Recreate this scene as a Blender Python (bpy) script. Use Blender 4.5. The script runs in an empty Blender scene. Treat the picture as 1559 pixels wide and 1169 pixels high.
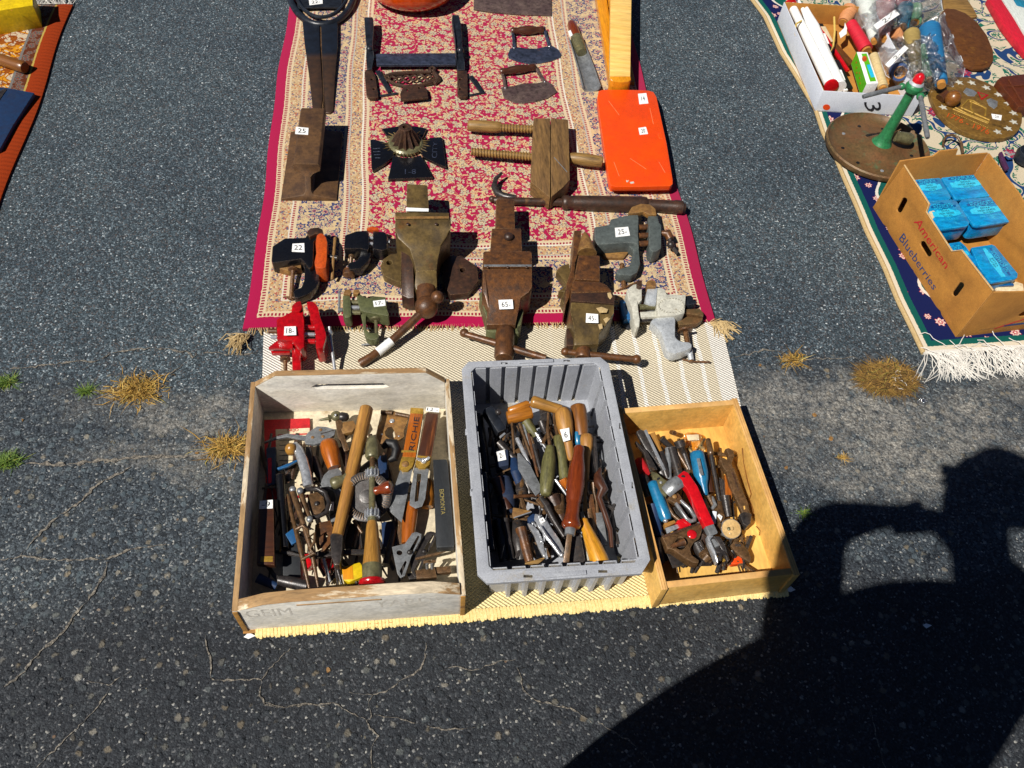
import bpy, bmesh, math, random
from mathutils import Vector, Matrix
from mathutils.geometry import tessellate_polygon
random.seed(7)
rnd = random.uniform
SC = bpy.context.scene
COL = SC.collection
rad = math.radians

# ------------------------------------------------------------------ camera, sky, sun, exposure
PW, PH, FOC, CAMZ = 1559, 1169, 1240.0, 1.5
PITCH, ROLL, YAW = rad(54.2), rad(6.3), rad(-9.6)

def _ray(px, py):
    x, y = px - PW / 2, -(py - PH / 2)
    c, s = math.cos(ROLL), math.sin(ROLL)
    x, y = c * x - s * y, s * x + c * y
    cp, sp = math.cos(PITCH), math.sin(PITCH)
    v = (x, y * sp + FOC * cp, y * cp - FOC * sp)
    c, s = math.cos(YAW), math.sin(YAW)
    return Vector((c * v[0] - s * v[1], s * v[0] + c * v[1], v[2]))

def P(px, py, z=0.0):
    """world point seen at photo position (px, py) lying at height z"""
    d = _ray(px, py)
    return Vector((0, 0, CAMZ)) + d * ((z - CAMZ) / d.z)

def mpp(px, py, z=0.0):
    """metres that one photo pixel spans there"""
    return (P(px, py, z) - Vector((0, 0, CAMZ))).length / math.sqrt(FOC**2 + (px - PW / 2)**2 + (py - PH / 2)**2)

cam = bpy.data.cameras.new('camera'); cam.sensor_width = 36; cam.sensor_fit = 'HORIZONTAL'
cam.lens = FOC / PW * 36; cam.clip_start = 0.02; cam.clip_end = 200
camo = bpy.data.objects.new('camera', cam); COL.objects.link(camo)
_f = _ray(PW / 2, PH / 2).normalized()
_r = (_ray(PW / 2 + 100, PH / 2) - _ray(PW / 2, PH / 2)).normalized()
_u = _r.cross(_f).normalized()
camo.matrix_world = Matrix(((_r.x, _u.x, -_f.x, 0), (_r.y, _u.y, -_f.y, 0), (_r.z, _u.z, -_f.z, CAMZ), (0, 0, 0, 1)))
SC.camera = camo

SUN_DIR = _ray(1372, 790).normalized()            # direction the sunlight travels
SUN_EL = math.asin(-SUN_DIR.z)
SUN_AZ = math.atan2(-SUN_DIR.x, -SUN_DIR.y)        # towards the sun, clockwise from +Y
world = bpy.data.worlds.new('World'); SC.world = world; world.use_nodes = True
wn = world.node_tree.nodes; wl = world.node_tree.links
sky = wn.new('ShaderNodeTexSky'); sky.sky_type = 'NISHITA'; sky.sun_disc = False
sky.sun_elevation = SUN_EL; sky.sun_rotation = SUN_AZ; sky.air_density = .33; sky.dust_density = 0; sky.ozone_density = 3; sky.altitude = 300
wn['Background'].inputs['Strength'].default_value = 0.05
wl.new(sky.outputs[0], wn['Background'].inputs['Color'])
sun = bpy.data.lights.new('sun', 'SUN'); sun.energy = 5.0; sun.angle = rad(0.53); sun.color = (1.0, 0.955, 0.88)
suno = bpy.data.objects.new('sun', sun); COL.objects.link(suno)
suno.rotation_euler = (-SUN_DIR).to_track_quat('Z', 'Y').to_euler(); suno.location = (-3, -2, 6)
vs = SC.view_settings
vs.view_transform = 'Standard'; vs.look = 'None'; vs.exposure = 0.3; vs.gamma = 1; vs.use_curve_mapping = False
SC.cycles.max_bounces = 6; SC.cycles.transparent_max_bounces = 12

# ------------------------------------------------------------------ materials
def hx(s, k=1.0):
    def lin(c):
        c /= 255
        return (c / 12.92 if c <= 0.04045 else ((c + 0.055) / 1.055) ** 2.4) * k
    return (lin(int(s[0:2], 16)), lin(int(s[2:4], 16)), lin(int(s[4:6], 16)), 1)

class NT:
    def __init__(s, name):
        s.m = bpy.data.materials.new(name); s.m.use_nodes = True
        s.n = s.m.node_tree.nodes; s.l = s.m.node_tree.links; s.b = s.n['Principled BSDF']
    def new(s, t, **k):
        n = s.n.new(t)
        for a, v in k.items(): setattr(n, a, v)
        return n
    def put(s, sock, v):
        if isinstance(v, bpy.types.NodeSocket): s.l.new(v, sock)
        else: sock.default_value = v
    def math(s, op, a, b=0.0, c=None, clamp=False):
        n = s.new('ShaderNodeMath', operation=op, use_clamp=clamp)
        s.put(n.inputs[0], a); s.put(n.inputs[1], b)
        if c is not None: s.put(n.inputs[2], c)
        return n.outputs[0]
    def mix(s, f, a, b, blend='MIX'):
        n = s.new('ShaderNodeMix', data_type='RGBA', blend_type=blend)
        s.put(n.inputs[0], f); s.put(n.inputs[6], a); s.put(n.inputs[7], b)
        return n.outputs[2]
    def noise(s, vec, sc, det=5, ro=.6, dist=0.0, out=0):
        n = s.new('ShaderNodeTexNoise'); s.put(n.inputs['Vector'], vec)
        n.inputs['Scale'].default_value = sc; n.inputs['Detail'].default_value = det
        n.inputs['Roughness'].default_value = ro; n.inputs['Distortion'].default_value = dist
        return n.outputs[out]
    def vor(s, vec, sc, feat='F1', rnd_=1.0):
        n = s.new('ShaderNodeTexVoronoi', feature=feat); s.put(n.inputs['Vector'], vec)
        n.inputs['Scale'].default_value = sc; n.inputs['Randomness'].default_value = rnd_
        return n
    def ramp(s, f, stops, mode='LINEAR'):
        n = s.new('ShaderNodeValToRGB'); r = n.color_ramp; r.interpolation = mode; s.put(n.inputs[0], f)
        while len(r.elements) < len(stops): r.elements.new(0.5)
        for e, (p, c) in zip(r.elements, stops):
            e.position = p; e.color = c if len(c) == 4 else (*c, 1)
        return n.outputs[0]
    def step(s, f, a, b):
        n = s.new('ShaderNodeMapRange', interpolation_type='SMOOTHSTEP'); s.put(n.inputs[0], f)
        n.inputs[1].default_value = a; n.inputs[2].default_value = b
        return n.outputs[0]
    def bump(s, hgt, st=.3, dist=.002, nrm=None):
        n = s.new('ShaderNodeBump'); n.inputs['Strength'].default_value = st; n.inputs['Distance'].default_value = dist
        s.put(n.inputs['Height'], hgt)
        if nrm is not None: s.l.new(nrm, n.inputs['Normal'])
        return n.outputs[0]
    def xyz(s, vec):
        n = s.new('ShaderNodeSeparateXYZ'); s.put(n.inputs[0], vec); return n.outputs
    def vmath(s, op, a, b):
        n = s.new('ShaderNodeVectorMath', operation=op); s.put(n.inputs[0], a); s.put(n.inputs[1], b)
        return n.outputs[0]
    def fin(s, col, r, bump=None, m=0.0):
        s.put(s.b.inputs['Base Color'], col); s.put(s.b.inputs['Roughness'], r); s.b.inputs['Metallic'].default_value = m
        if bump is not None: s.l.new(bump, s.b.inputs['Normal'])
        return s.m

MATS = {}
def mk(name, c1, c2=None, c3=None, s=60, r=.5, m=0.0, b=.25, st=(1, 1, 1), th=.58, coat=0.0, fine=8, w=.12, spec=None, ew=None, ea=.8, mc=.35):
    """worn surface: c1/c2 mottled at scale s, patches of c3 (rust, chips, dirt) above th, grain stretched by st"""
    c2 = c2 or c1
    t = NT(name)
    tc = t.new('ShaderNodeTexCoord').outputs['Object']
    oi = t.new('ShaderNodeObjectInfo').outputs['Random']
    v = t.vmath('ADD', tc, t.vmath('SCALE', (1, 1, 1), (0, 0, 0))) if False else tc
    mp = t.new('ShaderNodeMapping'); t.l.new(v, mp.inputs[0]); mp.inputs['Scale'].default_value = st
    off = t.new('ShaderNodeCombineXYZ')
    for i in range(3): t.l.new(t.math('MULTIPLY', oi, 7.3 + i * 3.1), off.inputs[i])
    t.l.new(off.outputs[0], mp.inputs['Location'])
    v = mp.outputs[0]
    n1 = t.noise(v, s, 6, .62)
    col = t.ramp(n1, [(.33, hx(c1)), (.67, hx(c2))])
    n3 = t.noise(v, s * fine, 3, .6)
    if c3:
        n2 = t.noise(v, s * .45, 9, .72)
        col = t.mix(t.step(n2, th, th + w), col, hx(c3))
    k = t.ramp(n3, [(.25, (.72, .72, .72)), (.75, (1.15, 1.15, 1.15))])
    col = t.mix(1.0, col, k, 'MULTIPLY')
    nm_ = t.noise(v, s * 2.7, 5, .72)
    col = t.mix(1.0, col, t.ramp(nm_, [(.3, (1 - .62 * mc,) * 3), (.5, (1, 1, 1)), (.72, (1 + .5 * mc,) * 3)]), 'MULTIPLY')
    if ew:
        bv = t.new('ShaderNodeBevel'); bv.samples = 4; bv.inputs['Radius'].default_value = .0022
        dp = t.new('ShaderNodeVectorMath', operation='DOT_PRODUCT'); t.l.new(bv.outputs[0], dp.inputs[0]); t.l.new(t.new('ShaderNodeNewGeometry').outputs['Normal'], dp.inputs[1])
        em = t.step(t.math('SUBTRACT', 1.0, dp.outputs['Value']), .015, .14)
        col = t.mix(t.math('MULTIPLY', t.math('MULTIPLY', em, t.step(n3, .38, .6)), ea), col, hx(ew))
    rr = t.math('ADD', t.math('MULTIPLY', t.math('SUBTRACT', n1, .5), .45), r, clamp=True)
    hgt = t.math('ADD', t.math('MULTIPLY', n1, .6), t.math('MULTIPLY', n3, .4))
    t.fin(col, rr, t.bump(hgt, b, .0012), m)
    if coat: t.b.inputs['Coat Weight'].default_value = coat; t.b.inputs['Coat Roughness'].default_value = .12
    if spec is not None: t.b.inputs['Specular IOR Level'].default_value = spec
    MATS[name] = t.m
    return t.m

mk('rust_brown', '6c4526', '3e291c', '85572a', s=55, r=.4, m=.12, b=.7, fine=6, ew='a8845c', mc=0.6)
mk('rust_olive', '6e5a34', '443620', '66401f', s=24, r=.4, m=.12, b=.6, fine=10, ew='a08a5c', mc=0.6)
mk('rust_dark', '4c3428', '2c201a', '684a2c', s=60, r=.4, m=.12, b=.6, ew='8a6c50', mc=0.6)
mk('rust_light', '96703c', '6b4a2a', 'a8702e', s=60, r=.55, m=.1, b=.6, ew='b89868', mc=0.6)
mk('rail_rust', '66492c', '422c1c', '74502a', s=30, r=.6, m=.1, b=.8, fine=12, ew='8a6c44', mc=0.6)
mk('black_iron', '262b34', '15181e', '44342a', s=40, r=.36, m=.1, b=.4, th=.62, ew='5c5c60', mc=1.0)
mk('black_paint', '101116', '0a0a0d', '4a4038', s=60, r=.3, m=0, b=.25, th=.68, coat=.3, ew='6a5a4c', mc=.6)
mk('iron_blue', '40465a', '282e3c', '5c463c', s=30, r=.36, m=.25, b=.35, th=.62, ew='7c8494', mc=1.0)
mk('iron_mauve', '665650', '4a3a3a', '7c5a48', s=30, r=.42, m=.2, b=.45, ew='948478', mc=1.0)
mk('steel_grey', '8e9194', '6c6e70', '5e5044', s=60, r=.32, m=.35, b=.3, th=.6, ew='b4b6b8', mc=0.45)
mk('steel_bright', 'd0d3d6', 'b0b3b8', '7a726a', s=60, r=.22, m=.6, b=.12, th=.66, mc=.6)
mk('steel_dark', '403a38', '262424', '5c4632', s=70, r=.34, m=.2, b=.4, ew='7c7670', mc=1.0)
mk('steel_brown', '6e5238', '48351f', '86623a', s=80, r=.36, m=.2, b=.4, ew='9c8468', mc=1.0)
mk('chrome', 'e0e2e4', 'c8cace', s=40, r=.2, m=.7, b=.06, mc=.6)
mk('brass', 'b8913c', '94742e', '5a4a2a', s=60, r=.32, m=.35, b=.2, mc=.6)
mk('brass_green', '757050', '55513a', '8a7a4c', s=70, r=.36, m=.2, b=.35, mc=.6)
mk('bronze', '80602a', '63471c', '4c3818', s=40, r=.45, m=.15, b=.5, ew='a8864c', mc=0.6)
mk('bronze_red', '70441c', '5a3416', '85591f', s=50, r=.55, m=.3, b=.7, mc=0.6)
mk('red_paint', 'b40c14', '960a10', '3c0e10', s=45, r=.24, m=0, b=.4, th=.63, coat=.6, ew='6a3028', mc=.6)
mk('red_gloss', 'c8141c', 'b80f18', s=30, r=.2, m=0, b=.08, coat=.5)
mk('orange_paint', 'c9541a', 'b04414', '3a241c', s=50, r=.4, b=.35, th=.6, ew='5a4438', mc=.6)
mk('olive_paint', '5f6240', '4c5034', '8a8468', s=50, r=.5, m=.1, b=.35, th=.63, ew='9a9678', mc=0.6)
mk('grey_paint', '59615f', '474d4c', '3a342c', s=40, r=.55, m=.1, b=.35, th=.62, ew='8a8c84', mc=0.6)
mk('white_enamel', 'c9c7ba', 'aeaca0', '7a6a4c', s=55, r=.5, b=.4, th=.6, ew='84745c', mc=0.45)
mk('silver_paint', 'cfd3d6', 'b4b9be', '8c8478', s=40, r=.38, m=.35, b=.3, th=.68, mc=0.45)
mk('green_paint', '2f7a4a', '266a40', '5a5a34', s=45, r=.36, b=.3, th=.6, coat=.2, ew='7a8a5c', mc=.6)
mk('green_rust', '5e4c30', '6c482a', '4a6244', s=20, r=.5, m=.15, b=.5, th=.54, ew='9c8458', mc=.4)
mk('blue_paint', '1d5a8c', '174a78', '3a3a40', s=60, r=.4, b=.25, th=.66, ew='6c7c88')
mk('case_orange', 'e84c0a', 'de4208', 'c8541e', s=16, r=.4, b=.2, fine=30, coat=.08, th=.6, w=.25, ew='f08050', mc=.12)
mk('glaze_orange', 'c4480c', 'a83808', '7a2406', s=14, r=.1, b=.06, coat=.8, th=.62)
G = (.09, 1, 1)
mk('wood_hammer', 'b0803c', '8a5c28', '6a4420', s=110, r=.5, b=.3, st=G, mc=.6)
mk('wood_orange', 'aa5c18', '884614', '6e3812', s=90, r=.28, b=.2, st=G, coat=.35, ew='d08c44', mc=.6)
mk('wood_yellow', 'cf9528', 'b87a1e', '8a5518', s=80, r=.3, b=.2, st=G, coat=.35, mc=.6)
mk('wood_red', '7c3512', '64280e', '441a0c', s=80, r=.24, b=.15, st=G, coat=.5, ew='a85a38', mc=.6)
mk('wood_dark', '4a2a1a', '3a2016', '6a3c20', s=80, r=.34, b=.2, st=G, coat=.3, ew='8a6848', mc=.6)
mk('wood_tan', '8f6e3c', '765829', '5a4222', s=100, r=.55, b=.35, st=G, mc=1.0)
mk('wood_clamp', '7a5c34', '64492a', '46341f', s=60, r=.6, b=.45, st=(1, .12, 1), ew='a0845c', mc=1.0)
mk('wood_pale', 'f0c878', 'e2b35c', 'd09a40', s=50, r=.36, b=.12, st=(1, .08, 1), coat=.25, th=.66)
mk('wood_amber', 'd8901c', 'c47c14', 'a86410', s=50, r=.34, b=.12, st=(1, .08, 1), coat=.25)
mk('green_handle', '68643c', '504e2c', '80683c', s=90, r=.5, b=.3, st=(.3, 1, 1), th=.6, mc=1.0)
mk('blue_handle', '1f7099', '1a648c', '6a7478', s=50, r=.3, b=.12, th=.7, coat=.2)
mk('blue_dark', '1c3558', '16294a', '2a3240', s=50, r=.5, b=.2)
mk('crate_white', 'e4e0d6', 'cec8ba', '9a7c5a', s=28, r=.75, b=.6, st=(.5, 1, 1), th=.68, w=.05, ew='c0ac90')
mk('crate_wood', 'a8875c', '8d6b44', 'cbbba0', s=40, r=.8, b=.6, st=(.2, 1, 1), th=.52, w=.06, mc=.6)
mk('crate_raw', 'b98a42', '9a6c30', '77502a', s=60, r=.7, b=.4, st=(.2, 1, 1), mc=.6)
mk('ply_face', 'e0b464', 'd0a050', 'b8823c', s=16, r=.45, b=.2, st=(1, .25, 1), th=.6, w=.2, coat=.15, ew='f0cc88')
mk('ply_edge', 'dcb070', 'c08c4c', '94643a', s=120, r=.65, b=.35, st=(.06, .06, 1))
mk('plastic_grey', 'a2a5ab', '979aa2', '9c927e', s=20, r=.36, b=.12, fine=20, th=.57, w=.16, ew='bcbec2', mc=.2)
mk('cardboard', 'b27a30', 'a26c28', '8a5c2c', s=18, r=.85, b=.15, fine=30, th=.68, w=.2, ew='c89c60', mc=.2)
mk('card_white', 'd4d8e0', 'ccd0da', s=20, r=.6, b=.08, fine=20, mc=.08)
mk('paper', 'eeeeec', 'e4e4e2', s=30, r=.7, b=.06, mc=.08)
mk('paper_red', 'c81e26', 'b41820', s=30, r=.6, b=.06)
mk('cream_card', 'd8c8a8', 'c8b896', s=30, r=.7, b=.06)
mk('ink', '1a1a24', '14141c', s=30, r=.6, b=0)
mk('ink_red', 'c01c26', 'b01822', s=30, r=.6, b=0)
mk('ink_blue', '2c4470', '263c68', s=30, r=.6, b=0)
mk('ink_gold', '9a8a50', '84763f', s=30, r=.5, b=0)
mk('tin_blue', '0d8fc4', '0a6fae', '35b4dc', s=38, r=.3, b=.1, st=(.5, 1, 1), th=.6, coat=.3, ew='58c4e4', mc=.6)
mk('tin_dark', '0a5a98', '084c88', s=60, r=.3, b=0, coat=.3)
mk('tin_pale', '2fc0e4', '20b0da', s=60, r=.3, b=0, coat=.3)
mk('stone_black', '26292d', '1d2024', '3a342c', s=40, r=.5, b=.2, th=.66, ew='55585a')
mk('leather', '5c2c14', '482010', '6e3818', s=60, r=.4, b=.4, ew='8a5434')
mk('rubber_black', '101014', '0a0a0c', s=60, r=.55, b=.15)
mk('cloth_navy', '16223a', '1a2a46', s=40, r=.8, b=.2)
mk('yellow_card', 'e0c010', 'd0b008', 'b89808', s=15, r=.45, b=.06, th=.66)
mk('orange_scuff', 'f09060', 'd87040', s=60, r=.6, b=0)
mk('card_edge', 'd0b080', 'b8945c', s=300, r=.9, b=.6)
mk('edge_highlight', 'dfe4e8', 'd0d6dc', s=30, r=.2, b=0)  # pale opaque tone painting the highlights on clear bag edges
mk('string_white', 'd8d4cc', 'c8c4bc', s=300, r=.9, b=.2)
mk('fringe_tan', 'bfa678', 'a88e60', s=200, r=.9, b=.3)
mk('jute_loop', 'f0d898', 'dcc07c', s=200, r=.9, b=.5)
mk('match_green', '5cb414', '54a810', 'd8c020', s=40, r=.5, b=0, th=.62)
mk('wood_tan2', 'a87a36', '8a6028', '5e4524', s=90, r=.36, b=.3, st=G, coat=.2, mc=.6)
mk('wood_amber2', 'b06e22', '8e5618', '7c4814', s=80, r=.35, b=.4, st=G, coat=.2, mc=.6)
mk('wood_dark2', '80501f', '6c4018', '94602a', s=80, r=.35, b=.2, st=G, coat=.2, mc=.6)
mk('crate_floor', 'd2c6ac', 'c0b296', '9a8460', s=20, r=.8, b=.3, th=.6)
mk('crate_stamp', 'dad4c8', 'c8c1b3', s=28, r=.8, b=.3)
mk('stain', '7a4a16', '6a3e10', s=60, r=.6, b=0)
mk('tape_face', 'c8a874', 'b8945c', '7a5c34', s=30, r=.4, b=.1, th=.66)
mk('string_white2', 'd8b860', 'c8a850', s=200, r=.7, b=.2)
mk('cloth_purple', '4a1c4a', '3a163c', s=60, r=.7, b=.2)
mk('skin', 'c08a6a', 'b27c5e', s=40, r=.5, b=.05)
mk('shirt', '2c3a55', '243048', s=80, r=.85, b=.3)
mk('trousers', '3a3a40', '303036', s=80, r=.85, b=.3)
mk('hair', '2a1c14', '1e140e', s=120, r=.6, b=.4)
for nm, a_, b_ in (('thread_white', 'd0d4ce', 'b8beb8'), ('thread_pink', 'd8a8a4', 'c49490'), ('thread_red', 'cc1830', 'b01026'), ('thread_teal', '1a7c9c', '126480'),
                   ('thread_blue', '1c6c9c', '155a88'), ('thread_tan', 'a08a50', '88733e'), ('thread_green', '7ab488', '60986c'), ('thread_peach', 'c88a5c', 'b47648'), ('thread_cream', 'cdb88a', 'b8a272')):
    mk(nm, a_, b_, s=220, r=.6, b=.8, st=(1, .15, .15))

def strap():
    t = NT('strap_iron'); v = t.new('ShaderNodeTexCoord').outputs['Object']; y = t.xyz(v)[1]
    n = t.noise(v, 45, 6, .65)
    k = t.step(t.math('ADD', y, t.math('MULTIPLY', n, .03)), .045, .075)
    rust = t.ramp(n, [(.3, hx('2c2420')), (.7, hx('4c3526'))])
    col = t.mix(k, rust, t.ramp(n, [(.3, hx('14181f')), (.7, hx('1e2634'))]))
    MATS['strap_iron'] = t.fin(col, .5, t.bump(n, .4, .0012), .35)
strap()

def glassy(name, col, alpha, r=.1, veil=.13):
    t = NT(name)
    lw = t.new('ShaderNodeLayerWeight'); lw.inputs[0].default_value = .35
    tr = t.new('ShaderNodeBsdfTransparent'); tr.inputs[0].default_value = hx(col)
    gl = t.new('ShaderNodeBsdfGlossy'); gl.inputs['Roughness'].default_value = r
    tc = t.new('ShaderNodeTexCoord').outputs['Object']
    t.l.new(t.bump(t.noise(tc, 45, 3, .5, 1.5), 1.0, .03), gl.inputs['Normal'])
    mx = t.new('ShaderNodeMixShader')
    t.l.new(t.math('ADD', t.math('MULTIPLY', lw.outputs['Facing'], .45), alpha, clamp=True), mx.inputs[0])
    t.l.new(tr.outputs[0], mx.inputs[1]); t.l.new(gl.outputs[0], mx.inputs[2])
    df = t.new('ShaderNodeBsdfDiffuse'); df.inputs[0].default_value = hx(col); m2 = t.new('ShaderNodeMixShader')
    t.l.new(t.math('MULTIPLY', t.step(t.noise(tc, 26, 4, .6, 1.0), .42, .7), veil), m2.inputs[0])
    t.l.new(mx.outputs[0], m2.inputs[1]); t.l.new(df.outputs[0], m2.inputs[2])
    t.l.new(m2.outputs[0], t.n['Material Output'].inputs[0]); MATS[name] = t.m
glassy('clear_plastic', 'f4f6f8', .28, r=.13, veil=.16)
glassy('amber_plastic', 'fadc9a', .10, veil=.5)
glassy('yellow_plastic', 'f0c814', .12)

# ------------------------------------------------------------------ mesh building
WM = {}                                            # world matrix of every object made here
class MB:
    def __init__(s): s.v = []; s.f = []; s.ax = None
    def add(s, vs_, fs):
        b = len(s.v); s.v += [Vector(v) for v in vs_]; s.f += [[i + b for i in f] for f in fs]; return s
    def prism(s, top, bot):
        n = len(top)
        a = sum((top[i].x * top[(i + 1) % n].y - top[(i + 1) % n].x * top[i].y) for i in range(n))
        if a < 0: top = top[::-1]; bot = bot[::-1]
        return s.add(list(top) + list(bot), [list(range(n)), list(range(2 * n - 1, n - 1, -1))] +
                     [[i, i + n, (i + 1) % n + n, (i + 1) % n] for i in range(n)])
    def slab(s, poly, z, t=.004, zb=None):
        top = [P(q[0], q[1], q[2] if len(q) > 2 else z) for q in poly]
        bot = [Vector((p.x, p.y, zb if zb is not None else p.z - t)) for p in top]
        return s.prism(top, bot)
    def slabh(s, loops, z, t=.004):
        """slab with holes: loops[0] outer, others holes, photo pixels"""
        L = []
        for k, lp in enumerate(loops):
            q = [P(a[0], a[1], a[2] if len(a) > 2 else z) for a in lp]
            ar = sum(q[i].x * q[(i + 1) % len(q)].y - q[(i + 1) % len(q)].x * q[i].y for i in range(len(q)))
            if (ar < 0) == (k == 0): q = q[::-1]
            L.append(q)
        return s.holed(L, Vector((0, 0, -t)))
    def holed(s, L, ext):
        flat = [p for q in L for p in q]; n = len(flat)
        nrm = -ext.normalized()
        tris = []
        ez = nrm; ex = (Vector((1, 0, 0)) if abs(ez.x) < .9 else Vector((0, 1, 0))); ex = (ex - ez * ex.dot(ez)).normalized(); ey = ez.cross(ex)
        flat2 = [[Vector((p.dot(ex), p.dot(ey), 0)) for p in q] for q in L]
        for a, b, c in tessellate_polygon(flat2):
            f2 = [q for w in flat2 for q in w]
            if (f2[b] - f2[a]).cross(f2[c] - f2[a]).z < 0: b, c = c, b
            tris.append([a, b, c])
        fs = tris + [[c + n, b + n, a + n] for a, b, c in tris]
        o = 0
        for q in L:
            m = len(q)
            for i in range(m):
                j = (i + 1) % m; fs.append([o + i, o + i + n, o + j + n, o + j])
            o += m
        return s.add(flat + [p + ext for p in flat], fs)
    def loft(s, pts, secs, closed=False):
        """pts world points, secs per point list of (side, up) offsets"""
        n = len(pts); m = len(secs[0]); vv = []
        for i, p in enumerate(pts):
            a = pts[max(i - 1, 0)] if not closed else pts[i - 1]; c = pts[min(i + 1, n - 1)] if not closed else pts[(i + 1) % n]
            t = (c - a)
            t = t.normalized() if t.length > 1e-9 else Vector((1, 0, 0))
            up = Vector((0, 0, 1)) if abs(t.z) < .93 else Vector((0, 1, 0))
            sd = t.cross(up).normalized(); up = sd.cross(t)
            vv += [p + sd * x + up * y for x, y in secs[i]]
        fs = []
        for i in range(n if closed else n - 1):
            k = (i + 1) % n
            for j in range(m):
                l = (j + 1) % m; fs.append([i * m + j, k * m + j, k * m + l, i * m + l])
        if not closed: fs += [list(range(m)), list(range(n * m - 1, (n - 1) * m - 1, -1))]
        if s.ax is None and (pts[-1] - pts[0]).length > 1e-6: s.ax = (pts[-1] - pts[0])
        return s.add(vv, fs)
    def tube(s, pts, r, n=12, sq=1.0, closed=False):
        rs = r if isinstance(r, (list, tuple)) else [r] * len(pts)
        cs = [(math.cos(2 * math.pi * k / n), math.sin(2 * math.pi * k / n)) for k in range(n)]
        return s.loft(pts, [[(c * q, d * q * sq) for c, d in cs] for q in rs], closed)
    def rod(s, pp, r, n=12, sq=1.0):
        """tube through photo pixels+height, radius in photo pixels"""
        rs = r if isinstance(r, (list, tuple)) else [r] * len(pp)
        return s.tube([P(*q) for q in pp], [q * mpp(*p) for p, q in zip(pp, rs)], n, sq)
    def bar(s, pp, w, t=.003):
        """flat bar through photo pixels, full width w in pixels, thickness t in metres"""
        ws = w if isinstance(w, (list, tuple)) else [w] * len(pp)
        pts = [P(*q) for q in pp]
        return s.loft(pts, [[(-q * mpp(*p) / 2, -t / 2), (q * mpp(*p) / 2, -t / 2), (q * mpp(*p) / 2, t / 2), (-q * mpp(*p) / 2, t / 2)] for p, q in zip(pp, ws)])
    def turn(s, a, b, prof, n=16, k=1.0):
        """turned piece between two photo pixels; prof = (t, radius px)"""
        A, B = P(*a), P(*b); q = (mpp(*a) + mpp(*b)) / 2 * k
        return s.tube([A.lerp(B, t) for t, _ in prof], [max(r, .02) * q for _, r in prof], n)
    def lathe(s, c, axis, prof, n=24):
        """prof = (radius, height along axis) in metres"""
        ez = Vector(axis).normalized(); ex = Vector((1, 0, 0)) if abs(ez.x) < .9 else Vector((0, 1, 0))
        ex = (ex - ez * ex.dot(ez)).normalized(); ey = ez.cross(ex); vv = []
        for r, hh in prof:
            r = max(r, 1e-5)
            vv += [c + ez * hh + (ex * math.cos(2 * math.pi * k / n) + ey * math.sin(2 * math.pi * k / n)) * r for k in range(n)]
        m = len(prof); fs = []
        for i in range(m - 1):
            for k in range(n):
                l = (k + 1) % n; fs.append([i * n + k, i * n + l, (i + 1) * n + l, (i + 1) * n + k])
        fs += [list(range(n - 1, -1, -1)), list(range((m - 1) * n, m * n))]
        return s.add(vv, fs)
    def ball(s, q, r, sq=1.0, n=16):
        c = P(*q); r = r * mpp(*q)
        return s.lathe(c, (0, 0, 1), [(r * math.sin(math.pi * i / 8), -r * sq * math.cos(math.pi * i / 8)) for i in range(9)], n)
    def box(s, c, d, rz=0.0, axis=None):
        x, y, z = d[0] / 2, d[1] / 2, d[2] / 2; R = Matrix.Rotation(rz, 3, 'Z') if axis is None else axis
        vv = [Vector(c) + R @ Vector((a * x, b * y, e * z)) for e in (-1, 1) for a, b in ((-1, -1), (1, -1), (1, 1), (-1, 1))]
        return s.add(vv, [[3, 2, 1, 0], [4, 5, 6, 7], [0, 1, 5, 4], [1, 2, 6, 5], [2, 3, 7, 6], [3, 0, 4, 7]])
    def build(s, name, mat, parent=None, bev=0.0, seg=2, ang=40, lb=None, ct=None, gp=None, kind=None, org=None, rot=True, uv=None, wrld=False):
        me = bpy.data.meshes.new(name)
        lo = Vector([min(v[i] for v in s.v) for i in range(3)]); hi = Vector([max(v[i] for v in s.v) for i in range(3)])
        o3 = Vector(org) if org is not None else Vector(((lo.x + hi.x) / 2, (lo.y + hi.y) / 2, lo.z))
        M0 = Matrix.Translation(o3)
        if rot and s.ax is not None and s.ax.length > 0:
            x = s.ax.normalized(); up = Vector((0, 0, 1)) if abs(x.z) < .93 else Vector((0, 1, 0))
            y = up.cross(x).normalized(); z = x.cross(y)
            M0 = M0 @ Matrix((x, y, z)).transposed().to_4x4()
        inv = M0.inverted()
        me.from_pydata([inv @ v for v in s.v], [], s.f)
        if uv:
            ul = me.uv_layers.new(name='UVMap')
            for lp in me.loops: ul.data[lp.index].uv = uv[lp.vertex_index]
        if bev or not uv:
            bm = bmesh.new(); bm.from_mesh(me)
            bmesh.ops.recalc_face_normals(bm, faces=bm.faces)
            if bev:
                ed = [e for e in bm.edges if len(e.link_faces) == 2 and e.calc_face_angle(0) > rad(32)]
                if ed: bmesh.ops.bevel(bm, geom=ed, offset=bev, offset_type='OFFSET', segments=seg, profile=.6, affect='EDGES', clamp_overlap=True)
            bm.to_mesh(me); bm.free()
        for p in me.polygons: p.use_smooth = True
        me.set_sharp_from_angle(angle=rad(ang))
        me.materials.append(MATS[mat] if isinstance(mat, str) else mat)
        o = bpy.data.objects.new(name, me); COL.objects.link(o)
        WM[o.name] = M0
        if parent is not None:
            o.parent = parent; o.matrix_basis = WM[parent.name].inverted() @ M0
        else: o.matrix_basis = M0
        tag(o, lb, ct, gp, kind)
        return o

def tag(o, lb=None, ct=None, gp=None, kind=None):
    if lb: o['label'] = lb
    if ct: o['category'] = ct
    if gp: o['group'] = gp
    if kind: o['kind'] = kind
    return o

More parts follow.
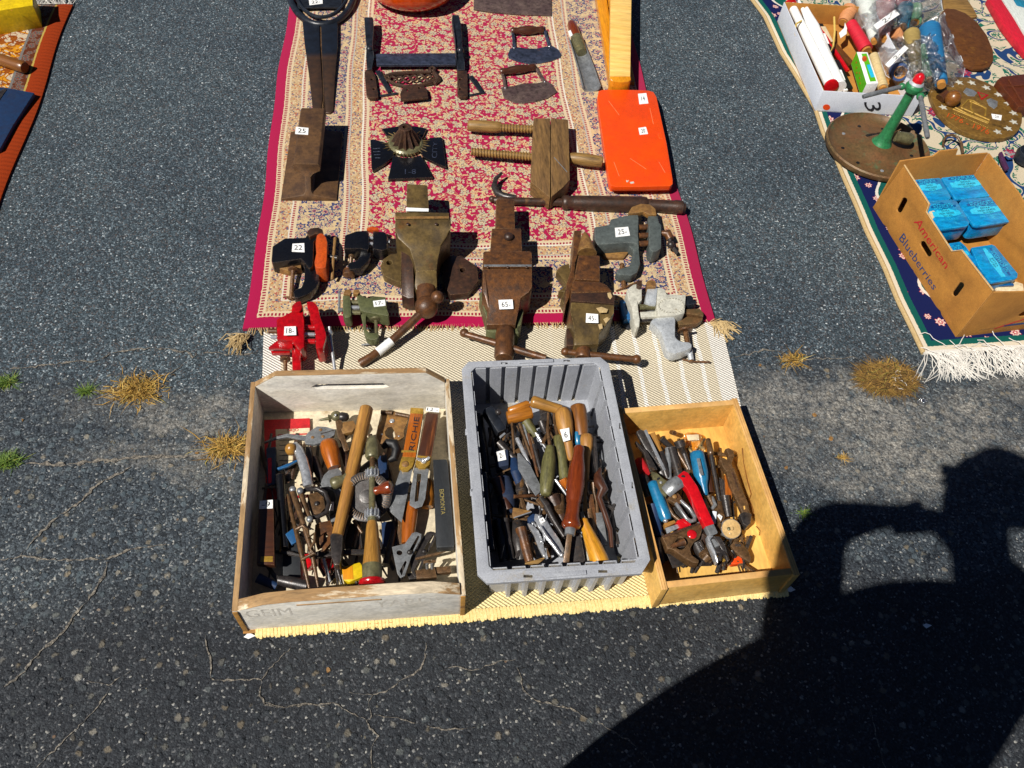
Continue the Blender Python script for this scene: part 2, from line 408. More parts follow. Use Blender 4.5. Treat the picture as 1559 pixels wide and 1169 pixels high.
def T(name, ct, lb, q, gp=None):
    """Empty at the base of a thing; q photo pixel (+height)"""
    o = bpy.data.objects.new(name, None); COL.objects.link(o); o.empty_display_size = .03
    M0 = Matrix.Translation(P(*q)); WM[o.name] = M0; o.matrix_basis = M0
    return tag(o, lb, ct, gp)

def TW(name, ct, lb, w, gp=None):
    o = bpy.data.objects.new(name, None); COL.objects.link(o); o.empty_display_size = .03
    M0 = Matrix.Translation(Vector(w)); WM[o.name] = M0; o.matrix_basis = M0
    return tag(o, lb, ct, gp)

def S(name, mat, par, poly, z, t=.004, bev=.0008, zb=None, ax=None, **k):
    m = MB().slab(poly, z, t, zb)
    if ax: m.ax = P(*ax[1], z) - P(*ax[0], z)
    return m.build(name, mat, par, bev, **k)
def R(name, mat, par, pp, r, n=12, bev=0, sq=1.0, **k): return MB().rod(pp, r, n, sq).build(name, mat, par, bev, **k)
def BAR(name, mat, par, pp, w, t=.003, bev=.0006, **k): return MB().bar(pp, w, t).build(name, mat, par, bev, **k)
def TU(name, mat, par, a, b, prof, n=16, bev=0, **k): return MB().turn(a, b, prof, n).build(name, mat, par, bev, ang=50, **k)
def BALL(name, mat, par, q, r, sq=1.0, **k): return MB().ball(q, r, sq).build(name, mat, par, **k)
def ell(cx, cy, rx, ry, n=20, a0=0, a1=360):
    return [(cx + rx * math.cos(rad(a0 + (a1 - a0) * k / n)), cy + ry * math.sin(rad(a0 + (a1 - a0) * k / n))) for k in range(n if a1 - a0 == 360 else n + 1)]

_TXT = {}
def txt(s_):
    """flat lettering as 2-D triangles scaled to the unit square"""
    if s_ not in _TXT:
        cu = bpy.data.curves.new('writing', 'FONT'); cu.body = s_; cu.resolution_u = 2
        ob = bpy.data.objects.new('writing', cu); COL.objects.link(ob)
        dg = bpy.context.evaluated_depsgraph_get(); me = bpy.data.meshes.new_from_object(ob.evaluated_get(dg))
        vv = [v.co.copy() for v in me.vertices]; ff = [list(p.vertices) for p in me.polygons]
        lo = [min(v[i] for v in vv) for i in range(2)]; hi = [max(v[i] for v in vv) for i in range(2)]
        _TXT[s_] = ([((v.x - lo[0]) / (hi[0] - lo[0]), (v.y - lo[1]) / (hi[1] - lo[1])) for v in vv], ff)
        bpy.data.objects.remove(ob); bpy.data.curves.remove(cu); bpy.data.meshes.remove(me)
    return _TXT[s_]
for _s in ('22', '18-', '17-', '65-', '45-', '25-', '25', '22-', '6', '-9', '12 -', '17', '2-', '3', 'American', 'Blueberries', 'EDGEWORTH', 'EXTRA', 'HIGH GRADE', 'SLICED',
           'PIPE TOBACCO', '1776 - 1976', 'RICHIE', 'EICMONTA', '4', '20', 'GEIM', 'YARDS', '1-8', 'NEJO', '14', 'P', 'CITY', '29'):
    txt(_s)

def write(s_, quad, par, mat='ink', name='writing', off=.0006, mg=(0, 0), thick=0.0):
    """lettering on the quad TL,TR,BR,BL of world points"""
    a, b, c, d = [Vector(q) for q in quad]
    n = (b - a).cross(d - a).normalized() * -1
    if n.dot(Vector((0, 0, CAMZ)) - a) < 0: n = -n
    vv, ff = txt(s_); m = MB()
    def at(u, v):
        u = mg[0] + u * (1 - 2 * mg[0]); v = mg[1] + v * (1 - 2 * mg[1])
        return (d.lerp(c, u)).lerp(a.lerp(b, u), v) + n * off
    m.add([at(u, v) for u, v in vv], ff)
    return m.build(name, mat, par)

def K(par, q, z, s_, mg=(.18, .22), mat='paper', ink='ink', nm='price_sticker'):
    """price sticker: four photo pixels TL,TR,BR,BL (optional own height)"""
    w = [P(p[0], p[1], p[2] if len(p) > 2 else z) for p in q]
    n = (w[1] - w[0]).cross(w[3] - w[0]).normalized()
    if n.dot(Vector((0, 0, CAMZ)) - w[0]) < 0: n = -n
    m = MB().prism([p + n * .0007 for p in w], [p - n * .0002 for p in w])
    o = m.build(nm, mat, par)
    if s_: write(s_, [p + n * .0007 for p in w], o, ink, 'price_writing', .0005, mg)
    return o
# ------------------------------------------------------------------ asphalt
def asphalt():
    t = NT('asphalt')
    v = t.new('ShaderNodeTexCoord').outputs['Object']
    x, y, z = t.xyz(v)
    wob = t.noise(v, 2.2, 5, .6)
    yy = t.math('ADD', y, t.math('MULTIPLY', t.math('SUBTRACT', wob, .5), .28))
    old = t.math('SUBTRACT', 1.0, t.step(yy, 1.06, 1.14))            # older, coarse surface nearer than the joint
    seal = t.math('SUBTRACT', 1.0, t.step(yy, .50, .66))             # darker binder-rich strip
    # fine chippings
    w1 = t.vmath('ADD', v, t.vmath('MULTIPLY', t.noise(v, 60, 3, .6, out=1), (.006, .006, .006)))
    a = t.vor(w1, 290); b = t.vor(w1, 560); c = t.vor(w1, 62); c.inputs['Randomness'].default_value = 1
    ra = t.xyz(a.outputs['Color'])[0]; rb = t.xyz(b.outputs['Color'])[1]; rc = t.xyz(c.outputs['Color'])[0]
    hue = t.xyz(a.outputs['Color'])[2]
    base = t.ramp(ra, [(0, hx('20272c')), (.45, hx('364148')), (.8, hx('4a575f')), (.93, hx('647178')), (.985, hx('858f94')), (1, hx('c0c4c4'))])
    base = t.mix(t.math('MULTIPLY', t.step(hue, .82, .97), .35), base, hx('6c5a50'))
    fine = t.ramp(rb, [(0, (.5, .5, .52)), (.6, (1, 1, 1)), (.95, (1.3, 1.3, 1.3)), (1, (1.8, 1.8, 1.8))])
    col_new = t.mix(.8, base, t.mix(1.0, base, fine, 'MULTIPLY'))
    # coarse old surface
    w2 = t.vmath('ADD', v, t.vmath('MULTIPLY', t.noise(v, 70, 4, .65, out=1), (.014, .014, .014)))
    c2 = t.vor(w2, 66); rc = t.xyz(c2.outputs['Color'])[0]
    stone = t.math('MULTIPLY', t.math('SUBTRACT', 1.0, t.step(c2.outputs['Distance'], .28, .52)), t.step(t.xyz(c2.outputs['Color'])[1], .45, .6))
    big = t.ramp(rc, [(0, hx('2b3138')), (.4, hx('47525a')), (.7, hx('5a666c')), (.86, hx('62625c')), (.94, hx('766a56')), (1, hx('9a968c'))])
    mort = t.ramp(ra, [(0, hx('1d2227')), (.4, hx('31383f')), (.7, hx('434b52')), (.9, hx('5a6268')), (.97, hx('76797a')), (1, hx('a4a29c'))])
    mort = t.mix(.6, mort, t.mix(1.0, mort, fine, 'MULTIPLY'))
    col_old = t.mix(t.math('MULTIPLY', stone, .85), mort, big)
    col_old = t.mix(1.0, col_old, t.ramp(t.noise(v, 30, 6, .7), [(.3, (.62, .64, .68)), (.7, (1.3, 1.28, 1.22))]), 'MULTIPLY')
    tar = t.ramp(ra, [(0, hx('191b20')), (.6, hx('24272c')), (.9, hx('33363a')), (.975, hx('505154')), (1, hx('98968f'))])
    tar = t.mix(t.math('MULTIPLY', stone, t.math('MULTIPLY', t.step(rc, .72, .8), .6)), tar, big)
    col_old = t.mix(t.math('MULTIPLY', seal, .9), col_old, tar)
    # dust: pale grit in a band around the joint, more on the right
    n2 = t.noise(v, 5.5, 7, .68)
    yd = t.math('ADD', y, t.math('MULTIPLY', t.math('SUBTRACT', t.noise(v, 3.2, 6, .68), .5), .42)); xd = t.math('ADD', x, t.math('MULTIPLY', t.math('SUBTRACT', t.noise(v, 4.1, 5, .65), .5), .5))
    def blob(cx, cy, rx, ry):
        q = t.math('ADD', t.math('POWER', t.math('DIVIDE', t.math('SUBTRACT', xd, cx), rx), 2), t.math('POWER', t.math('DIVIDE', t.math('SUBTRACT', yd, cy), ry), 2))
        return t.math('SUBTRACT', 1.0, t.step(q, .25, 1.3))
    side = t.math('MAXIMUM', t.math('MAXIMUM', blob(1.0, .90, .42, .17), blob(1.35, .93, .4, .12)), t.math('MAXIMUM', t.math('MULTIPLY', blob(-.60, 1.03, .24, .07), .8), t.math('MULTIPLY', blob(-.55, .9, .2, .05), .6)))
    dust = t.math('MULTIPLY', side, t.step(n2, .30, .62), clamp=True)
    dustc = t.ramp(t.noise(v, 150, 5, .75), [(.34, hx('44423e')), (.5, hx('8a857c')), (.66, hx('cfc9be'))])
    col_old = t.mix(t.math('MULTIPLY', t.math('MULTIPLY', dust, t.step(t.noise(v, 42, 5, .7), .30, .62)), .8), col_old, dustc)
    col = t.mix(old, col_new, col_old)
    lg = t.noise(v, 3.0, 4, .6)
    col = t.mix(1.0, col, t.ramp(lg, [(.3, (.72, .75, .80)), (.7, (1.18, 1.17, 1.14))]), 'MULTIPLY')
    ha = t.math('SUBTRACT', 1.0, a.outputs['Distance']); hb = t.math('SUBTRACT', 1.0, b.outputs['Distance'])
    hgt = t.math('ADD', t.math('ADD', t.math('MULTIPLY', ha, .6), t.math('MULTIPLY', ra, .5)), t.math('MULTIPLY', hb, .2))
    hgt = t.math('ADD', hgt, t.math('MULTIPLY', t.math('MULTIPLY', t.math('ADD', t.math('MULTIPLY', stone, 1.2), t.math('MULTIPLY', t.noise(v, 40, 6, .75), 2.2)), old), 1.1))
    t.b.inputs['Specular IOR Level'].default_value = .35
    return t.fin(col, t.math('ADD', t.math('MULTIPLY', rb, .25), .62), t.bump(hgt, .75, .0028))
MATS['asphalt'] = asphalt()
m = MB(); m.add([(-30, -20, 0), (30, -20, 0), (30, 40, 0), (-30, 40, 0)], [[0, 1, 2, 3]])
m.build('asphalt_ground', 'asphalt', org=(0, 0, 0), kind='structure')

# loose and embedded stones: coarse ones in the old surface, small bright chips everywhere
def islandmat(name, stops, r=.7):
    t = NT(name); g = t.new('ShaderNodeNewGeometry').outputs['Random Per Island']
    col = t.ramp(g, [(p, hx(c)) for p, c in stops])
    tc = t.new('ShaderNodeTexCoord').outputs['Object']; n = t.noise(tc, 260, 4, .6)
    col = t.mix(1.0, col, t.ramp(n, [(.3, (.7, .7, .7)), (.7, (1.2, 1.2, 1.2))]), 'MULTIPLY')
    MATS[name] = t.fin(col, r, t.bump(n, .4, .001))
islandmat('stones', [(0, '262b30'), (.35, '333b41'), (.62, '414a50'), (.78, '4c4c44'), (.88, '585040'), (.94, '68645a'), (.98, '5c4430'), (1, '9c988e')])
islandmat('chips', [(0, '272e34'), (.5, '39434a'), (.8, '4e585e'), (.94, '6e7476'), (.985, '9a9c9a'), (1, 'd0cec8')])
islandmat('straw', [(0, '5c4418'), (.3, '8f6c2a'), (.65, 'b08a3a'), (.85, 'c8a458'), (.95, '7a7a30'), (1, 'd8bc78')], .85)
islandmat('nest', [(0, '3c2c14'), (.35, '6e5024'), (.65, '8a6a34'), (.85, 'a8823c'), (1, '6a6a2c')], .9)
islandmat('weed_green', [(0, '2c4410'), (.4, '4a661a'), (.8, '64802a'), (1, '8c8c3a')], .7)
def stone(m, c, r, flat):
    n = random.choice((6, 7, 8)); a0 = rnd(0, 6.3); e = rnd(.55, 1); rz = rnd(0, 3.14)
    ring = []
    for k in range(n):
        a = a0 + 2 * math.pi * k / n; q = r * rnd(.72, 1.12)
        x_, y_ = q * math.cos(a), q * math.sin(a) * e
        ring.append((x_ * math.cos(rz) - y_ * math.sin(rz), x_ * math.sin(rz) + y_ * math.cos(rz)))
    b = [Vector((c.x + x_, c.y + y_, -.001)) for x_, y_ in ring]
    tp = [Vector((c.x + x_ * .72, c.y + y_ * .72, flat * rnd(.7, 1.2))) for x_, y_ in ring]
    m.add(b + tp, [list(range(n, 2 * n))] + [[k, (k + 1) % n, n + (k + 1) % n, n + k] for k in range(n)])
def covered(x_, y_):
    return (-.43 < x_ < .70 and .52 < y_ < 3)
m = MB()
for _ in range(1700):
    px, py = rnd(-40, 1600), 545 + 640 * random.random() ** 1.0
    c = P(px, py)
    if covered(c.x, c.y): continue
    if c.y > 1.12 + .05 * math.sin(c.x * 5): continue
    dens = 1 if c.y > .55 else .28
    if random.random() > dens: continue
    stone(m, c, rnd(.0022, .0052) * (1.7 if random.random() < .08 else 1) * (1 if c.y > .5 else .8), rnd(.0003, .0008))
m.build('embedded_stones', 'stones', kind='stuff', org=(0, 0, 0))
m = MB()
for _ in range(4200):
    px, py = rnd(-40, 1600), rnd(-40, 1180)
    c = P(px, py)
    if covered(c.x, c.y): continue
    stone(m, c, rnd(.0007, .0016) * (1.8 if random.random() < .03 else 1), rnd(.0008, .0018))
m.build('stone_chips', 'chips', kind='stuff', org=(0, 0, 0))

# grit-filled cracks
t = NT('crack_grit'); v = t.new('ShaderNodeTexCoord').outputs['Object']
MATS['crack_grit'] = t.fin(t.ramp(t.noise(v, 260, 4, .7), [(.36, hx('1c1c1d')), (.48, hx('5c5750')), (.68, hx('9a9284'))]), .95, t.bump(t.noise(v, 400, 3, .6), .8, .002))
def sc(ox, oy, k, pts): return [(ox + a / k, oy + b / k) for a, b in pts]
CR = [(sc(0, 500, 2.921, [(0, 180), (120, 178), (230, 160), (300, 155), (350, 145), (430, 150), (490, 115), (570, 97), (680, 92), (750, 97), (830, 105), (860, 130), (900, 112), (950, 108), (1030, 120), (1150, 115)]), 1.5),
      (sc(0, 500, 2.921, [(860, 130), (800, 175), (720, 215)]), 1.4), (sc(0, 500, 2.921, [(580, 620), (480, 670), (410, 710), (370, 765), (300, 810), (240, 850), (170, 920), (120, 980), (90, 1015)]), 1.8),
      (sc(0, 500, 2.921, [(0, 1030), (100, 1015), (200, 1030), (330, 1030), (480, 1025), (600, 980), (740, 960)]), 1.5),
      (sc(0, 500, 2.921, [(120, 600), (280, 610), (440, 590), (620, 575), (840, 570), (1080, 600)]), 3),
      (sc(0, 780, 3.006, [(490, 230), (480, 290), (440, 350), (400, 410), (330, 480), (300, 540), (190, 640), (100, 740), (20, 800)]), 1.7),
      (sc(0, 780, 3.006, [(600, 725), (500, 795), (400, 770)]), .7), (sc(0, 780, 3.006, [(510, 800), (440, 900), (380, 960), (250, 1090), (170, 1169)]), .8),
      (sc(0, 780, 3.006, [(940, 560), (960, 660), (970, 770), (1080, 768), (1200, 765), (1230, 720), (1330, 620)]), .9), (sc(0, 780, 3.006, [(1200, 765), (1192, 840), (1215, 880), (1290, 895), (1400, 880), (1500, 885)]), .9),
      (sc(400, 900, 3.118, [(775, 250), (770, 330), (735, 385), (650, 430), (600, 470), (520, 490), (500, 550), (520, 590), (490, 620), (505, 650), (545, 690), (520, 740), (515, 845)]), .9),
      (sc(400, 900, 3.118, [(520, 490), (480, 495), (410, 480)]), .7), (sc(400, 900, 3.118, [(520, 590), (640, 605), (750, 630), (850, 655), (950, 655), (1020, 645)]), .8),
      (sc(400, 900, 3.118, [(490, 610), (420, 580), (340, 535), (250, 540), (100, 550), (0, 530)]), .8), (sc(400, 900, 3.118, [(1210, 360), (1240, 470), (1290, 520), (1400, 545), (1480, 565), (1559, 625)]), 1.0),
      (sc(400, 900, 3.118, [(840, 380), (900, 360), (1020, 375), (1100, 340), (1200, 325)]), .8),
      (sc(1060, 480, 4.103, [(190, 270), (260, 255), (330, 245), (420, 215), (520, 225)]), 1.3), ([(1180, 548), (1300, 545), (1390, 560)], .9), ([(1325, 1080), (1335, 1130), (1350, 1180)], .8), ([(910, 1100), (960, 1130), (1010, 1180)], .8)]
m = MB()
for pl, w in CR:
    pts = []
    for i in range(len(pl) - 1):
        n = max(2, int(math.dist(pl[i], pl[i + 1]) / 6))
        for k in range(n):
            u = k / n
            pts.append((pl[i][0] * (1 - u) + pl[i + 1][0] * u + rnd(-1.7, 1.7), pl[i][1] * (1 - u) + pl[i + 1][1] * u + rnd(-1.7, 1.7)))
    pts.append(pl[-1]); L, Rr, N = [], [], len(pts)
    for i, q in enumerate(pts):
        c = P(*q); d = (P(*pts[min(i + 1, N - 1)]) - P(*pts[max(i - 1, 0)])).normalized(); sd = Vector((-d.y, d.x, 0))
        ww = w * .0013 * rnd(.2, 1.6) * (.12 if math.sin(i * .55 + w * 9) + rnd(-.5, .5) > 1.05 else 1) * min(1, .3 + i / 5, .3 + (N - 1 - i) / 5)
        L.append(c + sd * ww + Vector((0, 0, .0022))); Rr.append(c - sd * ww + Vector((0, 0, .0022)))
    m.add(L + Rr, [[i, i + 1, N + i + 1, N + i] for i in range(N - 1)])
m.build('crack_grit', 'crack_grit', kind='structure', org=(0, 0, 0))

# ------------------------------------------------------------------ rugs
def rug_field(t, uv, ground, petals, sc_, r0, dark, seedoff=(0, 0, 0)):
    """scattered rosettes: petal-edged discs with a dark outline and a heart, on ground colour"""
    vv = t.vmath('ADD', uv, seedoff)
    wv = t.vmath('ADD', vv, t.vmath('MULTIPLY', t.noise(vv, 55, 3, .6, out=1), (.010, .010, 0)))
    vo = t.new('ShaderNodeTexVoronoi', voronoi_dimensions='2D'); t.put(vo.inputs['Vector'], wv); vo.inputs['Scale'].default_value = sc_; vo.inputs['Randomness'].default_value = .85
    d = t.vmath('SUBTRACT', wv, vo.outputs['Position']); dx, dy, _ = t.xyz(d)
    ang = t.math('ARCTAN2', dy, dx)
    rr = t.xyz(vo.outputs['Color'])[0]
    pet = t.math('ADD', 1.0, t.math('MULTIPLY', t.math('SINE', t.math('ADD', t.math('MULTIPLY', ang, 7.0), t.math('MULTIPLY', rr, 6.0))), .22))
    rad_ = t.math('MULTIPLY', t.math('MULTIPLY', pet, r0), t.math('ADD', .55, t.math('MULTIPLY', rr, .6)))
    q = t.math('DIVIDE', t.math('MULTIPLY', vo.outputs['Distance'], 1.0 / sc_ * 1.0), rad_)
    nz = t.noise(vv, 420, 3, .7)
    q = t.math('ADD', q, t.math('MULTIPLY', t.math('SUBTRACT', nz, .5), .5))
    inner = t.ramp(q, [(0, petals[0]), (.2, petals[1]), (.34, dark), (.45, petals[2]), (.7, petals[0]), (.80, petals[2]), (.88, dark)], 'CONSTANT')
    return t.mix(t.math('LESS_THAN', q, 1.0), ground, inner)

def persian(W_, name):
    t = NT(name); uv = t.new('ShaderNodeUVMap').outputs[0]
    x, y, _ = t.xyz(uv)
    dx = t.math('MINIMUM', x, t.math('SUBTRACT', W_, x)); d = t.math('MINIMUM', dx, y)
    d = t.math('ADD', d, t.math('MULTIPLY', t.math('SUBTRACT', t.noise(uv, 120, 3, .6), .5), .0055))
    along = t.mix(t.math('LESS_THAN', y, dx), y, x)
    al = t.xyz(along)[0]
    RED, CR_, TAN, NAV, GR = hx('9e0840'), hx('c9b594'), hx('b58a52'), hx('343450'), hx('8f8a80')
    fl = rug_field(t, uv, RED, (hx('c8b896'), hx('a87a5c'), hx('aca08a')), 29, .0128, hx('463c4a'))
    fl2 = rug_field(t, uv, fl, (hx('ccb68c'), hx('b48a50'), hx('d0c4a4')), 70, .0043, hx('54404c'), (3.3, 1.7, 0))
    vine = t.math('ABSOLUTE', t.math('SUBTRACT', t.noise(uv, 26, 3, .55, 1.2), .5))
    field = t.mix(t.math('MULTIPLY', t.math('LESS_THAN', vine, .022), t.math('GREATER_THAN', t.noise(uv, 160, 2, .5), .42)), fl2, hx('c8a878'))
    # fine multicolour filler for the guard bands
    sp = t.xyz(t.vor(uv, 260).outputs['Color'])[0]
    gold = t.ramp(sp, [(0, hx('b2926a')), (.42, hx('bea684')), (.66, hx('a0584a')), (.76, hx('54546a')), (.88, hx('d0b890')), (.97, hx('b8703c'))], 'CONSTANT')
    navy = rug_field(t, uv, hx('c4aa80'), (hx('34365a'), hx('a02848'), hx('3c4068')), 40, .0165, hx('c8b088'), (1.1, 5.2, 0))
    navy = rug_field(t, uv, navy, (hx('b8a888'), hx('a83850'), hx('c8b48c')), 70, .0055, hx('44405a'), (7.1, 2.2, 0))
    dots = t.math('GREATER_THAN', t.math('SINE', t.math('MULTIPLY', al, 2 * math.pi / .0085)), -.15)
    dotc = t.mix(dots, CR_, hx('8c1034'))
    def idx(a, b): return t.math('MULTIPLY', t.math('GREATER_THAN', d, a), t.math('LESS_THAN', d, b))
    col = t.ramp(t.math('DIVIDE', d, .30), [(0, RED), (.027 / .3, CR_), (.039 / .3, CR_), (.076 / .3, hx('c9c0b0')), (.0865 / .3, CR_), (.092 / .3, CR_), (.209 / .3, CR_), (.219 / .3, hx('a8a29a')), (.254 / .3, hx('d4ccbc')), (.2655 / .3, CR_), (.273 / .3, RED)], 'CONSTANT')
    for a_, b_, c_ in ((.031, .039, dotc), (.045, .076, gold), (.080, .0865, dotc), (.094, .206, navy), (.213, .219, dotc), (.223, .254, gold), (.259, .2655, dotc)):
        col = t.mix(idx(a_, b_), col, c_)
    col = t.mix(t.math('GREATER_THAN', d, .273), col, field)
    pile = t.noise(uv, 700, 3, .7); big = t.noise(uv, 9, 3, .5)
    col = t.mix(1.0, col, t.ramp(pile, [(.25, (.68, .68, .68)), (.75, (1.22, 1.22, 1.22))]), 'MULTIPLY')
    t.b.inputs['Sheen Weight'].default_value = .12
    t.b.inputs['Specular IOR Level'].default_value = .15
    MATS[name] = t.fin(col, .92, t.bump(t.math('ADD', pile, t.math('MULTIPLY', big, .3)), .45, .0025))
persian(1.12, 'persian_wool')

def sheet(o, ux, uy, W_, L_, nx, ny, z0, z1, wob=lambda u, v: (0, 0, 0)):
    """rug as a closed slab: grid on top with rounded rim, sides and underside; uv in metres"""
    m = MB(); uv = []; idx = {}
    for j in range(ny + 1):
        for i in range(nx + 1):
            u, v = W_ * i / nx, L_ * j / ny; a, b, c = wob(u, v)
            e = min(u, W_ - u, v, L_ - v); drop = .003 * max(0, 1 - e / .012) ** 2
            idx[(i, j)] = len(m.v); m.v.append(o + ux * (u + a) + uy * (v + b) + Vector((0, 0, z1 + c - drop))); uv.append((u, v))
    for j in range(ny):
        for i in range(nx): m.f.append([idx[i, j], idx[i + 1, j], idx[i + 1, j + 1], idx[i, j + 1]])
    rim = [(i, 0) for i in range(nx)] + [(nx, j) for j in range(ny)] + [(i, ny) for i in range(nx, 0, -1)] + [(0, j) for j in range(ny, 0, -1)]
    low = []
    for q in rim:
        low.append(len(m.v)); w = m.v[idx[q]].copy(); w.z = z0; m.v.append(w); uv.append(uv[idx[q]])
    for k in range(len(rim)):
        l = (k + 1) % len(rim); m.f.append([idx[rim[k]], low[k], low[l], idx[rim[l]]])
    m.f.append(low[::-1])
    return m, uv
ZR = .0125
RX0, RY0, RW = -.432, 1.236, 1.122
rug = TW('persian_rug', 'rug', 'red oriental rug with floral field and striped border under the bench vises', (RX0, RY0, 0))
m, uv = sheet(Vector((RX0, RY0, 0)), Vector((1, 0, 0)), Vector((0, 1, 0)), RW, 2.0, 60, 110, .0015, ZR - .001,
              lambda u, v: (.005 * math.sin(v * 5) + .002 * math.sin(v * 17 + 2 * u), .004 * math.sin(u * 9) + .002 * math.sin(u * 31), .0014 + .0018 * math.sin(u * 7 + 1) * math.sin(v * 6)))
m.build('pile', 'persian_wool', rug, uv=uv, ang=60)
def threads(o, ux, uy, W_, n, L_, z, r, jit, mb, per=5, lift=.006):
    """fringe yarns hanging off an edge along ux, lying on the ground towards -uy"""
    for k in range(n):
        u = W_ * (k + rnd(-.3, .3)) / n; p = o + ux * u + Vector((0, 0, z)); pts = [p.copy()]; dr = rnd(-jit, jit) + .5 * jit * math.sin(u * 40); le = L_ * rnd(.7, 1.1)
        for i in range(1, per + 1):
            dr += rnd(-jit, jit) * .5
            p = p - uy * (le / per) + ux * (dr * le / per)
            pts.append(Vector((p.x, p.y, max(.0035, z * (1 - i / per) + rnd(0.001, lift)))))
        mb.tube(pts, [r] * per + [r * .5], 4)
fb = MB(); threads(Vector((RX0 + .015, RY0 + .002, 0)), Vector((1, 0, 0)), Vector((0, 1, 0)), 1.09, 230, .022, .010, .0011, .5, fb, 3, .003)
fb.build('fringe', 'fringe_tan', rug, kind='stuff', rot=False)
for (cx, cy, dx, L_) in ((372, 512, -1, .05), (1088, 492, 1, .055)):           # corner tassels
    fb = MB(); o = P(cx, cy, .012)
    for k in range(46):
        a = rnd(-.9, .9); pts = [o + Vector((rnd(-.012, .012), rnd(-.008, .008), 0))]; d = Vector((dx * math.cos(a) * .75, -.35 + math.sin(a) * .6, 0)); le = L_ * rnd(.5, 1.15)
        for i in range(5):
            d = d + Vector((rnd(-.35, .35), rnd(-.45, .25), 0)); pts.append(pts[-1] + d.normalized() * le / 5); pts[-1].z = max(.003, .012 - .002 * i + rnd(0, .008))
        fb.tube(pts, .0011, 4)
    fb.build('tassel', 'fringe_tan', rug, kind='stuff', rot=False)

# woven jute mat under the boxes
def jute():
    t = NT('jute_weave'); uv = t.new('ShaderNodeUVMap').outputs[0]; x, y, _ = t.xyz(uv)
    sx = t.math('SINE', t.math('MULTIPLY', x, 2 * math.pi / .0105)); sy = t.math('SINE', t.math('MULTIPLY', y, 2 * math.pi / .0075))
    wv = t.math('MULTIPLY', sx, sy); n = t.noise(uv, 260, 4, .65)
    side = t.math('ADD', t.math('LESS_THAN', x, .042), t.math('GREATER_THAN', x, 1.078))
    st = t.math('GREATER_THAN', t.math('SINE', t.math('MULTIPLY', t.math('ADD', x, t.math('MULTIPLY', t.noise(uv, 14, 2, .5), .012)), 2 * math.pi / .052)), .82)
    far = t.step(y, .16, .42)
    band = t.mix(t.math('MULTIPLY', st, t.step(x, .66, .8)), hx('ddd2ba'), hx('f2eee6'))
    body = t.mix(far, hx('f6e2a8'), band)
    body = t.mix(side, body, hx('e8e4dc'))
    body = t.mix(1.0, body, t.ramp(wv, [(-.0, (.84, .83, .81)), (.62, (1.1, 1.1, 1.1))]), 'MULTIPLY')
    body = t.mix(1.0, body, t.ramp(n, [(.25, (.7, .7, .7)), (.75, (1.2, 1.2, 1.2))]), 'MULTIPLY')
    t.b.inputs['Specular IOR Level'].default_value = .15
    MATS['jute_weave'] = t.fin(body, .9, t.bump(t.math('ADD', wv, t.math('MULTIPLY', n, .8)), .8, .0025))
jute()
A_, B_ = P(386, 966), P(1203, 898)
C_ = P(404, 508)
ux = Vector((B_.x - A_.x, B_.y - A_.y, 0)).normalized(); MW = 1.115
mat_ = TW('woven_mat', 'mat', 'pale woven jute mat with white edges under the three tool boxes', (A_.x, A_.y, 0))
PA = [P(389, 966), P(1196, 902), P(1096, 492), P(402, 507)]
m = MB(); uv = []; nx, ny = 60, 40; grid = {}
for j in range(ny + 1):
    for i in range(nx + 1):
        u, v = i / nx, j / ny
        w = PA[0].lerp(PA[1], u).lerp(PA[3].lerp(PA[2], u), v)
        w.y = min(w.y, RY0 - .002)
        grid[i, j] = len(m.v); m.v.append(Vector((w.x, w.y, .0055 + .0008 * math.sin(u * 21) * math.sin(v * 17)))); uv.append((u * 1.12, v * .71))
for j in range(ny):
    for i in range(nx): m.f.append([grid[i, j], grid[i + 1, j], grid[i + 1, j + 1], grid[i, j + 1]])
m.build('weave', 'jute_weave', mat_, uv=uv)
lp = MB()
for k in range(156):                                # plied loops along the near edge
    u = (k + .5) / 156; p = PA[0].lerp(PA[1], u); d = (PA[1] - PA[0]).normalized(); nrm = Vector((d.y, -d.x, 0))
    q = p + Vector((0, 0, .0045)); hw = .0046 * rnd(.9, 1.12)
    lp.tube([q - nrm * .012 + Vector((0, 0, .001)), q - nrm * .004 + d * .0012 + Vector((0, 0, .0018)), q + nrm * .004 + d * .002, q + nrm * (.008 + rnd(-.003, .003)) + d * rnd(.001, .005) - Vector((0, 0, .002))], [hw, hw * 1.15, hw * 1.1, hw * .6], 6)
lp.build('edge_loops', 'jute_loop', mat_, kind='stuff', rot=False)

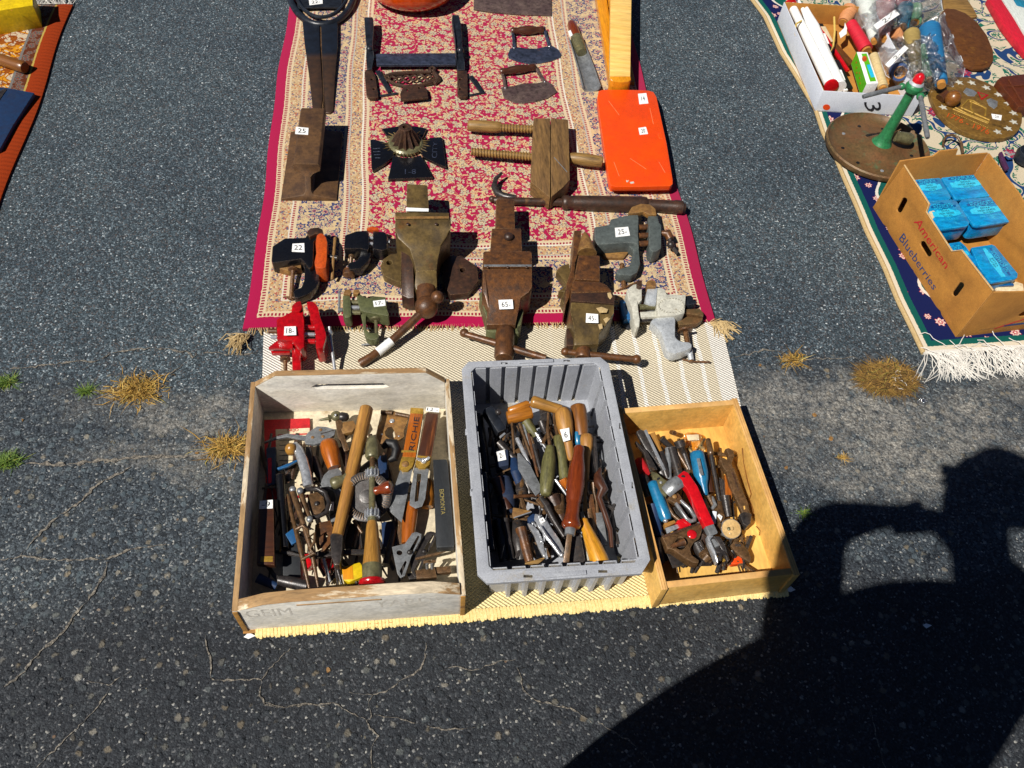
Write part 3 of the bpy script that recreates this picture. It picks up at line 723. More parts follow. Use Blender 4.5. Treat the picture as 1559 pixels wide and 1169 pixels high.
# green rug at the right
def green_rug():
    t = NT('green_wool'); uv = t.new('ShaderNodeUVMap').outputs[0]; x, y, _ = t.xyz(uv)
    d = t.math('MINIMUM', x, y); d = t.math('ADD', d, t.math('MULTIPLY', t.math('SUBTRACT', t.noise(uv, 160, 3, .6), .5), .004))
    al = t.xyz(t.mix(t.math('LESS_THAN', y, x), y, x))[0]
    GRN, NAV, CRM = hx('0a5048'), hx('0e1848'), hx('bfb29a')
    scr = t.math('ABSOLUTE', t.math('SUBTRACT', t.noise(uv, 7.5, 1, .4, 1.4), .5))
    lf = t.math('ABSOLUTE', t.math('SUBTRACT', t.noise(uv, 34, 3, .6, .8), .5))
    inner = t.mix(t.math('LESS_THAN', scr, .026), CRM, hx('1c3a66'))
    inner = t.mix(t.math('MULTIPLY', t.math('LESS_THAN', lf, .06), t.math('LESS_THAN', t.math('ABSOLUTE', t.math('SUBTRACT', scr, .075)), .03)), inner, hx('18604e'))
    inner = rug_field(t, uv, inner, (hx('a02c44'), hx('c06a70'), hx('8a2038')), 5.5, .026, hx('1c3a66'), (2.2, 4.4, 0))
    fl = rug_field(t, uv, NAV, (hx('d8cfc0'), hx('a82038'), hx('c8a8a0')), 17, .013, hx('a02038'), (.3, .6, 0))
    # wavy green vine with a pale outline inside the navy border
    wave = t.math('MULTIPLY', t.math('SINE', t.math('MULTIPLY', al, 2 * math.pi / .17)), .018)
    dv = t.math('SUBTRACT', t.math('ADD', d, wave), .105)
    border = t.mix(t.math('GREATER_THAN', dv, -.012), fl, GRN)
    border = t.mix(t.math('LESS_THAN', t.math('ABSOLUTE', t.math('ADD', dv, .012)), .0045), border, hx('cfc8bc'))
    col = t.ramp(t.math('DIVIDE', d, .2), [(0, hx('c8bda8')), (.017 / .2, GRN), (.034 / .2, NAV)], 'CONSTANT')
    col = t.mix(t.math('GREATER_THAN', d, .034), col, border)
    col = t.mix(t.math('GREATER_THAN', d, .125), col, inner)
    pile = t.noise(uv, 700, 3, .7)
    col = t.mix(1.0, col, t.ramp(pile, [(.25, (.68, .68, .68)), (.75, (1.25, 1.25, 1.25))]), 'MULTIPLY')
    t.b.inputs['Specular IOR Level'].default_value = .15
    MATS['green_wool'] = t.fin(col, .92, t.bump(pile, .45, .0025))
green_rug()
O2 = P(1404, 540); U2 = P(1559, 530) - O2; U2.z = 0; U2.normalize(); V2_ = Vector((-U2.y, U2.x, 0))
edge = [(1404, 540), (1385, 500), (1365, 460), (1345, 410), (1318, 355), (1302, 315), (1283, 272), (1270, 240), (1252, 205), (1240, 168), (1213, 122), (1188, 82), (1163, 27), (1141, -2)]
ew = [P(*q) - O2 for q in edge]; et = [(w.dot(V2_), w.dot(U2)) for w in ew]
def edge_off(v):
    for (a, x0), (b, x1) in zip(et, et[1:]):
        if a <= v <= b: k = (v - a) / (b - a); return x0 + (x1 - x0) * k
    return et[-1][1] + (v - et[-1][0]) * (et[-1][1] - et[0][1]) / (et[-1][0] - et[0][0])
grug = TW('green_rug', 'rug', 'green and navy floral rug with cream bound edge and long white fringe', (O2.x, O2.y, 0))
m, uv = sheet(O2, U2, V2_, 1.6, 2.9, 70, 130, .0015, .0095, lambda u, v: (edge_off(v) * max(0, 1 - u / 1.2), 0, .001 * math.sin(u * 9) * math.sin(v * 13)))
m.build('pile', 'green_wool', grug, uv=uv, ang=60)
fb = MB()
threads(O2, U2, V2_, .50, 300, .085, .009, .0011, .75, fb, 6, .009)
for k in range(26):
    pts = [O2 + U2 * rnd(.02, .45) + Vector((0, 0, .012)) + V2_ * rnd(-.04, .02)]; a = rnd(0, 6.3)
    for i in range(6): a += rnd(-.8, .8); pts.append(pts[-1] + Vector((math.cos(a), math.sin(a), 0)) * .012); pts[-1].z = rnd(.010, .02)
    fb.tube(pts, .0011, 4)
fb.build('fringe', 'string_white', grug, kind='stuff', rot=False)
m = MB(); m.tube([O2 + U2 * (.47 * k / 20) + V2_ * rnd(-.001, .001) + Vector((0, 0, .007)) for k in range(21)], [.0055] * 21, 6); m.build('header_cord', 'string_white', grug, rot=False)
m = MB(); m.tube([O2 + U2 * (edge_off(v)) + V2_ * v + Vector((0, 0, .0065)) for v in [i * .03 for i in range(90)]], [.0062] * 90, 8); m.build('bound_edge', 'fringe_tan', grug, rot=False)

# orange-brown rug at the left
def brown_rug():
    t = NT('brown_wool'); uv = t.new('ShaderNodeUVMap').outputs[0]; x, y, _ = t.xyz(uv)
    d = t.math('ADD', x, t.math('MULTIPLY', t.math('SUBTRACT', t.noise(uv, 120, 3, .6), .5), .005))
    cur = t.math('ABSOLUTE', t.math('SUBTRACT', t.noise(uv, 24, 2, .5, 1.8), .5))
    fld = t.ramp(t.noise(uv, 20, 2, .5, 1.2), [(0, hx('b8a890')), (.42, hx('8c4a10')), (.5, hx('c48418')), (.58, hx('c0b098')), (.68, hx('5a4c4a'))], 'CONSTANT')
    fld = t.mix(t.math('LESS_THAN', cur, .03), fld, hx('7c3a10'))
    gd = rug_field(t, uv, hx('5a2a14'), (hx('8a3414'), hx('56585c'), hx('6a6258')), 46, .012, hx('34302e'), (2, 3, 0))
    col = t.ramp(t.math('DIVIDE', d, .2), [(0, hx('8a300a')), (.046 / .2, hx('a89048')), (.051 / .2, hx('56301c'))], 'CONSTANT')
    col = t.mix(t.math('GREATER_THAN', d, .052), col, gd)
    col = t.mix(t.math('GREATER_THAN', d, .087), col, hx('6c6a68')); col = t.mix(t.math('GREATER_THAN', d, .094), col, fld)
    rib = t.math('SINE', t.math('MULTIPLY', y, 2 * math.pi / .016))
    pile = t.noise(uv, 600, 3, .7)
    col = t.mix(1.0, col, t.ramp(pile, [(.25, (.7, .7, .7)), (.75, (1.22, 1.22, 1.22))]), 'MULTIPLY')
    t.b.inputs['Specular IOR Level'].default_value = .15
    hh = t.math('ADD', pile, t.math('MULTIPLY', t.math('MULTIPLY', rib, .5), t.math('LESS_THAN', x, .034)))
    MATS['brown_wool'] = t.fin(col, .92, t.bump(hh, .5, .003))
brown_rug()
O3 = P(112, 10); e3 = P(-8, 345); V3 = (e3 - O3); V3.z = 0; V3.normalize(); U3 = Vector((V3.y, -V3.x, 0))
brug = TW('brown_rug', 'rug', 'rust brown patterned rug with thick bound edge at the left', (O3.x, O3.y, 0))
m, uv = sheet(O3, U3, V3, .9, 1.7, 40, 70, .0015, .0095, lambda u, v: (.006 * math.sin(v * 9) * max(0, 1 - u / .2), 0, .004 * max(0, 1 - abs(u - .018) / .018)))
m.build('pile', 'brown_wool', brug, uv=uv, ang=60)
fb = MB(); threads(O3, U3, V3, .3, 120, .05, .009, .0012, .6, fb, 4, .008)
fb.build('fringe', 'string_white', brug, kind='stuff', rot=False)
# the yarns run off the far end, so turn the strip round there
# ------------------------------------------------------------------ weeds in the joint
def tuft(name, lb, ct, px, py, w, hgt, n, mat, gp, spread=1.0, nest=False):
    m = MB(); c = P(px, py); s_ = mpp(px, py)
    for k in range(n):
        a = rnd(0, 6.28); q = abs(random.gauss(0, .45)) * w / 2 * s_ if not nest else math.sqrt(random.random()) * w / 2 * s_
        b = c + Vector((math.cos(a) * q, math.sin(a) * q * .62, (.018 * (1 - (q / (w / 2 * s_)) ** 2) * rnd(0, 1)) if nest else 0)); le = hgt * rnd(.4, 1.15)
        g_ = rnd(0, 6.28)
        d = Vector((math.cos(a) * spread * .5 + math.cos(g_) * .8, math.sin(a) * spread * .4 + math.sin(g_) * .6, rnd(.05, .75) if not nest else rnd(0, .6))).normalized()
        p1 = b + d * le * .5; p2 = b + d * le + Vector((rnd(-.8, .8), rnd(-.8, .8), -.4)) * le * .6; p2.z = max(p2.z, .001)
        sd = Vector((-d.y, d.x, 0)); sd = sd.normalized() * rnd(.0004, .0010) if sd.length > 1e-4 else Vector((.001, 0, 0))
        m.add([b - sd, b + sd, p1 + sd, p1 - sd, p2], [[0, 1, 2, 3], [3, 2, 4]])
    return m.build(name, mat, None, lb=lb, ct=ct, gp=gp, rot=False)
GW = 'weeds growing in the asphalt joint'
tuft('dry_grass_tuft', 'wide dry straw coloured grass tuft in the joint at the left', 'grass', 207, 596, 92, .036, 560, 'straw', GW)
tuft('dry_grass_tuft', 'dry straw tuft against the left wall of the white crate', 'grass', 345, 682, 70, .038, 380, 'straw', GW)
tuft('dry_grass_tuft', 'sparse pale grass tuft right of the woven mat', 'grass', 1205, 549, 42, .034, 120, 'straw', GW)
tuft('green_weed', 'small bright green weed beside the wide straw tuft', 'weed', 131, 596, 20, .022, 120, 'weed_green', GW, .6)
tuft('green_weed', 'green weed clump at the far left edge above the other', 'weed', 10, 583, 30, .026, 170, 'weed_green', GW, .6)
tuft('green_weed', 'big mossy green weed cushion at the left edge', 'weed', 12, 702, 46, .022, 420, 'weed_green', GW, .6)
tuft('green_weed', 'tiny yellowish weed in the dust beyond the plywood box', 'weed', 1283, 697, 22, .014, 50, 'straw', GW)
tuft('green_weed', 'tiny green sprig beside the plywood box in the shadow', 'weed', 1222, 782, 24, .018, 60, 'weed_green', GW)
nst = tuft('straw_clump', 'matted round clump of brown dead grass near the white fringe', 'grass', 1350, 578, 86, .034, 2000, 'nest', GW, .9, True)
sm = MB()
for k in range(4):
    a = rnd(0, 6.3); pts = [P(1362 + rnd(-8, 18), 572 + rnd(-6, 10), .018)]
    for i in range(9): a += rnd(-.9, .9); pts.append(pts[-1] + Vector((math.cos(a), math.sin(a) * .7, 0)) * .006); pts[-1].z = rnd(.010, .017)
    sm.tube(pts, .0007, 4)
sm.build('white_string', 'string_white', None, rot=False, lb='tangled white string lying on the brown dead grass', ct='string')
for k, (px, py, w, col, lb) in enumerate(((1404, 610, 9, 'clear_plastic', 'small clear plastic scrap below the straw clump'), (1203, 897, 8, 'paper', 'white paper scrap at the plywood box corner'),
                                     (380, 968, 9, 'paper', 'white torn scrap under the white crate corner'), (1412, 953, 7, 'paper', 'pale scrap lying in the photographer shadow'))):
    S('paper_scrap', col, None, [(px - w, py + rnd(-3, 3)), (px + rnd(-3, 3), py - w * .6), (px + w, py + rnd(-2, 2)), (px + rnd(-2, 2), py + w * .5)], .006, .0008, 0, lb=lb, ct='litter', gp='litter on the asphalt')
for k in range(9):
    px, py = [(1240, 632), (1265, 668), (1197, 712), (1148, 700), (1110, 640), (505 - 470, 640), (300, 690), (1157, 556), (500, 1020)][k]
    m = MB(); stone(m, P(px, py), rnd(.004, .007), .003)
    m.build('dead_leaf', 'rust_light', None, rot=False, ct='leaf', gp='brown leaf bits on the asphalt', lb='small brown leaf bit ' + ['right of the plywood box top corner', 'in the pale dust between plywood box and straw clump', 'nearer of two beside the plywood box shadow', 'farther of two beside the plywood box shadow', 'just off the woven mat right corner', 'at the far left near the green weeds', 'left of the white crate by the straw tuft', 'beside the sparse pale grass tuft', 'on the dark asphalt below the white crate'][k])
# ------------------------------------------------------------------ things on the red rug
GV = 'bench vises set out on the red rug'
def cs(ox, oy, k):
    """reads coordinates measured in an enlarged crop of the photo"""
    def f(*a):
        q = [(ox + a[i] / k, oy + a[i + 1] / k) for i in range(0, len(a), 2)]
        return q if len(q) > 1 else q[0]
    return f
def zz(poly, *z): return [(p[0], p[1], z[min(i, len(z) - 1)]) for i, p in enumerate(poly)]

# tall rusty machinist vise
c = cs(540, 260, 3.712)
v = T('bench_vise', 'vise', 'largest vise, olive brown with flared jaw and a big round screw head', (645, 400), GV)
S('slide_bar', 'rust_olive', v, c(295, 78, 300, 73, 408, 80, 412, 90, 418, 215, 292, 212), .10, .05, .0015)
K(v, c(290, 208, 418, 214, 417, 230, 289, 228), .1008, None)
S('fixed_jaw', 'rust_olive', v, c(230, 232, 532, 236, 534, 268, 229, 270), .128, .10, .002)
bd = MB().slab(zz(c(228, 274, 542, 272, 542, 330, 520, 375, 487, 425, 470, 500, 464, 560, 345, 570, 335, 520, 310, 440, 245, 380, 228, 330), .128, .128, .122, .110, .10, .092, .088, .088, .092, .10, .11, .122), 0, zb=.02)
bd.ax = Vector((0, 1, 0)); body = bd.build('sliding_jaw', 'rust_olive', v, .004)
S('worn_highlight_jaw_edge', 'rust_light', v, c(232, 258, 532, 256, 533, 268, 231, 270), .1286, .0012, .0004)
for x in (300, 460): BALL('jaw_screw', 'rust_dark', v, (*c(x, 300), .128), 2.6, .4)
S('nose', 'rust_olive', body, zz(c(345, 566, 463, 560, 466, 655, 440, 672, 350, 672, 338, 655), .089, .089, .072, .07, .07, .072), 0, zb=.025, bev=.003)
S('guide_channel', 'rust_dark', v, zz(c(262, 400, 290, 440, 330, 520, 335, 715, 300, 722, 265, 700), .075, .075, .075, .06, .055, .06), 0, zb=.014, bev=.002)
for nm, pts in (('left', c(145, 540, 160, 500, 200, 472, 262, 462, 262, 632, 215, 615, 165, 590)), ('right', c(500, 480, 600, 480, 690, 540, 700, 620, 640, 690, 540, 700, 500, 640))):
    hole = ell(*(c(195, 518) if nm == 'left' else c(610, 560)), 4.5, 3.6, 12)
    MB().slabh([pts, hole], .035, .022).build('swivel_base', 'rust_olive' if nm == 'left' else 'rust_dark', v, .0015)  # right lobe gets a darker rust: its shade is put into the colour
hd = MB().ball((*c(406, 770), .058), 18.2, 1.0, 24).build('screw_head', 'rust_brown', v)
R('screw_neck', 'rust_brown', v, [(*c(404, 670), .06), (*c(404, 740), .058)], [16, 14])
R('handle', 'rust_brown', v, [(*c(470, 705), .078), (*c(405, 775), .058), (*c(340, 838), .047), (*c(205, 965), .03), (*c(95, 1050), .018), (*c(40, 1085), .014), (*c(28, 1092), .013)], [5.5, 6.2, 6.2, 6.2, 6.4, 7.5, 6], 14)
BALL('handle_knob', 'rust_brown', v, (*c(467, 714), .084), 10.2)
R('white_tape', 'paper', v, [(*c(208, 962), .0302), (*c(130, 1026), .0215)], [7, 7.2], 14)

# middle vise, price 65
v = T('bench_vise', 'vise', 'rust brown vise with a 65 price sticker, middle of the three large ones', (770, 450), GV)
S('slide_bar', 'rust_brown', v, c(800, 165, 806, 158, 896, 158, 902, 165, 905, 325, 797, 325), .085, .05, .0015)
blk = S('rear_block', 'rust_brown', v, c(775, 325, 940, 325, 946, 455, 765, 460), .092, .07, .002)
BALL('bolt', 'rust_dark', blk, (*c(870, 372), .096), 7.6, .8)
S('fixed_jaw', 'rust_brown', v, c(727, 460, 735, 453, 990, 453, 1000, 462, 1003, 542, 725, 542), .115, .09, .002)
bd = MB().slab(zz(c(725, 552, 1003, 552, 1003, 655, 985, 685, 940, 715, 925, 790, 910, 868, 745, 870, 752, 770, 735, 705, 722, 680), .115, .115, .104, .10, .092, .08, .07, .07, .082, .098, .102), 0, zb=.02)
bd.ax = Vector((0, 1, 0)); bd.build('sliding_jaw', 'rust_brown', v, .004)
for x in (752, 865, 972): BALL('jaw_screw', 'rust_dark', v, (*c(x, 543), .1145), 2.2, .4)
S('worn_highlight_jaw_edge', 'steel_grey', v, c(730, 529, 1000, 529, 1000, 540, 730, 540), .1155, .0012, .0004)  # pale strip with the jaw edge highlight put into its colour
S('side_lug', 'olive_paint', v, c(705, 692, 720, 682, 750, 678, 790, 800, 780, 818, 745, 832), .06, .05, .002)
S('side_lug', 'olive_paint', v, c(945, 775, 955, 790, 940, 870, 920, 880, 915, 810), .06, .05, .002)
S('collar', 'olive_paint', v, c(748, 850, 905, 850, 928, 918, 900, 915, 880, 905, 800, 912, 765, 910, 742, 900), .052, .045, .002)
MB().turn((*c(851, 890), .05), (*c(843, 1062), .046), [(0, 11), (.05, 14), (.2, 14.6), (.7, 15), (.94, 15), (1, 13)], 20).build('screw_head', 'rust_brown', v, ang=50)
R('handle', 'rust_brown', v, [(*c(610, 918), .044), (*c(805, 975), .048), (*c(930, 1015), .049), (*c(1080, 1058), .05)], [5, 5.6, 5.6, 5.4])
BALL('handle_knob', 'rust_brown', v, (*c(619, 917), .044), 7)
K(v, zz(c(812, 730, 892, 727, 897, 780, 818, 783), .095, .095, .085, .085), 0, '65-')

# third big vise with anvil horn, price 45
v = T('bench_vise', 'vise', 'brown anvil-horned vise with a 45 price sticker and bare yellow paint chips', (890, 470), GV)
S('jaw_plate', 'rust_brown', v, c(1240, 337, 1283, 335, 1275, 420, 1262, 470, 1245, 520, 1240, 620, 1222, 660, 1210, 720, 1192, 760, 1196, 640, 1222, 560, 1235, 440), .085, .07, .002)
MB().rod([(*c(1300, 350), .088), (*c(1303, 372), .088), (*c(1308, 420), .088), (*c(1313, 470), .085)], [2, 6, 11, 15], 16).build('anvil_horn', 'rust_light', v, ang=60)
S('neck', 'rust_brown', v, c(1265, 475, 1385, 478, 1386, 620, 1240, 612, 1252, 540), .10, .08, .003)
S('fixed_jaw', 'rust_brown', v, c(1236, 622, 1390, 628, 1425, 645, 1455, 682, 1224, 690, 1222, 665), .108, .085, .0025)
S('jaw_insert', 'rust_dark', v, c(1224, 693, 1457, 685, 1468, 710, 1467, 752, 1222, 735), .112, .09, .0015)
bd = MB().slab(zz(c(1222, 740, 1466, 756, 1466, 800, 1430, 860, 1382, 920, 1380, 980, 1240, 985, 1245, 905, 1222, 800), .112, .112, .108, .096, .082, .07, .07, .084, .108), 0, zb=.02)
bd.ax = Vector((0, 1, 0)); bd.build('sliding_jaw', 'rust_olive', v, .004)
S('base_ear', 'rust_olive', v, c(1140, 560, 1170, 535, 1212, 522, 1222, 600, 1200, 790, 1165, 720, 1185, 680, 1150, 680, 1200, 640), .04, .03, .002)
S('base_block', 'rust_dark', v, c(1196, 890, 1236, 882, 1262, 980, 1256, 990, 1197, 988), .055, .045, .002)
MB().turn((*c(1293, 985), .05), (*c(1287, 1062), .047), [(0, 10), (.1, 11.5), (.9, 12), (1, 10.5)], 18).build('screw_head', 'rust_brown', v, ang=50)
R('handle', 'rust_brown', v, [(*c(1190, 1022), .047), (*c(1290, 1035), .048), (*c(1450, 1052), .049), (970, 547, .049)], [5, 5.4, 5.4, 5.2])
BALL('handle_knob', 'rust_brown', v, (*c(1190, 1022), .047), 6.8)
BALL('handle_knob', 'rust_brown', v, (969, 547, .049), 7.5)
K(v, zz(c(1308, 805, 1375, 810, 1377, 860, 1306, 858), .108, .108, .098, .098), 0, '45-')

for q in (c(1365, 775, 1395, 768, 1432, 782, 1425, 800, 1385, 802), c(1428, 690, 1446, 686, 1456, 712, 1444, 726, 1432, 712), c(1405, 838, 1432, 822, 1448, 830, 1420, 862), c(1376, 868, 1398, 862, 1402, 890, 1384, 896)):
    S('bare_chip', 'fringe_tan', v, zz(q, .1126 if q[0][1] < 480 else .1), 0, .001, .0002)
for x in (755, 862, 975): pass
# small clamp-on vises
def screw(v, mat, a, b, pad, r=2.6, bar=None, mbar=None):
    """thumb screw a->b with round pad at a, tommy bar"""
    n = max(6, int(math.dist(a[:2], b[:2]) / .9)); o = R('clamp_screw', mat, v, [tuple(a[i] + (b[i] - a[i]) * k / n for i in range(3)) for k in range(n + 1)], [r * (1.06 if k % 2 else .84) for k in range(n + 1)], 10)
    if pad:
        d = P(*a) - P(*b); MB().lathe(P(*a), d, [(pad * mpp(*a) * .5, -.004), (pad * mpp(*a), -.002), (pad * mpp(*a), .0015), (pad * mpp(*a) * .8, .0025)], 18).build('clamp_pad', mat, o, ang=40)
    if bar: R('tommy_bar', mbar or mat, o, bar, 1.5, 8)
    return o
def rods(v, mat, lst, r, nm='guide_rod'):
    for a, b in lst: R(nm, mat, v, [a, b], r, 12)

c = cs(360, 320, 4.496)
v = T('bench_vise', 'vise', 'small black clamp vise with an orange front jaw and a 22 sticker', (462, 400), GV)
S('body', 'black_paint', v, c(245, 245, 330, 190, 400, 188, 470, 185, 500, 140, 515, 125, 560, 120, 545, 200, 530, 210, 525, 380, 500, 400, 440, 332, 245, 360, 238, 340), .055, .035, .005)
S('jaw_pad', 'rust_dark', v, c(480, 150, 505, 122, 560, 116, 590, 130, 596, 160, 545, 160, 500, 180), .066, .02, .002)
S('anvil_face', 'rust_light', v, c(248, 362, 440, 336, 442, 392, 400, 405, 350, 412, 290, 395), .034, .02, .0015)
S('front_jaw', 'orange_paint', v, c(548, 170, 570, 152, 592, 155, 612, 180, 622, 215, 620, 330, 612, 392, 580, 398, 538, 390, 532, 350, 545, 290, 540, 220), .066, .05, .004)
S('clamp_arm', 'black_paint', v, c(442, 330, 500, 345, 565, 400, 566, 490, 545, 530, 500, 570, 420, 602, 395, 595, 388, 560, 400, 545, 442, 528, 462, 480, 466, 405), .042, .022, .003)
screw(v, 'rust_brown', (*c(388, 405), .034), (*c(374, 612), .020), 8, 3.2, [(*c(325, 592), .022), (*c(440, 602), .022)])
hub = R('main_screw', 'steel_dark', v, [(*c(618, 312), .05), (*c(690, 328), .05)], [3, 4])
R('tommy_bar', 'rust_light', hub, [(*c(676, 190), .054), (*c(664, 330), .052), (*c(655, 475), .03)], 2.4, 8)
K(v, c(384, 230, 464, 226, 466, 288, 379, 284), .0552, '22')

v = T('bench_vise', 'vise', 'smallest vise, glossy black with a round brown clamp knob', (552, 385), GV)
S('body', 'black_paint', v, c(740, 168, 820, 140, 905, 135, 912, 255, 900, 275, 850, 262, 735, 262), .055, .034, .005)
S('front_jaw', 'black_paint', v, c(932, 138, 1020, 146, 1034, 175, 1034, 262, 1000, 275, 930, 262), .056, .036, .005)
S('jaw_tip', 'orange_paint', v, c(890, 122, 930, 108, 970, 118, 975, 132, 930, 132), .06, .012, .001)
rods(v, 'chrome', [((*c(905, 190), .045), (*c(938, 190), .045)), ((*c(905, 230), .045), (*c(938, 230), .045))], 3)
S('clamp_arm', 'black_paint', v, c(850, 262, 905, 270, 925, 300, 900, 350, 850, 400, 775, 405, 760, 380, 770, 358, 820, 345, 845, 310), .044, .024, .003)
screw(v, 'steel_brown', (*c(788, 315), .034), (*c(775, 410), .03), 4.5, 3)
MB().lathe(P(*c(772, 425), .026), P(*c(772, 425), .026) - P(*c(790, 330), .034), [(.010, -.006), (.0145, -.005), (.0155, 0), (.0145, .010), (.012, .012)], 20).build('clamp_knob', 'rust_brown', v)
hub = R('main_screw', 'chrome', v, [(*c(1030, 218), .044), (*c(1050, 220), .044)], [3, 4])
R('tommy_bar', 'chrome', hub, [(*c(1022, 180), .05), (*c(1020, 245), .045), (*c(1012, 308), .03)], 2, 8)

c = cs(400, 440, 5.197)
v = T('bench_vise', 'vise', 'bright red clamp vise with an 18 sticker and chrome handle', (455, 520), GV)
S('body', 'red_paint', v, zz(c(228, 180, 232, 130, 262, 100, 300, 92, 316, 130, 322, 200, 328, 250, 330, 455, 300, 478, 285, 470, 236, 405, 112, 400, 108, 240, 150, 215, 224, 200), .074, .074, .074, .074, .074, .07, .066), 0, zb=.02, bev=.005)
S('jaw_face', 'red_paint', v, c(226, 178, 232, 132, 262, 102, 298, 94, 312, 135, 305, 160, 290, 178), .078, .006, .0015)
S('front_jaw', 'red_paint', v, c(345, 98, 395, 93, 425, 118, 442, 150, 456, 220, 472, 260, 500, 340, 503, 385, 478, 462, 440, 470, 418, 462, 412, 330, 392, 250, 372, 240, 372, 185, 352, 150), .072, .052, .005)
S('anvil_shelf', 'red_paint', v, c(45, 458, 110, 408, 238, 408, 238, 470, 45, 468), .052, .008, .0015)
S('anvil_shelf', 'red_paint', v, c(62, 484, 215, 478, 215, 500, 70, 508), .036, .010, .0015)
S('clamp_arm', 'red_paint', v, c(228, 440, 300, 470, 304, 640, 232, 640), .045, .03, .003)
rods(v, 'red_paint', [((*c(325, 305), .05), (*c(412, 305), .05)), ((*c(325, 415), .05), (*c(416, 415), .05))], 4.4)
rods(v, 'chrome', [((*c(325, 360), .052), (*c(412, 360), .052))], 3.4, 'main_screw')
rods(v, 'rust_brown', [((*c(46, 333), .05), (*c(112, 333), .05))], 4); rods(v, 'steel_bright', [((*c(66, 380), .05), (*c(112, 380), .05))], 3.4)
screw(v, 'rust_brown', (*c(178, 556), .034), (*c(180, 650), .03), 8, 3)
hub = BALL('handle_hub', 'chrome', v, (*c(530, 348), .052), 5.6)
R('tommy_bar', 'chrome', hub, [(*c(528, 298), .06), (*c(532, 350), .053), (*c(570, 640), .022)], 2.6, 10)
K(v, zz(c(172, 298, 262, 295, 266, 364, 168, 367), .0748), 0, '18-')

v = T('bench_vise', 'vise', 'drab olive green clamp vise with a 17 sticker', (558, 480), GV)
S('body', 'olive_paint', v, c(742, 32, 775, 42, 800, 62, 838, 70, 880, 55, 972, 62, 978, 100, 980, 150, 1000, 205, 990, 212, 820, 182, 772, 168, 745, 70), .055, .036, .005)
S('front_jaw', 'olive_paint', v, c(632, 45, 690, 42, 698, 120, 702, 210, 680, 226, 650, 224, 632, 190), .056, .036, .005)
for q in (c(636, 35, 650, 5, 690, 0, 704, 25, 690, 42), c(712, 30, 722, 5, 760, 2, 770, 25, 750, 40)): S('jaw_tip', 'rust_light', v, q, .062, .012, .001)
rods(v, 'brass_green', [((*c(698, 106), .046), (*c(760, 106), .046)), ((*c(702, 186), .046), (*c(775, 186), .046))], 3.6); rods(v, 'chrome', [((*c(700, 147), .047), (*c(765, 147), .047))], 3.4, 'main_screw')
S('clamp_arm', 'olive_paint', v, c(772, 170, 820, 185, 815, 240, 820, 320, 850, 345, 912, 345, 920, 370, 905, 395, 860, 402, 820, 385, 800, 330), .044, .022, .003)
screw(v, 'brass_green', (*c(895, 236), .036), (*c(906, 436), .016), 8.8, 2.8, [(*c(782, 442), .014), (*c(905, 428), .018), (*c(992, 400), .022)], 'steel_grey')
hub = R('main_screw_head', 'steel_grey', v, [(*c(632, 165), .046), (*c(598, 165), .046)], [3, 4])
R('tommy_bar', 'steel_grey', hub, [(*c(608, 16), .056), (*c(606, 100), .052), (*c(604, 190), .04)], 1.9, 8)
K(v, c(872, 95, 968, 84, 972, 132, 880, 142), .0552, '17-')

c = cs(840, 290, 3.543)
v = T('bench_vise', 'vise', 'blue grey clamp vise with a 25 sticker and rusty jaw tips', (950, 370), GV)
S('body', 'grey_paint', v, c(230, 195, 310, 182, 318, 152, 410, 132, 430, 112, 465, 112, 470, 150, 468, 230, 472, 300, 448, 282, 400, 280, 245, 292, 232, 270), .058, .038, .005)
S('jaw_tip', 'rust_light', v, c(412, 122, 432, 88, 480, 70, 530, 74, 560, 98, 566, 130, 520, 128, 495, 112, 462, 120), .066, .014, .002)
S('front_jaw', 'grey_paint', v, c(520, 132, 572, 130, 580, 170, 592, 185, 592, 310, 570, 325, 545, 330, 526, 310), .06, .042, .005)
rods(v, 'rust_brown', [((*c(470, 200), .046), (*c(522, 196), .046)), ((*c(470, 245), .048), (*c(524, 242), .048)), ((*c(470, 288), .046), (*c(526, 284), .046))], 4.6)
S('anvil_underside', 'rust_light', v, c(250, 296, 400, 286, 415, 330, 390, 362, 285, 360, 262, 330), .024, .014, .002)
S('clamp_arm', 'grey_paint', v, c(402, 286, 470, 302, 478, 395, 462, 440, 430, 458, 365, 455, 346, 440, 352, 424, 415, 405, 428, 385, 440, 320), .046, .026, .005)
screw(v, 'rust_brown', (*c(378, 395), .036), (*c(390, 530), .016), 0, 3.8, [(*c(348, 542), .016), (*c(390, 525), .018), (*c(470, 490), .022)])
hub = R('main_screw', 'rust_brown', v, [(*c(592, 228), .05), (*c(625, 232), .05), (*c(640, 262), .046)], [3.4, 7, 6])
R('tommy_bar', 'steel_dark', hub, [(*c(628, 215), .054), (*c(640, 288), .046), (*c(676, 338), .03)], 3, 8); BALL('bar_end', 'steel_dark', hub, (*c(642, 292), .045), 6)
K(v, c(340, 202, 412, 196, 422, 243, 345, 252), .0584, '25-')

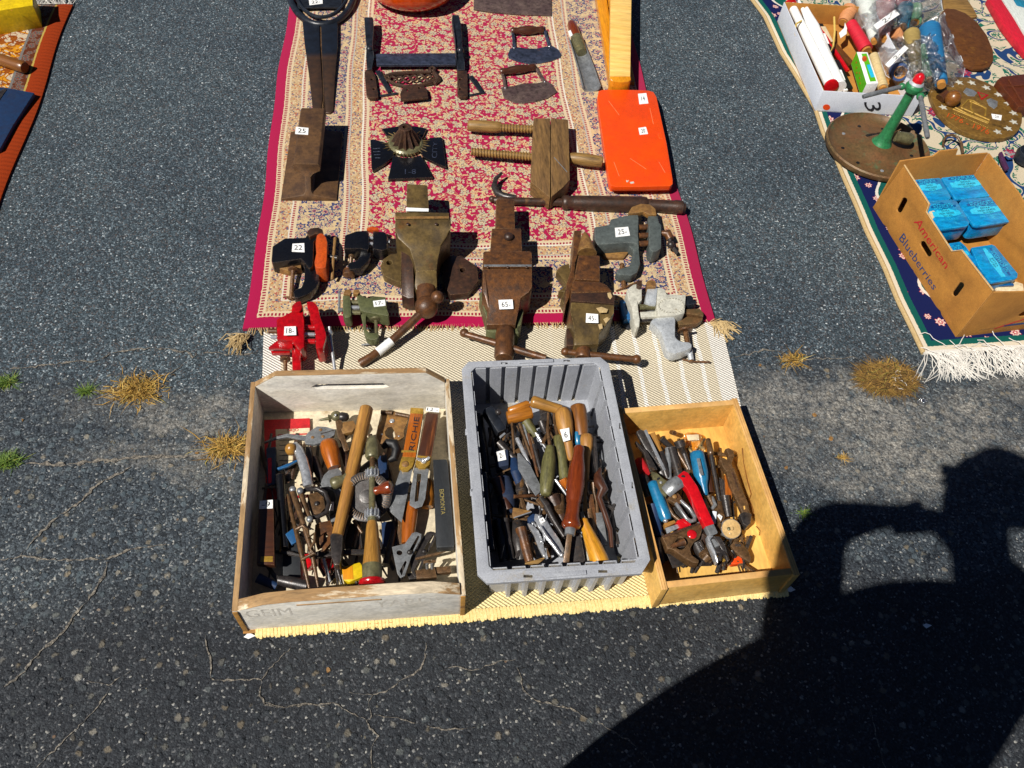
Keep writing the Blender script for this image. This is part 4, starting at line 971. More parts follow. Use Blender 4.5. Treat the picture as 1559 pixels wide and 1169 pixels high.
c = cs(900, 420, 7.795)
v = T('bench_vise', 'vise', 'white and silver painted clamp vise at the right rug corner', (1010, 480), GV)
S('front_jaw', 'white_enamel', v, c(420, 175, 455, 135, 500, 102, 545, 92, 590, 130, 602, 155, 602, 285, 575, 315, 552, 300, 560, 400, 578, 520, 572, 600, 545, 612, 520, 590, 492, 480, 482, 372, 440, 290), .055, .036, .003)
S('jaw_tip', 'rust_dark', v, c(545, 55, 565, 48, 605, 52, 606, 120, 580, 128, 545, 110), .066, .02, .0015)
S('jaw_tip', 'rust_light', v, c(662, 60, 715, 45, 762, 58, 772, 90, 768, 128, 668, 130), .066, .02, .0015)
S('rear_jaw', 'silver_paint', v, c(668, 145, 690, 132, 765, 130, 790, 140, 770, 340, 700, 335, 652, 318, 645, 280), .058, .036, .003)
S('body', 'white_enamel', v, c(775, 140, 830, 128, 880, 155, 900, 215, 1000, 222, 1130, 215, 1125, 260, 1112, 440, 1000, 470, 790, 482, 772, 340), .056, .038, .004)
tm = MB()
for k in range(26):
    a = rad(180 + 360 * k / 26 / 1.0); q = c(950 + 150 * math.cos(a), 350 + 85 * math.sin(a)); tm.box(P(*q, .057), (.0016, .004, .003), a)
tm.build('swivel_teeth', 'white_enamel', v, kind='stuff', rot=False)
th = [(k / 24, 4.0 + (.9 if k % 2 else 0)) for k in range(25)]
MB().turn((*c(578, 370), .045), (*c(772, 368), .045), th, 12).build('main_screw', 'brass_green', v)
S('guide_bar', 'white_enamel', v, c(580, 425, 772, 418, 775, 485, 585, 492), .044, .02, .0015)
R('lower_rod', 'steel_dark', v, [(*c(580, 535), .034), (*c(720, 520), .034)], 2.4)
S('rear_slide', 'black_iron', v, c(1110, 235, 1190, 225, 1215, 255, 1212, 290, 1255, 300, 1250, 325, 1180, 340, 1112, 350), .045, .025, .003)
S('green_ledge', 'green_rust', v, c(1110, 395, 1290, 385, 1335, 440, 1335, 470, 1112, 445), .04, .01, .002)
S('clamp_jaw', 'green_rust', v, c(1002, 482, 1150, 470, 1330, 478, 1320, 520, 1262, 562, 1045, 582, 1020, 540), .03, .018, .002)
S('blue_lug', 'blue_paint', v, c(338, 285, 380, 280, 440, 330, 482, 375, 500, 512, 395, 515, 368, 470), .03, .018, .002)
S('lug_base', 'black_iron', v, c(350, 470, 400, 520, 520, 520, 530, 600, 440, 620, 370, 590), .014, .01, .0015)
S('clamp_arm', 'silver_paint', v, zz(c(702, 540, 740, 502, 850, 480, 980, 468, 1002, 520, 1000, 640, 998, 715, 1030, 755, 1080, 775, 1165, 780, 1200, 810, 1195, 850, 1120, 885, 1000, 922, 930, 905, 895, 870, 865, 790, 835, 680, 775, 600), .05), 0, .03, .006)
screw(v, 'rust_brown', (*c(1115, 645), .036), (*c(1190, 1025), .014), 11.5, 4.2, [(*c(1085, 990), .014), (*c(1195, 1015), .015), (*c(1412, 1022), .015)])
R('screw_sleeve', 'silver_paint', v, [(*c(1165, 880), .024), (*c(1188, 1000), .017)], [4.6, 4.4])

# ------------------------------------------------------------------ upper part of the rug
c = cs(400, 0, 3.653)
r_ = T('rail_section', 'rail piece', 'short rusty piece of railway rail standing on its flange', (470, 290))
hz = .098
def extr(mb, prof, a, b, bev, nm, mt, par, **k):
    """rail profile (x across, z up) swept from world a to world b"""
    ax = (b - a).normalized(); sx = Vector((ax.y, -ax.x, 0)); m = MB()
    A = [a + sx * x + Vector((0, 0, z)) for x, z in prof]; B = [b + sx * x + Vector((0, 0, z)) - ax * (.045 * min(1, max(0, (z - .008) / .05))) for x, z in prof]; n = len(prof)
    m.add(A + B, [list(range(n)), list(range(2 * n - 1, n - 1, -1))] + [[i, (i + 1) % n, n + (i + 1) % n, n + i] for i in range(n)])
    return m.build(nm, mt, par, bev, rot=False, **k)
pn = P(*c(222, 890), hz); pf = P(*c(232, 600), hz); pn.z = pf.z = ZR; pf.x = pn.x + (pf.x - pn.x) * .8
hw = (P(*c(290, 893), hz) - P(*c(142, 893), hz)).length / 2
fwid = (P(*c(412, 1125), ZR) - P(*c(102, 1125), ZR)).length / 2
ctr = (P(*c(412, 1125), ZR) + P(*c(102, 1125), ZR)) / 2
pn.y = ctr.y + .004; pn.x = ctr.x; pf.x = ctr.x + .004
H_ = hz - ZR
pr = [(hw - .004, H_), (hw, H_ - .004), (hw, H_ - .022), (hw * .45, H_ - .030), (.007, H_ - .036), (.007, .024), (.012, .016), (fwid, .007), (fwid, 0)]
seen = pr + [(-x, z) for x, z in pr[::-1]]
extr(None, seen, pf, pn, .0012, 'rail_body', 'rail_rust', r_)
K(r_, c(185, 705, 255, 712, 252, 750, 180, 745), hz + .0002, '25', (.2, .2))

# ring-topped tapered iron
w_ = T('iron_strap_hinge', 'iron tool', 'long black iron blade with a ring head tapering to rust', (490, 90))
ring = MB()
ro = [P(*q, .03) for q in ell(490, -22, 51, 58, 40)]
ring.tube([Vector((p.x, p.y, .026)) for p in ro], .011, 10, 1.0, True); ri = ell(490, -22, 42, 48, 40)
ring.tube([P(*q, .033) for q in ri], .006, 8, 1.0, True); ring.ax = None
ring.build('ring', 'black_iron', w_)
c = cs(360, 0, 6.875)
S('plate', 'black_iron', w_, c(620, -160, 1130, -150, 1095, 75, 930, 72, 700, 80, 640, 90), .03, .006, .001)
K(w_, c(758, 0, 900, -6, 903, 38, 765, 55), .0304, '22-')
for side, q, mt in (('l', zz(c(690, 220, 868, 235, 872, 460, 890, 760, 905, 1000, 880, 1165, 830, 1150, 795, 1120, 760, 800, 710, 440), .030, .030, .028, .026, .022, .018, .018, .018, .024, .028), 0),
                    ('r', zz(c(886, 235, 1058, 215, 1060, 460, 1030, 760, 1012, 1150, 985, 1185, 930, 1180, 925, 1165, 912, 1000, 895, 600), .030, .030, .028, .026, .018, .016, .016, .018, .022, .027), 0)):
    S('blade_half', 'strap_iron', w_, q, 0, .016, .003)
S('ridge', 'steel_brown', w_, zz(c(866, 240, 886, 240, 912, 990, 908, 1160, 895, 1160), .026, .026, .02, .016, .016), 0, .012, .0004)
# glazed orange pot
B0 = P(628, -6, ZR); rr_ = 72 * mpp(628, -10, .05)
B0.z = ZR
m = MB(); m.lathe(B0, (0, 0, 1), [(rr_ * .55, 0), (rr_ * .72, .006), (rr_ * .92, .03), (rr_, .058), (rr_ * .95, .085), (rr_ * .78, .105), (rr_ * .55, .116), (rr_ * .5, .122), (rr_ * .46, .118), (rr_ * .1, .112)], 48)
pt = m.build('glazed_pot', 'glaze_orange', None, ang=80, lb='round glossy orange brown glazed pot at the top edge', ct='pot')
# boot scraper with two uprights
c = cs(540, 0, 7.305)
b_ = T('boot_scraper', 'boot scraper', 'black iron boot scraper with crossbar and two rusty screw plates', (632, 95))
S('side_arm', 'black_iron', b_, zz(c(105, 190, 195, 185, 205, 200, 212, 290, 200, 480, 200, 520, 215, 620, 205, 690, 190, 770, 135, 770, 125, 620, 130, 520, 118, 400), .052, .052, .052, .052, .048, .046, .048, .04, .03, .03, .048, .046, .05), 0, .03, .003)
S('side_arm', 'black_iron', b_, zz(c(1085, 160, 1160, 165, 1180, 250, 1195, 430, 1200, 560, 1225, 700, 1225, 775, 1140, 780, 1128, 620, 1110, 420, 1080, 230), .052, .052, .05, .048, .048, .04, .03, .03, .048, .05, .052), 0, .03, .003)
for q in (c(165, 545), c(1175, 560)): BALL('knuckle', 'black_iron', b_, (*q, .046), 5.4, .9)
S('crossbar', 'iron_blue', b_, c(235, 600, 300, 592, 1120, 588, 1125, 715, 245, 718), .036, .008, .0015)
for q, hl in ((c(108, 800, 125, 775, 165, 768, 200, 790, 225, 830, 262, 1075, 235, 1085, 150, 1082, 130, 1050), (c(190, 880), c(212, 988))), (c(1138, 790, 1150, 780, 1245, 785, 1252, 830, 1255, 1070, 1235, 1080, 1170, 1078, 1142, 1050), (c(1175, 880), c(1172, 988)))):
    MB().slabh([q] + [ell(*h_, 2.3, 1.8, 8) for h_ in hl], .027, .008).build('screw_plate', 'rust_dark', b_, .0012)
for a, b in ((c(255, 790), c(395, 1030)), (c(1290, 850), c(1420, 1030))): BAR('rear_leg', 'black_iron', b_, [(*a, .03), (*b, ZR + .003)], 7, .006)
for a, b in ((c(250, 1075), c(480, 1040)), (c(1255, 1070), c(1450, 1030))): BAR('foot', 'black_iron', b_, [(*a, ZR + .003), (*b, ZR + .003)], 4, .005)
# ornate bracket
o_ = T('scroll_bracket', 'bracket', 'rusty ornate cast iron scroll bracket with half-round plate', (630, 125))
m = MB(); m.rod([(*c(330, 850), .026), (*c(420, 822), .026), (*c(600, 808), .026), (*c(760, 800), .026), (*c(850, 800), .028)], [2.4, 3, 3, 3, 2.6], 8)
m.rod([(*c(300, 800), .022), (*c(350, 880), .022), (*c(420, 925), .022), (*c(560, 960), .022), (*c(720, 950), .022), (*c(860, 915), .022), (*c(920, 880), .022)], [1.5, 2, 2.4, 2.4, 2.4, 4, 2.4], 8)
m.rod([(*c(850, 800), .028), (*c(838, 762), .03), (*c(865, 745), .03), (*c(892, 765), .028), (*c(875, 800), .027), (*c(905, 850), .025), (*c(930, 885), .022), (*c(900, 925), .02), (*c(800, 900), .02)], [2.6, 2.2, 2.2, 3, 3, 5, 4.4, 4, 2], 8)
for (x, y, q) in ((420, 880, 36), (500, 880, 34), (580, 875, 40), (660, 868, 36), (730, 860, 40), (820, 865, 36), (370, 875, 24)):
    pts = [P(*c(x + q * math.cos(a), y + q * .8 * math.sin(a)), .024) for a in [k * 6.283 / 12 for k in range(12)]]
    m.tube(pts, 1.6 * mpp(600, 120), 6, 1, True)
m.ax = None; m.build('scrollwork', 'rust_dark', o_)
MB().slabh([c(512, 1115, 505, 1040, 530, 980, 590, 942, 680, 930, 750, 940, 800, 985, 815, 1085), ell(*c(588, 1000), 2, 1.6, 8), ell(*c(718, 975), 2, 1.6, 8)], .032, .006).build('half_round_plate', 'rust_dark', o_, .001)
# dark cleaver at the top edge
c = cs(680, 0, 3.653)
k_ = T('cleaver', 'cleaver', 'broad dark rusty cleaver lying at the top edge of the rug', (780, 5))
S('blade', 'iron_mauve', k_, c(150, 48, 155, -160, 580, -150, 585, 86, 400, 78, 250, 64), ZR + .006, .006, .001)
BAR('handle', 'wood_dark', k_, [(*c(575, -60), .022), (*c(850, -62), .022)], 22, .02, .003)
# two herb choppers
def chopper(lb, hp, posts, blade, mt, k=0):
    t_ = T('herb_chopper', 'chopper', lb, blade[0], 'curved blade herb choppers on the rug')
    a, b = hp; TU('handle', 'wood_dark', t_, (*a, .028), (*b, .028), [(0, 4), (.04, 5.4), (.12, 5), (.2, 4.6), (.3, 6), (.5, 6.8), (.7, 6), (.8, 4.6), (.88, 5), (.96, 5.4), (1, 4)])
    for q in posts: BAR('post', 'iron_blue' if not k else 'iron_mauve', t_, [(*q[0], .028), (*q[1], .022), (*q[2], .017)], [4, 4, 5], .006)
    S('blade', mt, t_, blade, .0165, .0035, .0006)
    for q in posts: BALL('rivet', 'steel_bright', t_, (*q[2], .017), 1.5)
chopper('herb chopper with smooth dark blue blade above the other', (c(358, 172), c(540, 165)), [(c(362, 158), c(372, 215), c(375, 268)), (c(540, 152), c(556, 210), c(572, 258))],
        c(340, 300, 355, 268, 400, 262, 440, 268, 500, 270, 550, 258, 590, 255, 622, 275, 638, 300, 632, 318, 580, 338, 520, 350, 450, 352, 390, 338, 345, 320), 'iron_blue')
chopper('herb chopper with rough rust brown blade below the other', (c(298, 400), c(492, 372)), [(c(302, 388), c(318, 440), c(326, 490)), (c(486, 358), c(512, 405), c(545, 455))],
        c(302, 485, 330, 480, 370, 478, 430, 462, 500, 462, 560, 450, 590, 470, 615, 510, 560, 545, 500, 562, 430, 572, 380, 570, 320, 545), 'iron_mauve', 1)
# corer with trough blade
a_ = T('apple_corer', 'corer', 'steel trough corer with a dark red wooden handle', (890, 90))
TU('handle', 'wood_red', a_, (*c(690, 120), .026), (*c(725, 218), .026), [(0, 2), (.05, 5), (.2, 7.4), (.5, 8), (.8, 7.4), (1, 7)])
K(a_, c(676, 175, 702, 158, 710, 190, 686, 206), .0335, None)
m = MB(); prf = [P(*c(x, y), .024) for x, y in ((715, 215), (745, 300), (775, 390), (805, 490))]
for (ra, rb, sgn) in ((1, .8, 1),):
    secs = []
    for i, p in enumerate(prf):
        R_ = (11.0 + 1.0 * i) * mpp(870, 90); aa = [rad(a) for a in range(180, 361, 18)]
        secs.append([(R_ * math.cos(a), R_ * .75 * math.sin(a) + .006) for a in aa] + [(R_ * .86 * math.cos(a), R_ * .62 * math.sin(a) + .006) for a in aa[::-1]])
m.loft(prf, secs); m.build('trough', 'steel_grey', a_, ang=50)
TU('ferrule', 'brass_green', a_, (*c(722, 212), .026), (*c(752, 295), .026), [(0, 9), (.1, 9.6), (.9, 8), (1, 7)])
# wooden frame case
f_ = T('wooden_rack', 'wooden rack', 'varnished pale wood rack standing on edge beside the orange tin', (945, 100))
c = cs(880, 0, 7.305)
zt = .082
S('top_rail', 'wood_pale', f_, c(365, -330, 600, -330, 582, 845, 355, 845), zt, .022, .002, ax=((925, 100), (925, 0)))
S('end_post', 'wood_amber', f_, [(*c(355, 848), zt - .001), (*c(584, 848), zt - .001), (*c(590, 885), zt - .006), (*c(560, 905), zt - .008), (*c(470, 915), zt - .009), (*c(390, 905), zt - .008), (*c(362, 885), zt - .006)], 0, zb=ZR, bev=.002)
pA, pB = P(*c(338, 985), ZR), P(*c(192, 45), ZR)
pB2 = pA + (pB - pA).normalized() * .62
def board(nm, mt, a, b, w, z0, z1, bev=.0015, par=None, side=1, **k):
    d = (b - a); d.z = 0; n = Vector((-d.y, d.x, 0)).normalized() * w * side
    q = [Vector((p.x, p.y, z1)) for p in (a, b, b + n, a + n)]; q2 = [Vector((p.x, p.y, z0)) for p in q]
    m = MB().prism(q, q2); m.ax = None; return m.build(nm, mt, par, bev, rot=False, **k)
board('base_rail', 'wood_amber', pA, pB2, .034, ZR, ZR + .026, par=f_, side=-1)
board('groove_strip', 'wood_yellow', pA + Vector((.034, .02, 0)), pB2 + Vector((.034, 0, 0)), .05, ZR, ZR + .012, par=f_, side=-1)
for k in range(7):
    u = .34 + .09 * k; p = pA.lerp(pB2, u); board('slat', 'wood_amber', p + Vector((.036, 0, 0)), p + Vector((.040, .018, 0)), .045, ZR + .012, zt - .024, par=f_, side=-1)
m = MB(); pts = [pA.lerp(pB2, .30) + Vector((.02, 0, ZR + .03)), pA.lerp(pB2, .32) + Vector((.024, 0, ZR + .04)), pA.lerp(pB2, .40) + Vector((.03, 0, zt - .04)), pA.lerp(pB2, .52) + Vector((.034, 0, zt - .036))]
m.loft(pts, [[(-.006, -.010), (.006, -.010), (.006, .010), (-.006, .010)]] * 4); m.build('arched_brace', 'wood_amber', f_, .001)
# orange tin case
c = cs(680, 0, 3.653)
t_ = T('orange_case', 'metal case', 'flat bright orange metal case with rounded corners', (970, 220))
zc = .052
lid = [(845, 505), (870, 498), (1000, 497), (1120, 502), (1150, 510), (1168, 540), (1190, 640), (1225, 800), (1258, 1000), (1258, 1022), (1245, 1033), (1100, 1036), (940, 1036), (915, 1030), (905, 1010), (880, 850), (850, 640), (838, 540)]
S('lid', 'case_orange', t_, [c(*q) for q in lid], zc, .016, .003, ax=((950, 200), (960, 250)))
S('tray', 'case_orange', t_, [c(*q) for q in lid], zc - .0175, .022, .002, zb=ZR)
S('latch', 'brass', t_, [(*c(1195, 735),), (*c(1208, 732),), (*c(1216, 770),), (*c(1204, 772),)], zc - .006, .012, .0005)
S('latch_tab', 'case_orange', t_, c(1172, 742, 1195, 732, 1204, 772, 1182, 768), zc + .0015, .002, .0008)
K(t_, c(1064, 522, 1110, 518, 1122, 575, 1072, 580), zc + .0003, '14', (.3, .3))
K(t_, c(1066, 712, 1108, 706, 1120, 745, 1074, 750), zc + .0003, '20', (.25, .22))
for q in ((900, 560, 960, 640), (1020, 880, 1110, 940), (1130, 600, 1150, 690), (930, 900, 960, 980), (1180, 900, 1215, 960)): BAR('scratch', 'orange_scuff', t_, [(*c(q[0], q[1]), zc + .0003), (*c(q[2], q[3]), zc + .0003)], .7, .0003, 0)
S('chip', 'white_enamel', t_, c(998, 1000, 1006, 1004, 1015, 1000, 1008, 1012, 1000, 1012), zc + .0004, .0004, 0); S('chip', 'white_enamel', t_, c(1018, 1012, 1040, 1008, 1044, 1018, 1024, 1022), zc + .0004, .0004, 0)
# cast star base
s_ = T('star_stand', 'iron stand', 'black cast iron star base with four flared arms and a fluted socket', (621, 232))
c = cs(560, 60, 5.315)
for q, zs in ((c(20, 812, 45, 806, 165, 838, 215, 880, 205, 940, 190, 960, 130, 1010, 40, 1062, 30, 1040), None), (c(205, 935, 280, 955, 350, 955, 430, 935, 465, 1000, 525, 1115, 162, 1130), None), (c(450, 950, 415, 890, 440, 840, 500, 795, 590, 788, 605, 800, 635, 1035, 560, 1005), None), (c(112, 722, 250, 700, 380, 700, 478, 718, 440, 800, 350, 830, 240, 820, 165, 790), None)):
    S('arm', 'black_paint', s_, q, .024, .008, .0015)
ctr_ = P(*c(310, 850), .02); rr_ = 128 / 5.315 * mpp(620, 215, .03)
MB().lathe(Vector((ctr_.x, ctr_.y, ZR)), (0, 0, 1), [(rr_ * 1.12, .006), (rr_ * 1.12, .013), (rr_ * 1.0, .018), (rr_ * .95, .018)], 32).build('collar', 'brass_green', s_)
apex = P(*c(303, 712), .085); m = MB(); n = 24; base = Vector((ctr_.x, ctr_.y, .03)); top = Vector((ctr_.x, ctr_.y, .078))
secs = []
for zf, rr2, dp in ((0, rr_ * .96, .28), (.25, rr_ * .8, .3), (.6, rr_ * .55, .24), (.85, rr_ * .42, .10), (1, rr_ * .40, 0), (1.02, rr_ * .34, 0), (1.02, rr_ * .18, 0), (.8, rr_ * .16, 0)):
    cc = base.lerp(top, zf); secs.append([cc + Vector((math.cos(6.283 * k / n), math.sin(6.283 * k / n), 0)) * rr2 * (1 - dp * (k % 2)) for k in range(n)])
m.add([p for q in secs for p in q], [[i * n + k, i * n + (k + 1) % n, (i + 1) * n + (k + 1) % n, (i + 1) * n + k] for i in range(7) for k in range(n)] + [list(range(7 * n, 8 * n))])
m.build('fluted_socket', 'rust_dark', s_, ang=30)
m = MB()
for k in range(34):
    a = 6.283 * k / 34
    if min((a - .6) % 1.5708, (.6 - a) % 1.5708) < .22 and k % 2: continue
    d = Vector((math.cos(a), math.sin(a), 0)); b = Vector((ctr_.x, ctr_.y, .0246)) + d * rr_ * 1.08; l_ = rr_ * (.5 if k % 2 else .3); sd = Vector((-d.y, d.x, 0)) * .0022
    m.add([b - sd, b + sd, b + d * l_, b + Vector((0, 0, .004))], [[0, 1, 3], [1, 2, 3], [2, 0, 3]])
m.build('sunburst', 'rust_olive', s_, kind='stuff', rot=False)
write('1-8', [P(*q, .0245) for q in c(300, 1050, 390, 1050, 390, 1090, 300, 1090)], s_, 'iron_blue', 'cast_mark')
for k in range(4): BAR('cast_mark', 'iron_blue', s_, [(*c(40 + 6 * k, 885 + 24 * k), .0246), (*c(100, 880 + 26 * k), .0246)], 1.3, .001, 0)
write('CITY', [P(*q, .0245) for q in c(515, 960, 528, 830, 560, 830, 562, 960)], s_, 'iron_blue', 'cast_mark')
# wooden hand screw clamp
c = cs(690, 100, 5.996)
h_ = T('hand_screw_clamp', 'clamp', 'old wooden hand screw clamp with two jaws and threaded spindles', (838, 240))
for q in (c(735, 478, 885, 478, 888, 800, 885, 1195, 862, 1185, 712, 1060, 720, 800), c(893, 476, 1050, 490, 1058, 700, 1064, 1040, 1000, 1110, 895, 1195, 892, 800)):
    S('jaw', 'wood_clamp', h_, q, .062, .045, .0025)
def spindle(a, b, r, nm='threaded_spindle'):
    n = int(math.dist(a[:2], b[:2]) / 1.15); TU(nm, 'wood_tan', h_, a, b, [(k / n, r * (1.0 if k % 4 in (0, 1) else .78)) for k in range(n + 1)], 12)
spindle((*c(430, 565), .042), (*c(740, 580), .042), 6.6); spindle((*c(165, 785), .042), (*c(730, 832), .042), 6.6)
TU('grip', 'wood_tan', h_, (*c(130, 545), .042), (*c(440, 562), .042), [(0, 5), (.03, 7.6), (.1, 8.4), (.3, 8.8), (.6, 9.2), (.85, 8.6), (.95, 8), (1, 6.5)])
TU('grip', 'wood_tan', h_, (*c(1060, 838), .042), (*c(1365, 880), .042), [(0, 6.4), (.05, 7.5), (.2, 9), (.5, 9.6), (.9, 8.8), (.98, 8), (1, 6)])
BAR('scratch', 'steel_grey', h_, [(*c(920, 835), .0623), (*c(1040, 970), .0623)], 1.2, .0004, 0)
# lever bar with hook
l_ = T('iron_lever_tool', 'lever tool', 'long rusty iron lever tool with a hooked end across the rug', (900, 315))
R('hook', 'steel_dark', l_, [(*(764, 263), .04), (*(755, 272), .036), (*(752, 284), .03), (*(757, 294), .026), (*(768, 299), .024), (785, 303, .026)], [2, 3.5, 4.6, 5.4, 6, 6], 12)
BALL('hook_eye', 'rust_dark', l_, (749, 303, .024), 5)
TU('shaft', 'rust_dark', l_, (752, 305, .028), (862, 308, .03), [(0, 5), (.05, 6.6), (.2, 5.6), (1, 5.8)])
TU('sleeve', 'rust_dark', l_, (855, 308, .031), (986, 312, .031), [(0, 8), (.02, 11), (.06, 11.4), (.09, 9.8), (.14, 11), (.5, 12), (.93, 12.6), (.98, 12), (1, 9)])
TU('tail', 'rust_dark', l_, (982, 312, .031), (1043, 316, .031), [(0, 9.5), (.7, 9.8), (.74, 10.6), (.92, 10.6), (.96, 7.5), (1, 6.6)])
BALL('tail_knob', 'steel_dark', l_, (1040, 322, .02), 4)
# ------------------------------------------------------------------ white wooden crate
def wall(nm, mt, par, a, b, th, z0, z1, bev=.0012, ax=True, **k):
    """upright board from world a to b, thickness th to the left of a->b"""
    d = (b - a); d.z = 0; n = Vector((-d.y, d.x, 0)).normalized() * th
    q = [Vector((p.x, p.y, z1)) for p in (a, b, b + n, a + n)]; q2 = [Vector((p.x, p.y, z0)) for p in q]
    m = MB().prism(q, q2)
    if ax: m.ax = d
    return m.build(nm, mt, par, bev, **k)
c = cs(340, 600, 3.076)
ZC = .105
cr = T('white_crate', 'wooden crate', 'weathered white painted wooden crate full of old hand tools', (530, 900))
FL, FR, BR_, BL_ = P(353, 931, ZC), P(709, 906, ZC), P(684, 577, ZC), P(382, 582, ZC)
FL.z = FR.z = BR_.z = BL_.z = 0
wx = (FR - FL).normalized(); wy = (BL_ - FL).normalized()
TH = .0095
wall('side_board', 'crate_white', cr, BL_, FL, TH, .010, ZC); wall('side_board', 'crate_white', cr, FR, BR_, TH, .010, ZC)
for a, b in ((BL_, FL), (FR, BR_)):                       # bare top edges
    wall('bare_edge', 'crate_wood', cr, a, b, TH, ZC + .0002, ZC + .0012, .0004)
def endpanel(a, b, th, prof, slot, nm, rawname):
    """end board with shaped top: prof (u along, z)"""
    d = (b - a); L_ = d.length; d.normalize(); n = Vector((-d.y, d.x, 0))
    loop = [a + d * (u * L_) + Vector((0, 0, z)) for u, z in prof]
    hole = [a + d * (u * L_) + Vector((0, 0, z)) for u, z in slot] if slot else None
    m = MB(); L = [loop] + ([hole] if hole else [])
    m.holed(L, n * th); m.ax = d.copy()
    o = m.build(nm, 'crate_white', cr, .0015)
    # bare worn strip along the top
    mm = MB(); k0 = 0
    top = [p for p, (u, z) in zip(loop, prof) if z > .06]
    A = [p + Vector((0, 0, .0003)) - n * .0005 for p in top]; B = [p + n * (th + .0005) for p in A]
    N = len(A); A2 = [p + Vector((0, 0, .0014)) for p in A]; B2 = [p + Vector((0, 0, .0014)) for p in B]
    vv = A + B + B2 + A2
    for i in range(N - 1): mm.f += [[i, i + 1, N + i + 1, N + i], [N + i, N + i + 1, 2 * N + i + 1, 2 * N + i], [2 * N + i, 2 * N + i + 1, 3 * N + i + 1, 3 * N + i], [3 * N + i, 3 * N + i + 1, i + 1, i]]
    mm.f += [[0, N, 2 * N, 3 * N], [N - 1, 4 * N - 1, 3 * N - 1, 2 * N - 1]]
    mm.v = vv; mm.ax = d.copy(); mm.build('worn_edge', 'crate_wood', o, .0006)
    return o
bk = endpanel(BR_ - wx * TH, BL_ + wx * TH, .012, [(0, .010), (1, .010), (1, ZC), (.88, .141), (.10, .145), (0, ZC + .004)],
         [(.30 + .20 - .20, .098), (.33, .093), (.68, .093), (.71, .100), (.68, .110), (.33, .110)], 'end_board', 'x')
ft = endpanel(FL + wx * TH, FR - wx * TH, .021, [(0, .010), (1, .010), (1, ZC + .004), (.87, .127), (.70, .130), (.25, .130), (.12, .125), (0, ZC)], None, 'end_board', 'x')
wall('chipped_groove', 'crate_wood', ft, FL + wx * .11 - wy * .0012, FL + wx * .255 - wy * .0012, .004, .1125, .1165, .0008)
for nm, s_, u0, u1, z0, z1 in (('stamp', 'GEIM', .05, .25, .07, .105), ('stamp', 'YARDS', .62, .93, .075, .108)):
    write(s_, [FL + wx * (.39 * u0) + Vector((0, 0, z1)), FL + wx * (.39 * u1) + Vector((0, 0, z1)), FL + wx * (.39 * u1) + Vector((0, 0, z0)), FL + wx * (.39 * u0) + Vector((0, 0, z0))], ft, 'crate_stamp', 'stamped_lettering', .00015)
q = [FL, FR, BR_, BL_]
m = MB().prism([Vector((p.x, p.y, .010)) for p in q], [Vector((p.x, p.y, .0075)) for p in q]); m.build('bottom_board', 'crate_floor', cr)
m = MB().prism([Vector((p.x, p.y, .0095)) for p in (FL - wy * .006, FR - wy * .006, FR + wy * .004, FL + wy * .004)], [Vector((p.x, p.y, .0065)) for p in (FL - wy * .006, FR - wy * .006, FR + wy * .004, FL + wy * .004)])
m.build('bottom_edge', 'crate_raw', cr, .0006)
for p, s in ((FL, 1), (FR, -1)): wall('end_grain', 'crate_raw', cr, p - wy * .0005 + wx * (.0005 * s), p - wy * .0005 + wx * (TH * s * .95), .002 * -s, .0105, ZC - .001, .0004)

# ------------------------------------------------------------------ tools in the white crate
GCr = None
p = S('leaflet', 'paper_red', None, c(190, 120, 405, 112, 408, 260, 405, 480, 200, 490), .018, .004, .0004, lb='red and cream printed card pack in the far corner of the white crate', ct='leaflet')
t = S('label_panel', 'cream_card', p, c(245, 165, 404, 158, 405, 470, 250, 480), .0186, .0004, 0)
write('NEJO', [P(*q, .019) for q in c(300, 162, 352, 160, 352, 178, 300, 180)], t, 'ink_red', 'printed_word')
BAR('printed_line', 'ink_red', t, [(*c(255, 192), .019), (*c(392, 186), .019)], 2.4, .0003, 0)
for k in range(8): BAR('printed_line', 'ink', t, [(*c(262, 215 + 24 * k), .019), (*c(262 + rnd(80, 130), 213 + 24 * k), .019)], .8, .0003, 0)
n_ = T('parallel_pliers', 'pliers', 'grey parallel pliers with a thin curved handle over the red card', (*c(420, 190), .03))
S('jaw_plate', 'steel_grey', n_, c(375, 205, 400, 175, 440, 150, 480, 152, 525, 165, 520, 190, 475, 222, 425, 235, 385, 232), .055, .008, .0012)
BAR('handle', 'steel_grey', n_, [(*c(192, 228), .04), (*c(240, 208), .046), (*c(300, 195), .05), (*c(385, 208), .053)], [1.5, 4, 6, 8], .005)
for q in (c(455, 167), c(418, 202), c(466, 198)): BALL('rivet', 'rust_light', n_, (*q, .0555), 2.6, .35)
BAR('jaw_slot', 'steel_dark', n_, [(*c(455, 186), .0552), (*c(520, 168), .0552)], 1.6, .0006, 0)
w_ = T('tube_wrench', 'hand tool', 'dull brass hand tool with a round knurled head by the crate back', (*c(560, 190), .03))
BALL('round_head', 'brass_green', w_, (*c(528, 102), .062), 8.4, .8); BALL('head_pin', 'steel_bright', w_, (*c(526, 98), .072), 2)
TU('side_cap', 'steel_dark', w_, (*c(545, 105), .06), (*c(588, 108), .06), [(0, 6), (.2, 7.4), (.8, 6.4), (1, 3)])
TU('spike', 'brass_green', w_, (*c(505, 112), .06), (*c(446, 122), .06), [(0, 5), (.2, 6.5), (.25, 2.6), (.8, 1.8), (1, .3)])
BAR('shank', 'steel_brown', w_, [(*c(540, 125), .055), (*c(552, 200), .05), (*c(580, 270), .045)], [10, 10, 8], .012, .002)
S('clevis', 'rust_light', w_, c(545, 150, 560, 130, 610, 122, 622, 150, 605, 175, 560, 185), .058, .012, .0015)
h_ = T('claw_hammer', 'hammer', 'hammer lying on its long tan wooden handle across the white crate', (*c(600, 400), .03))
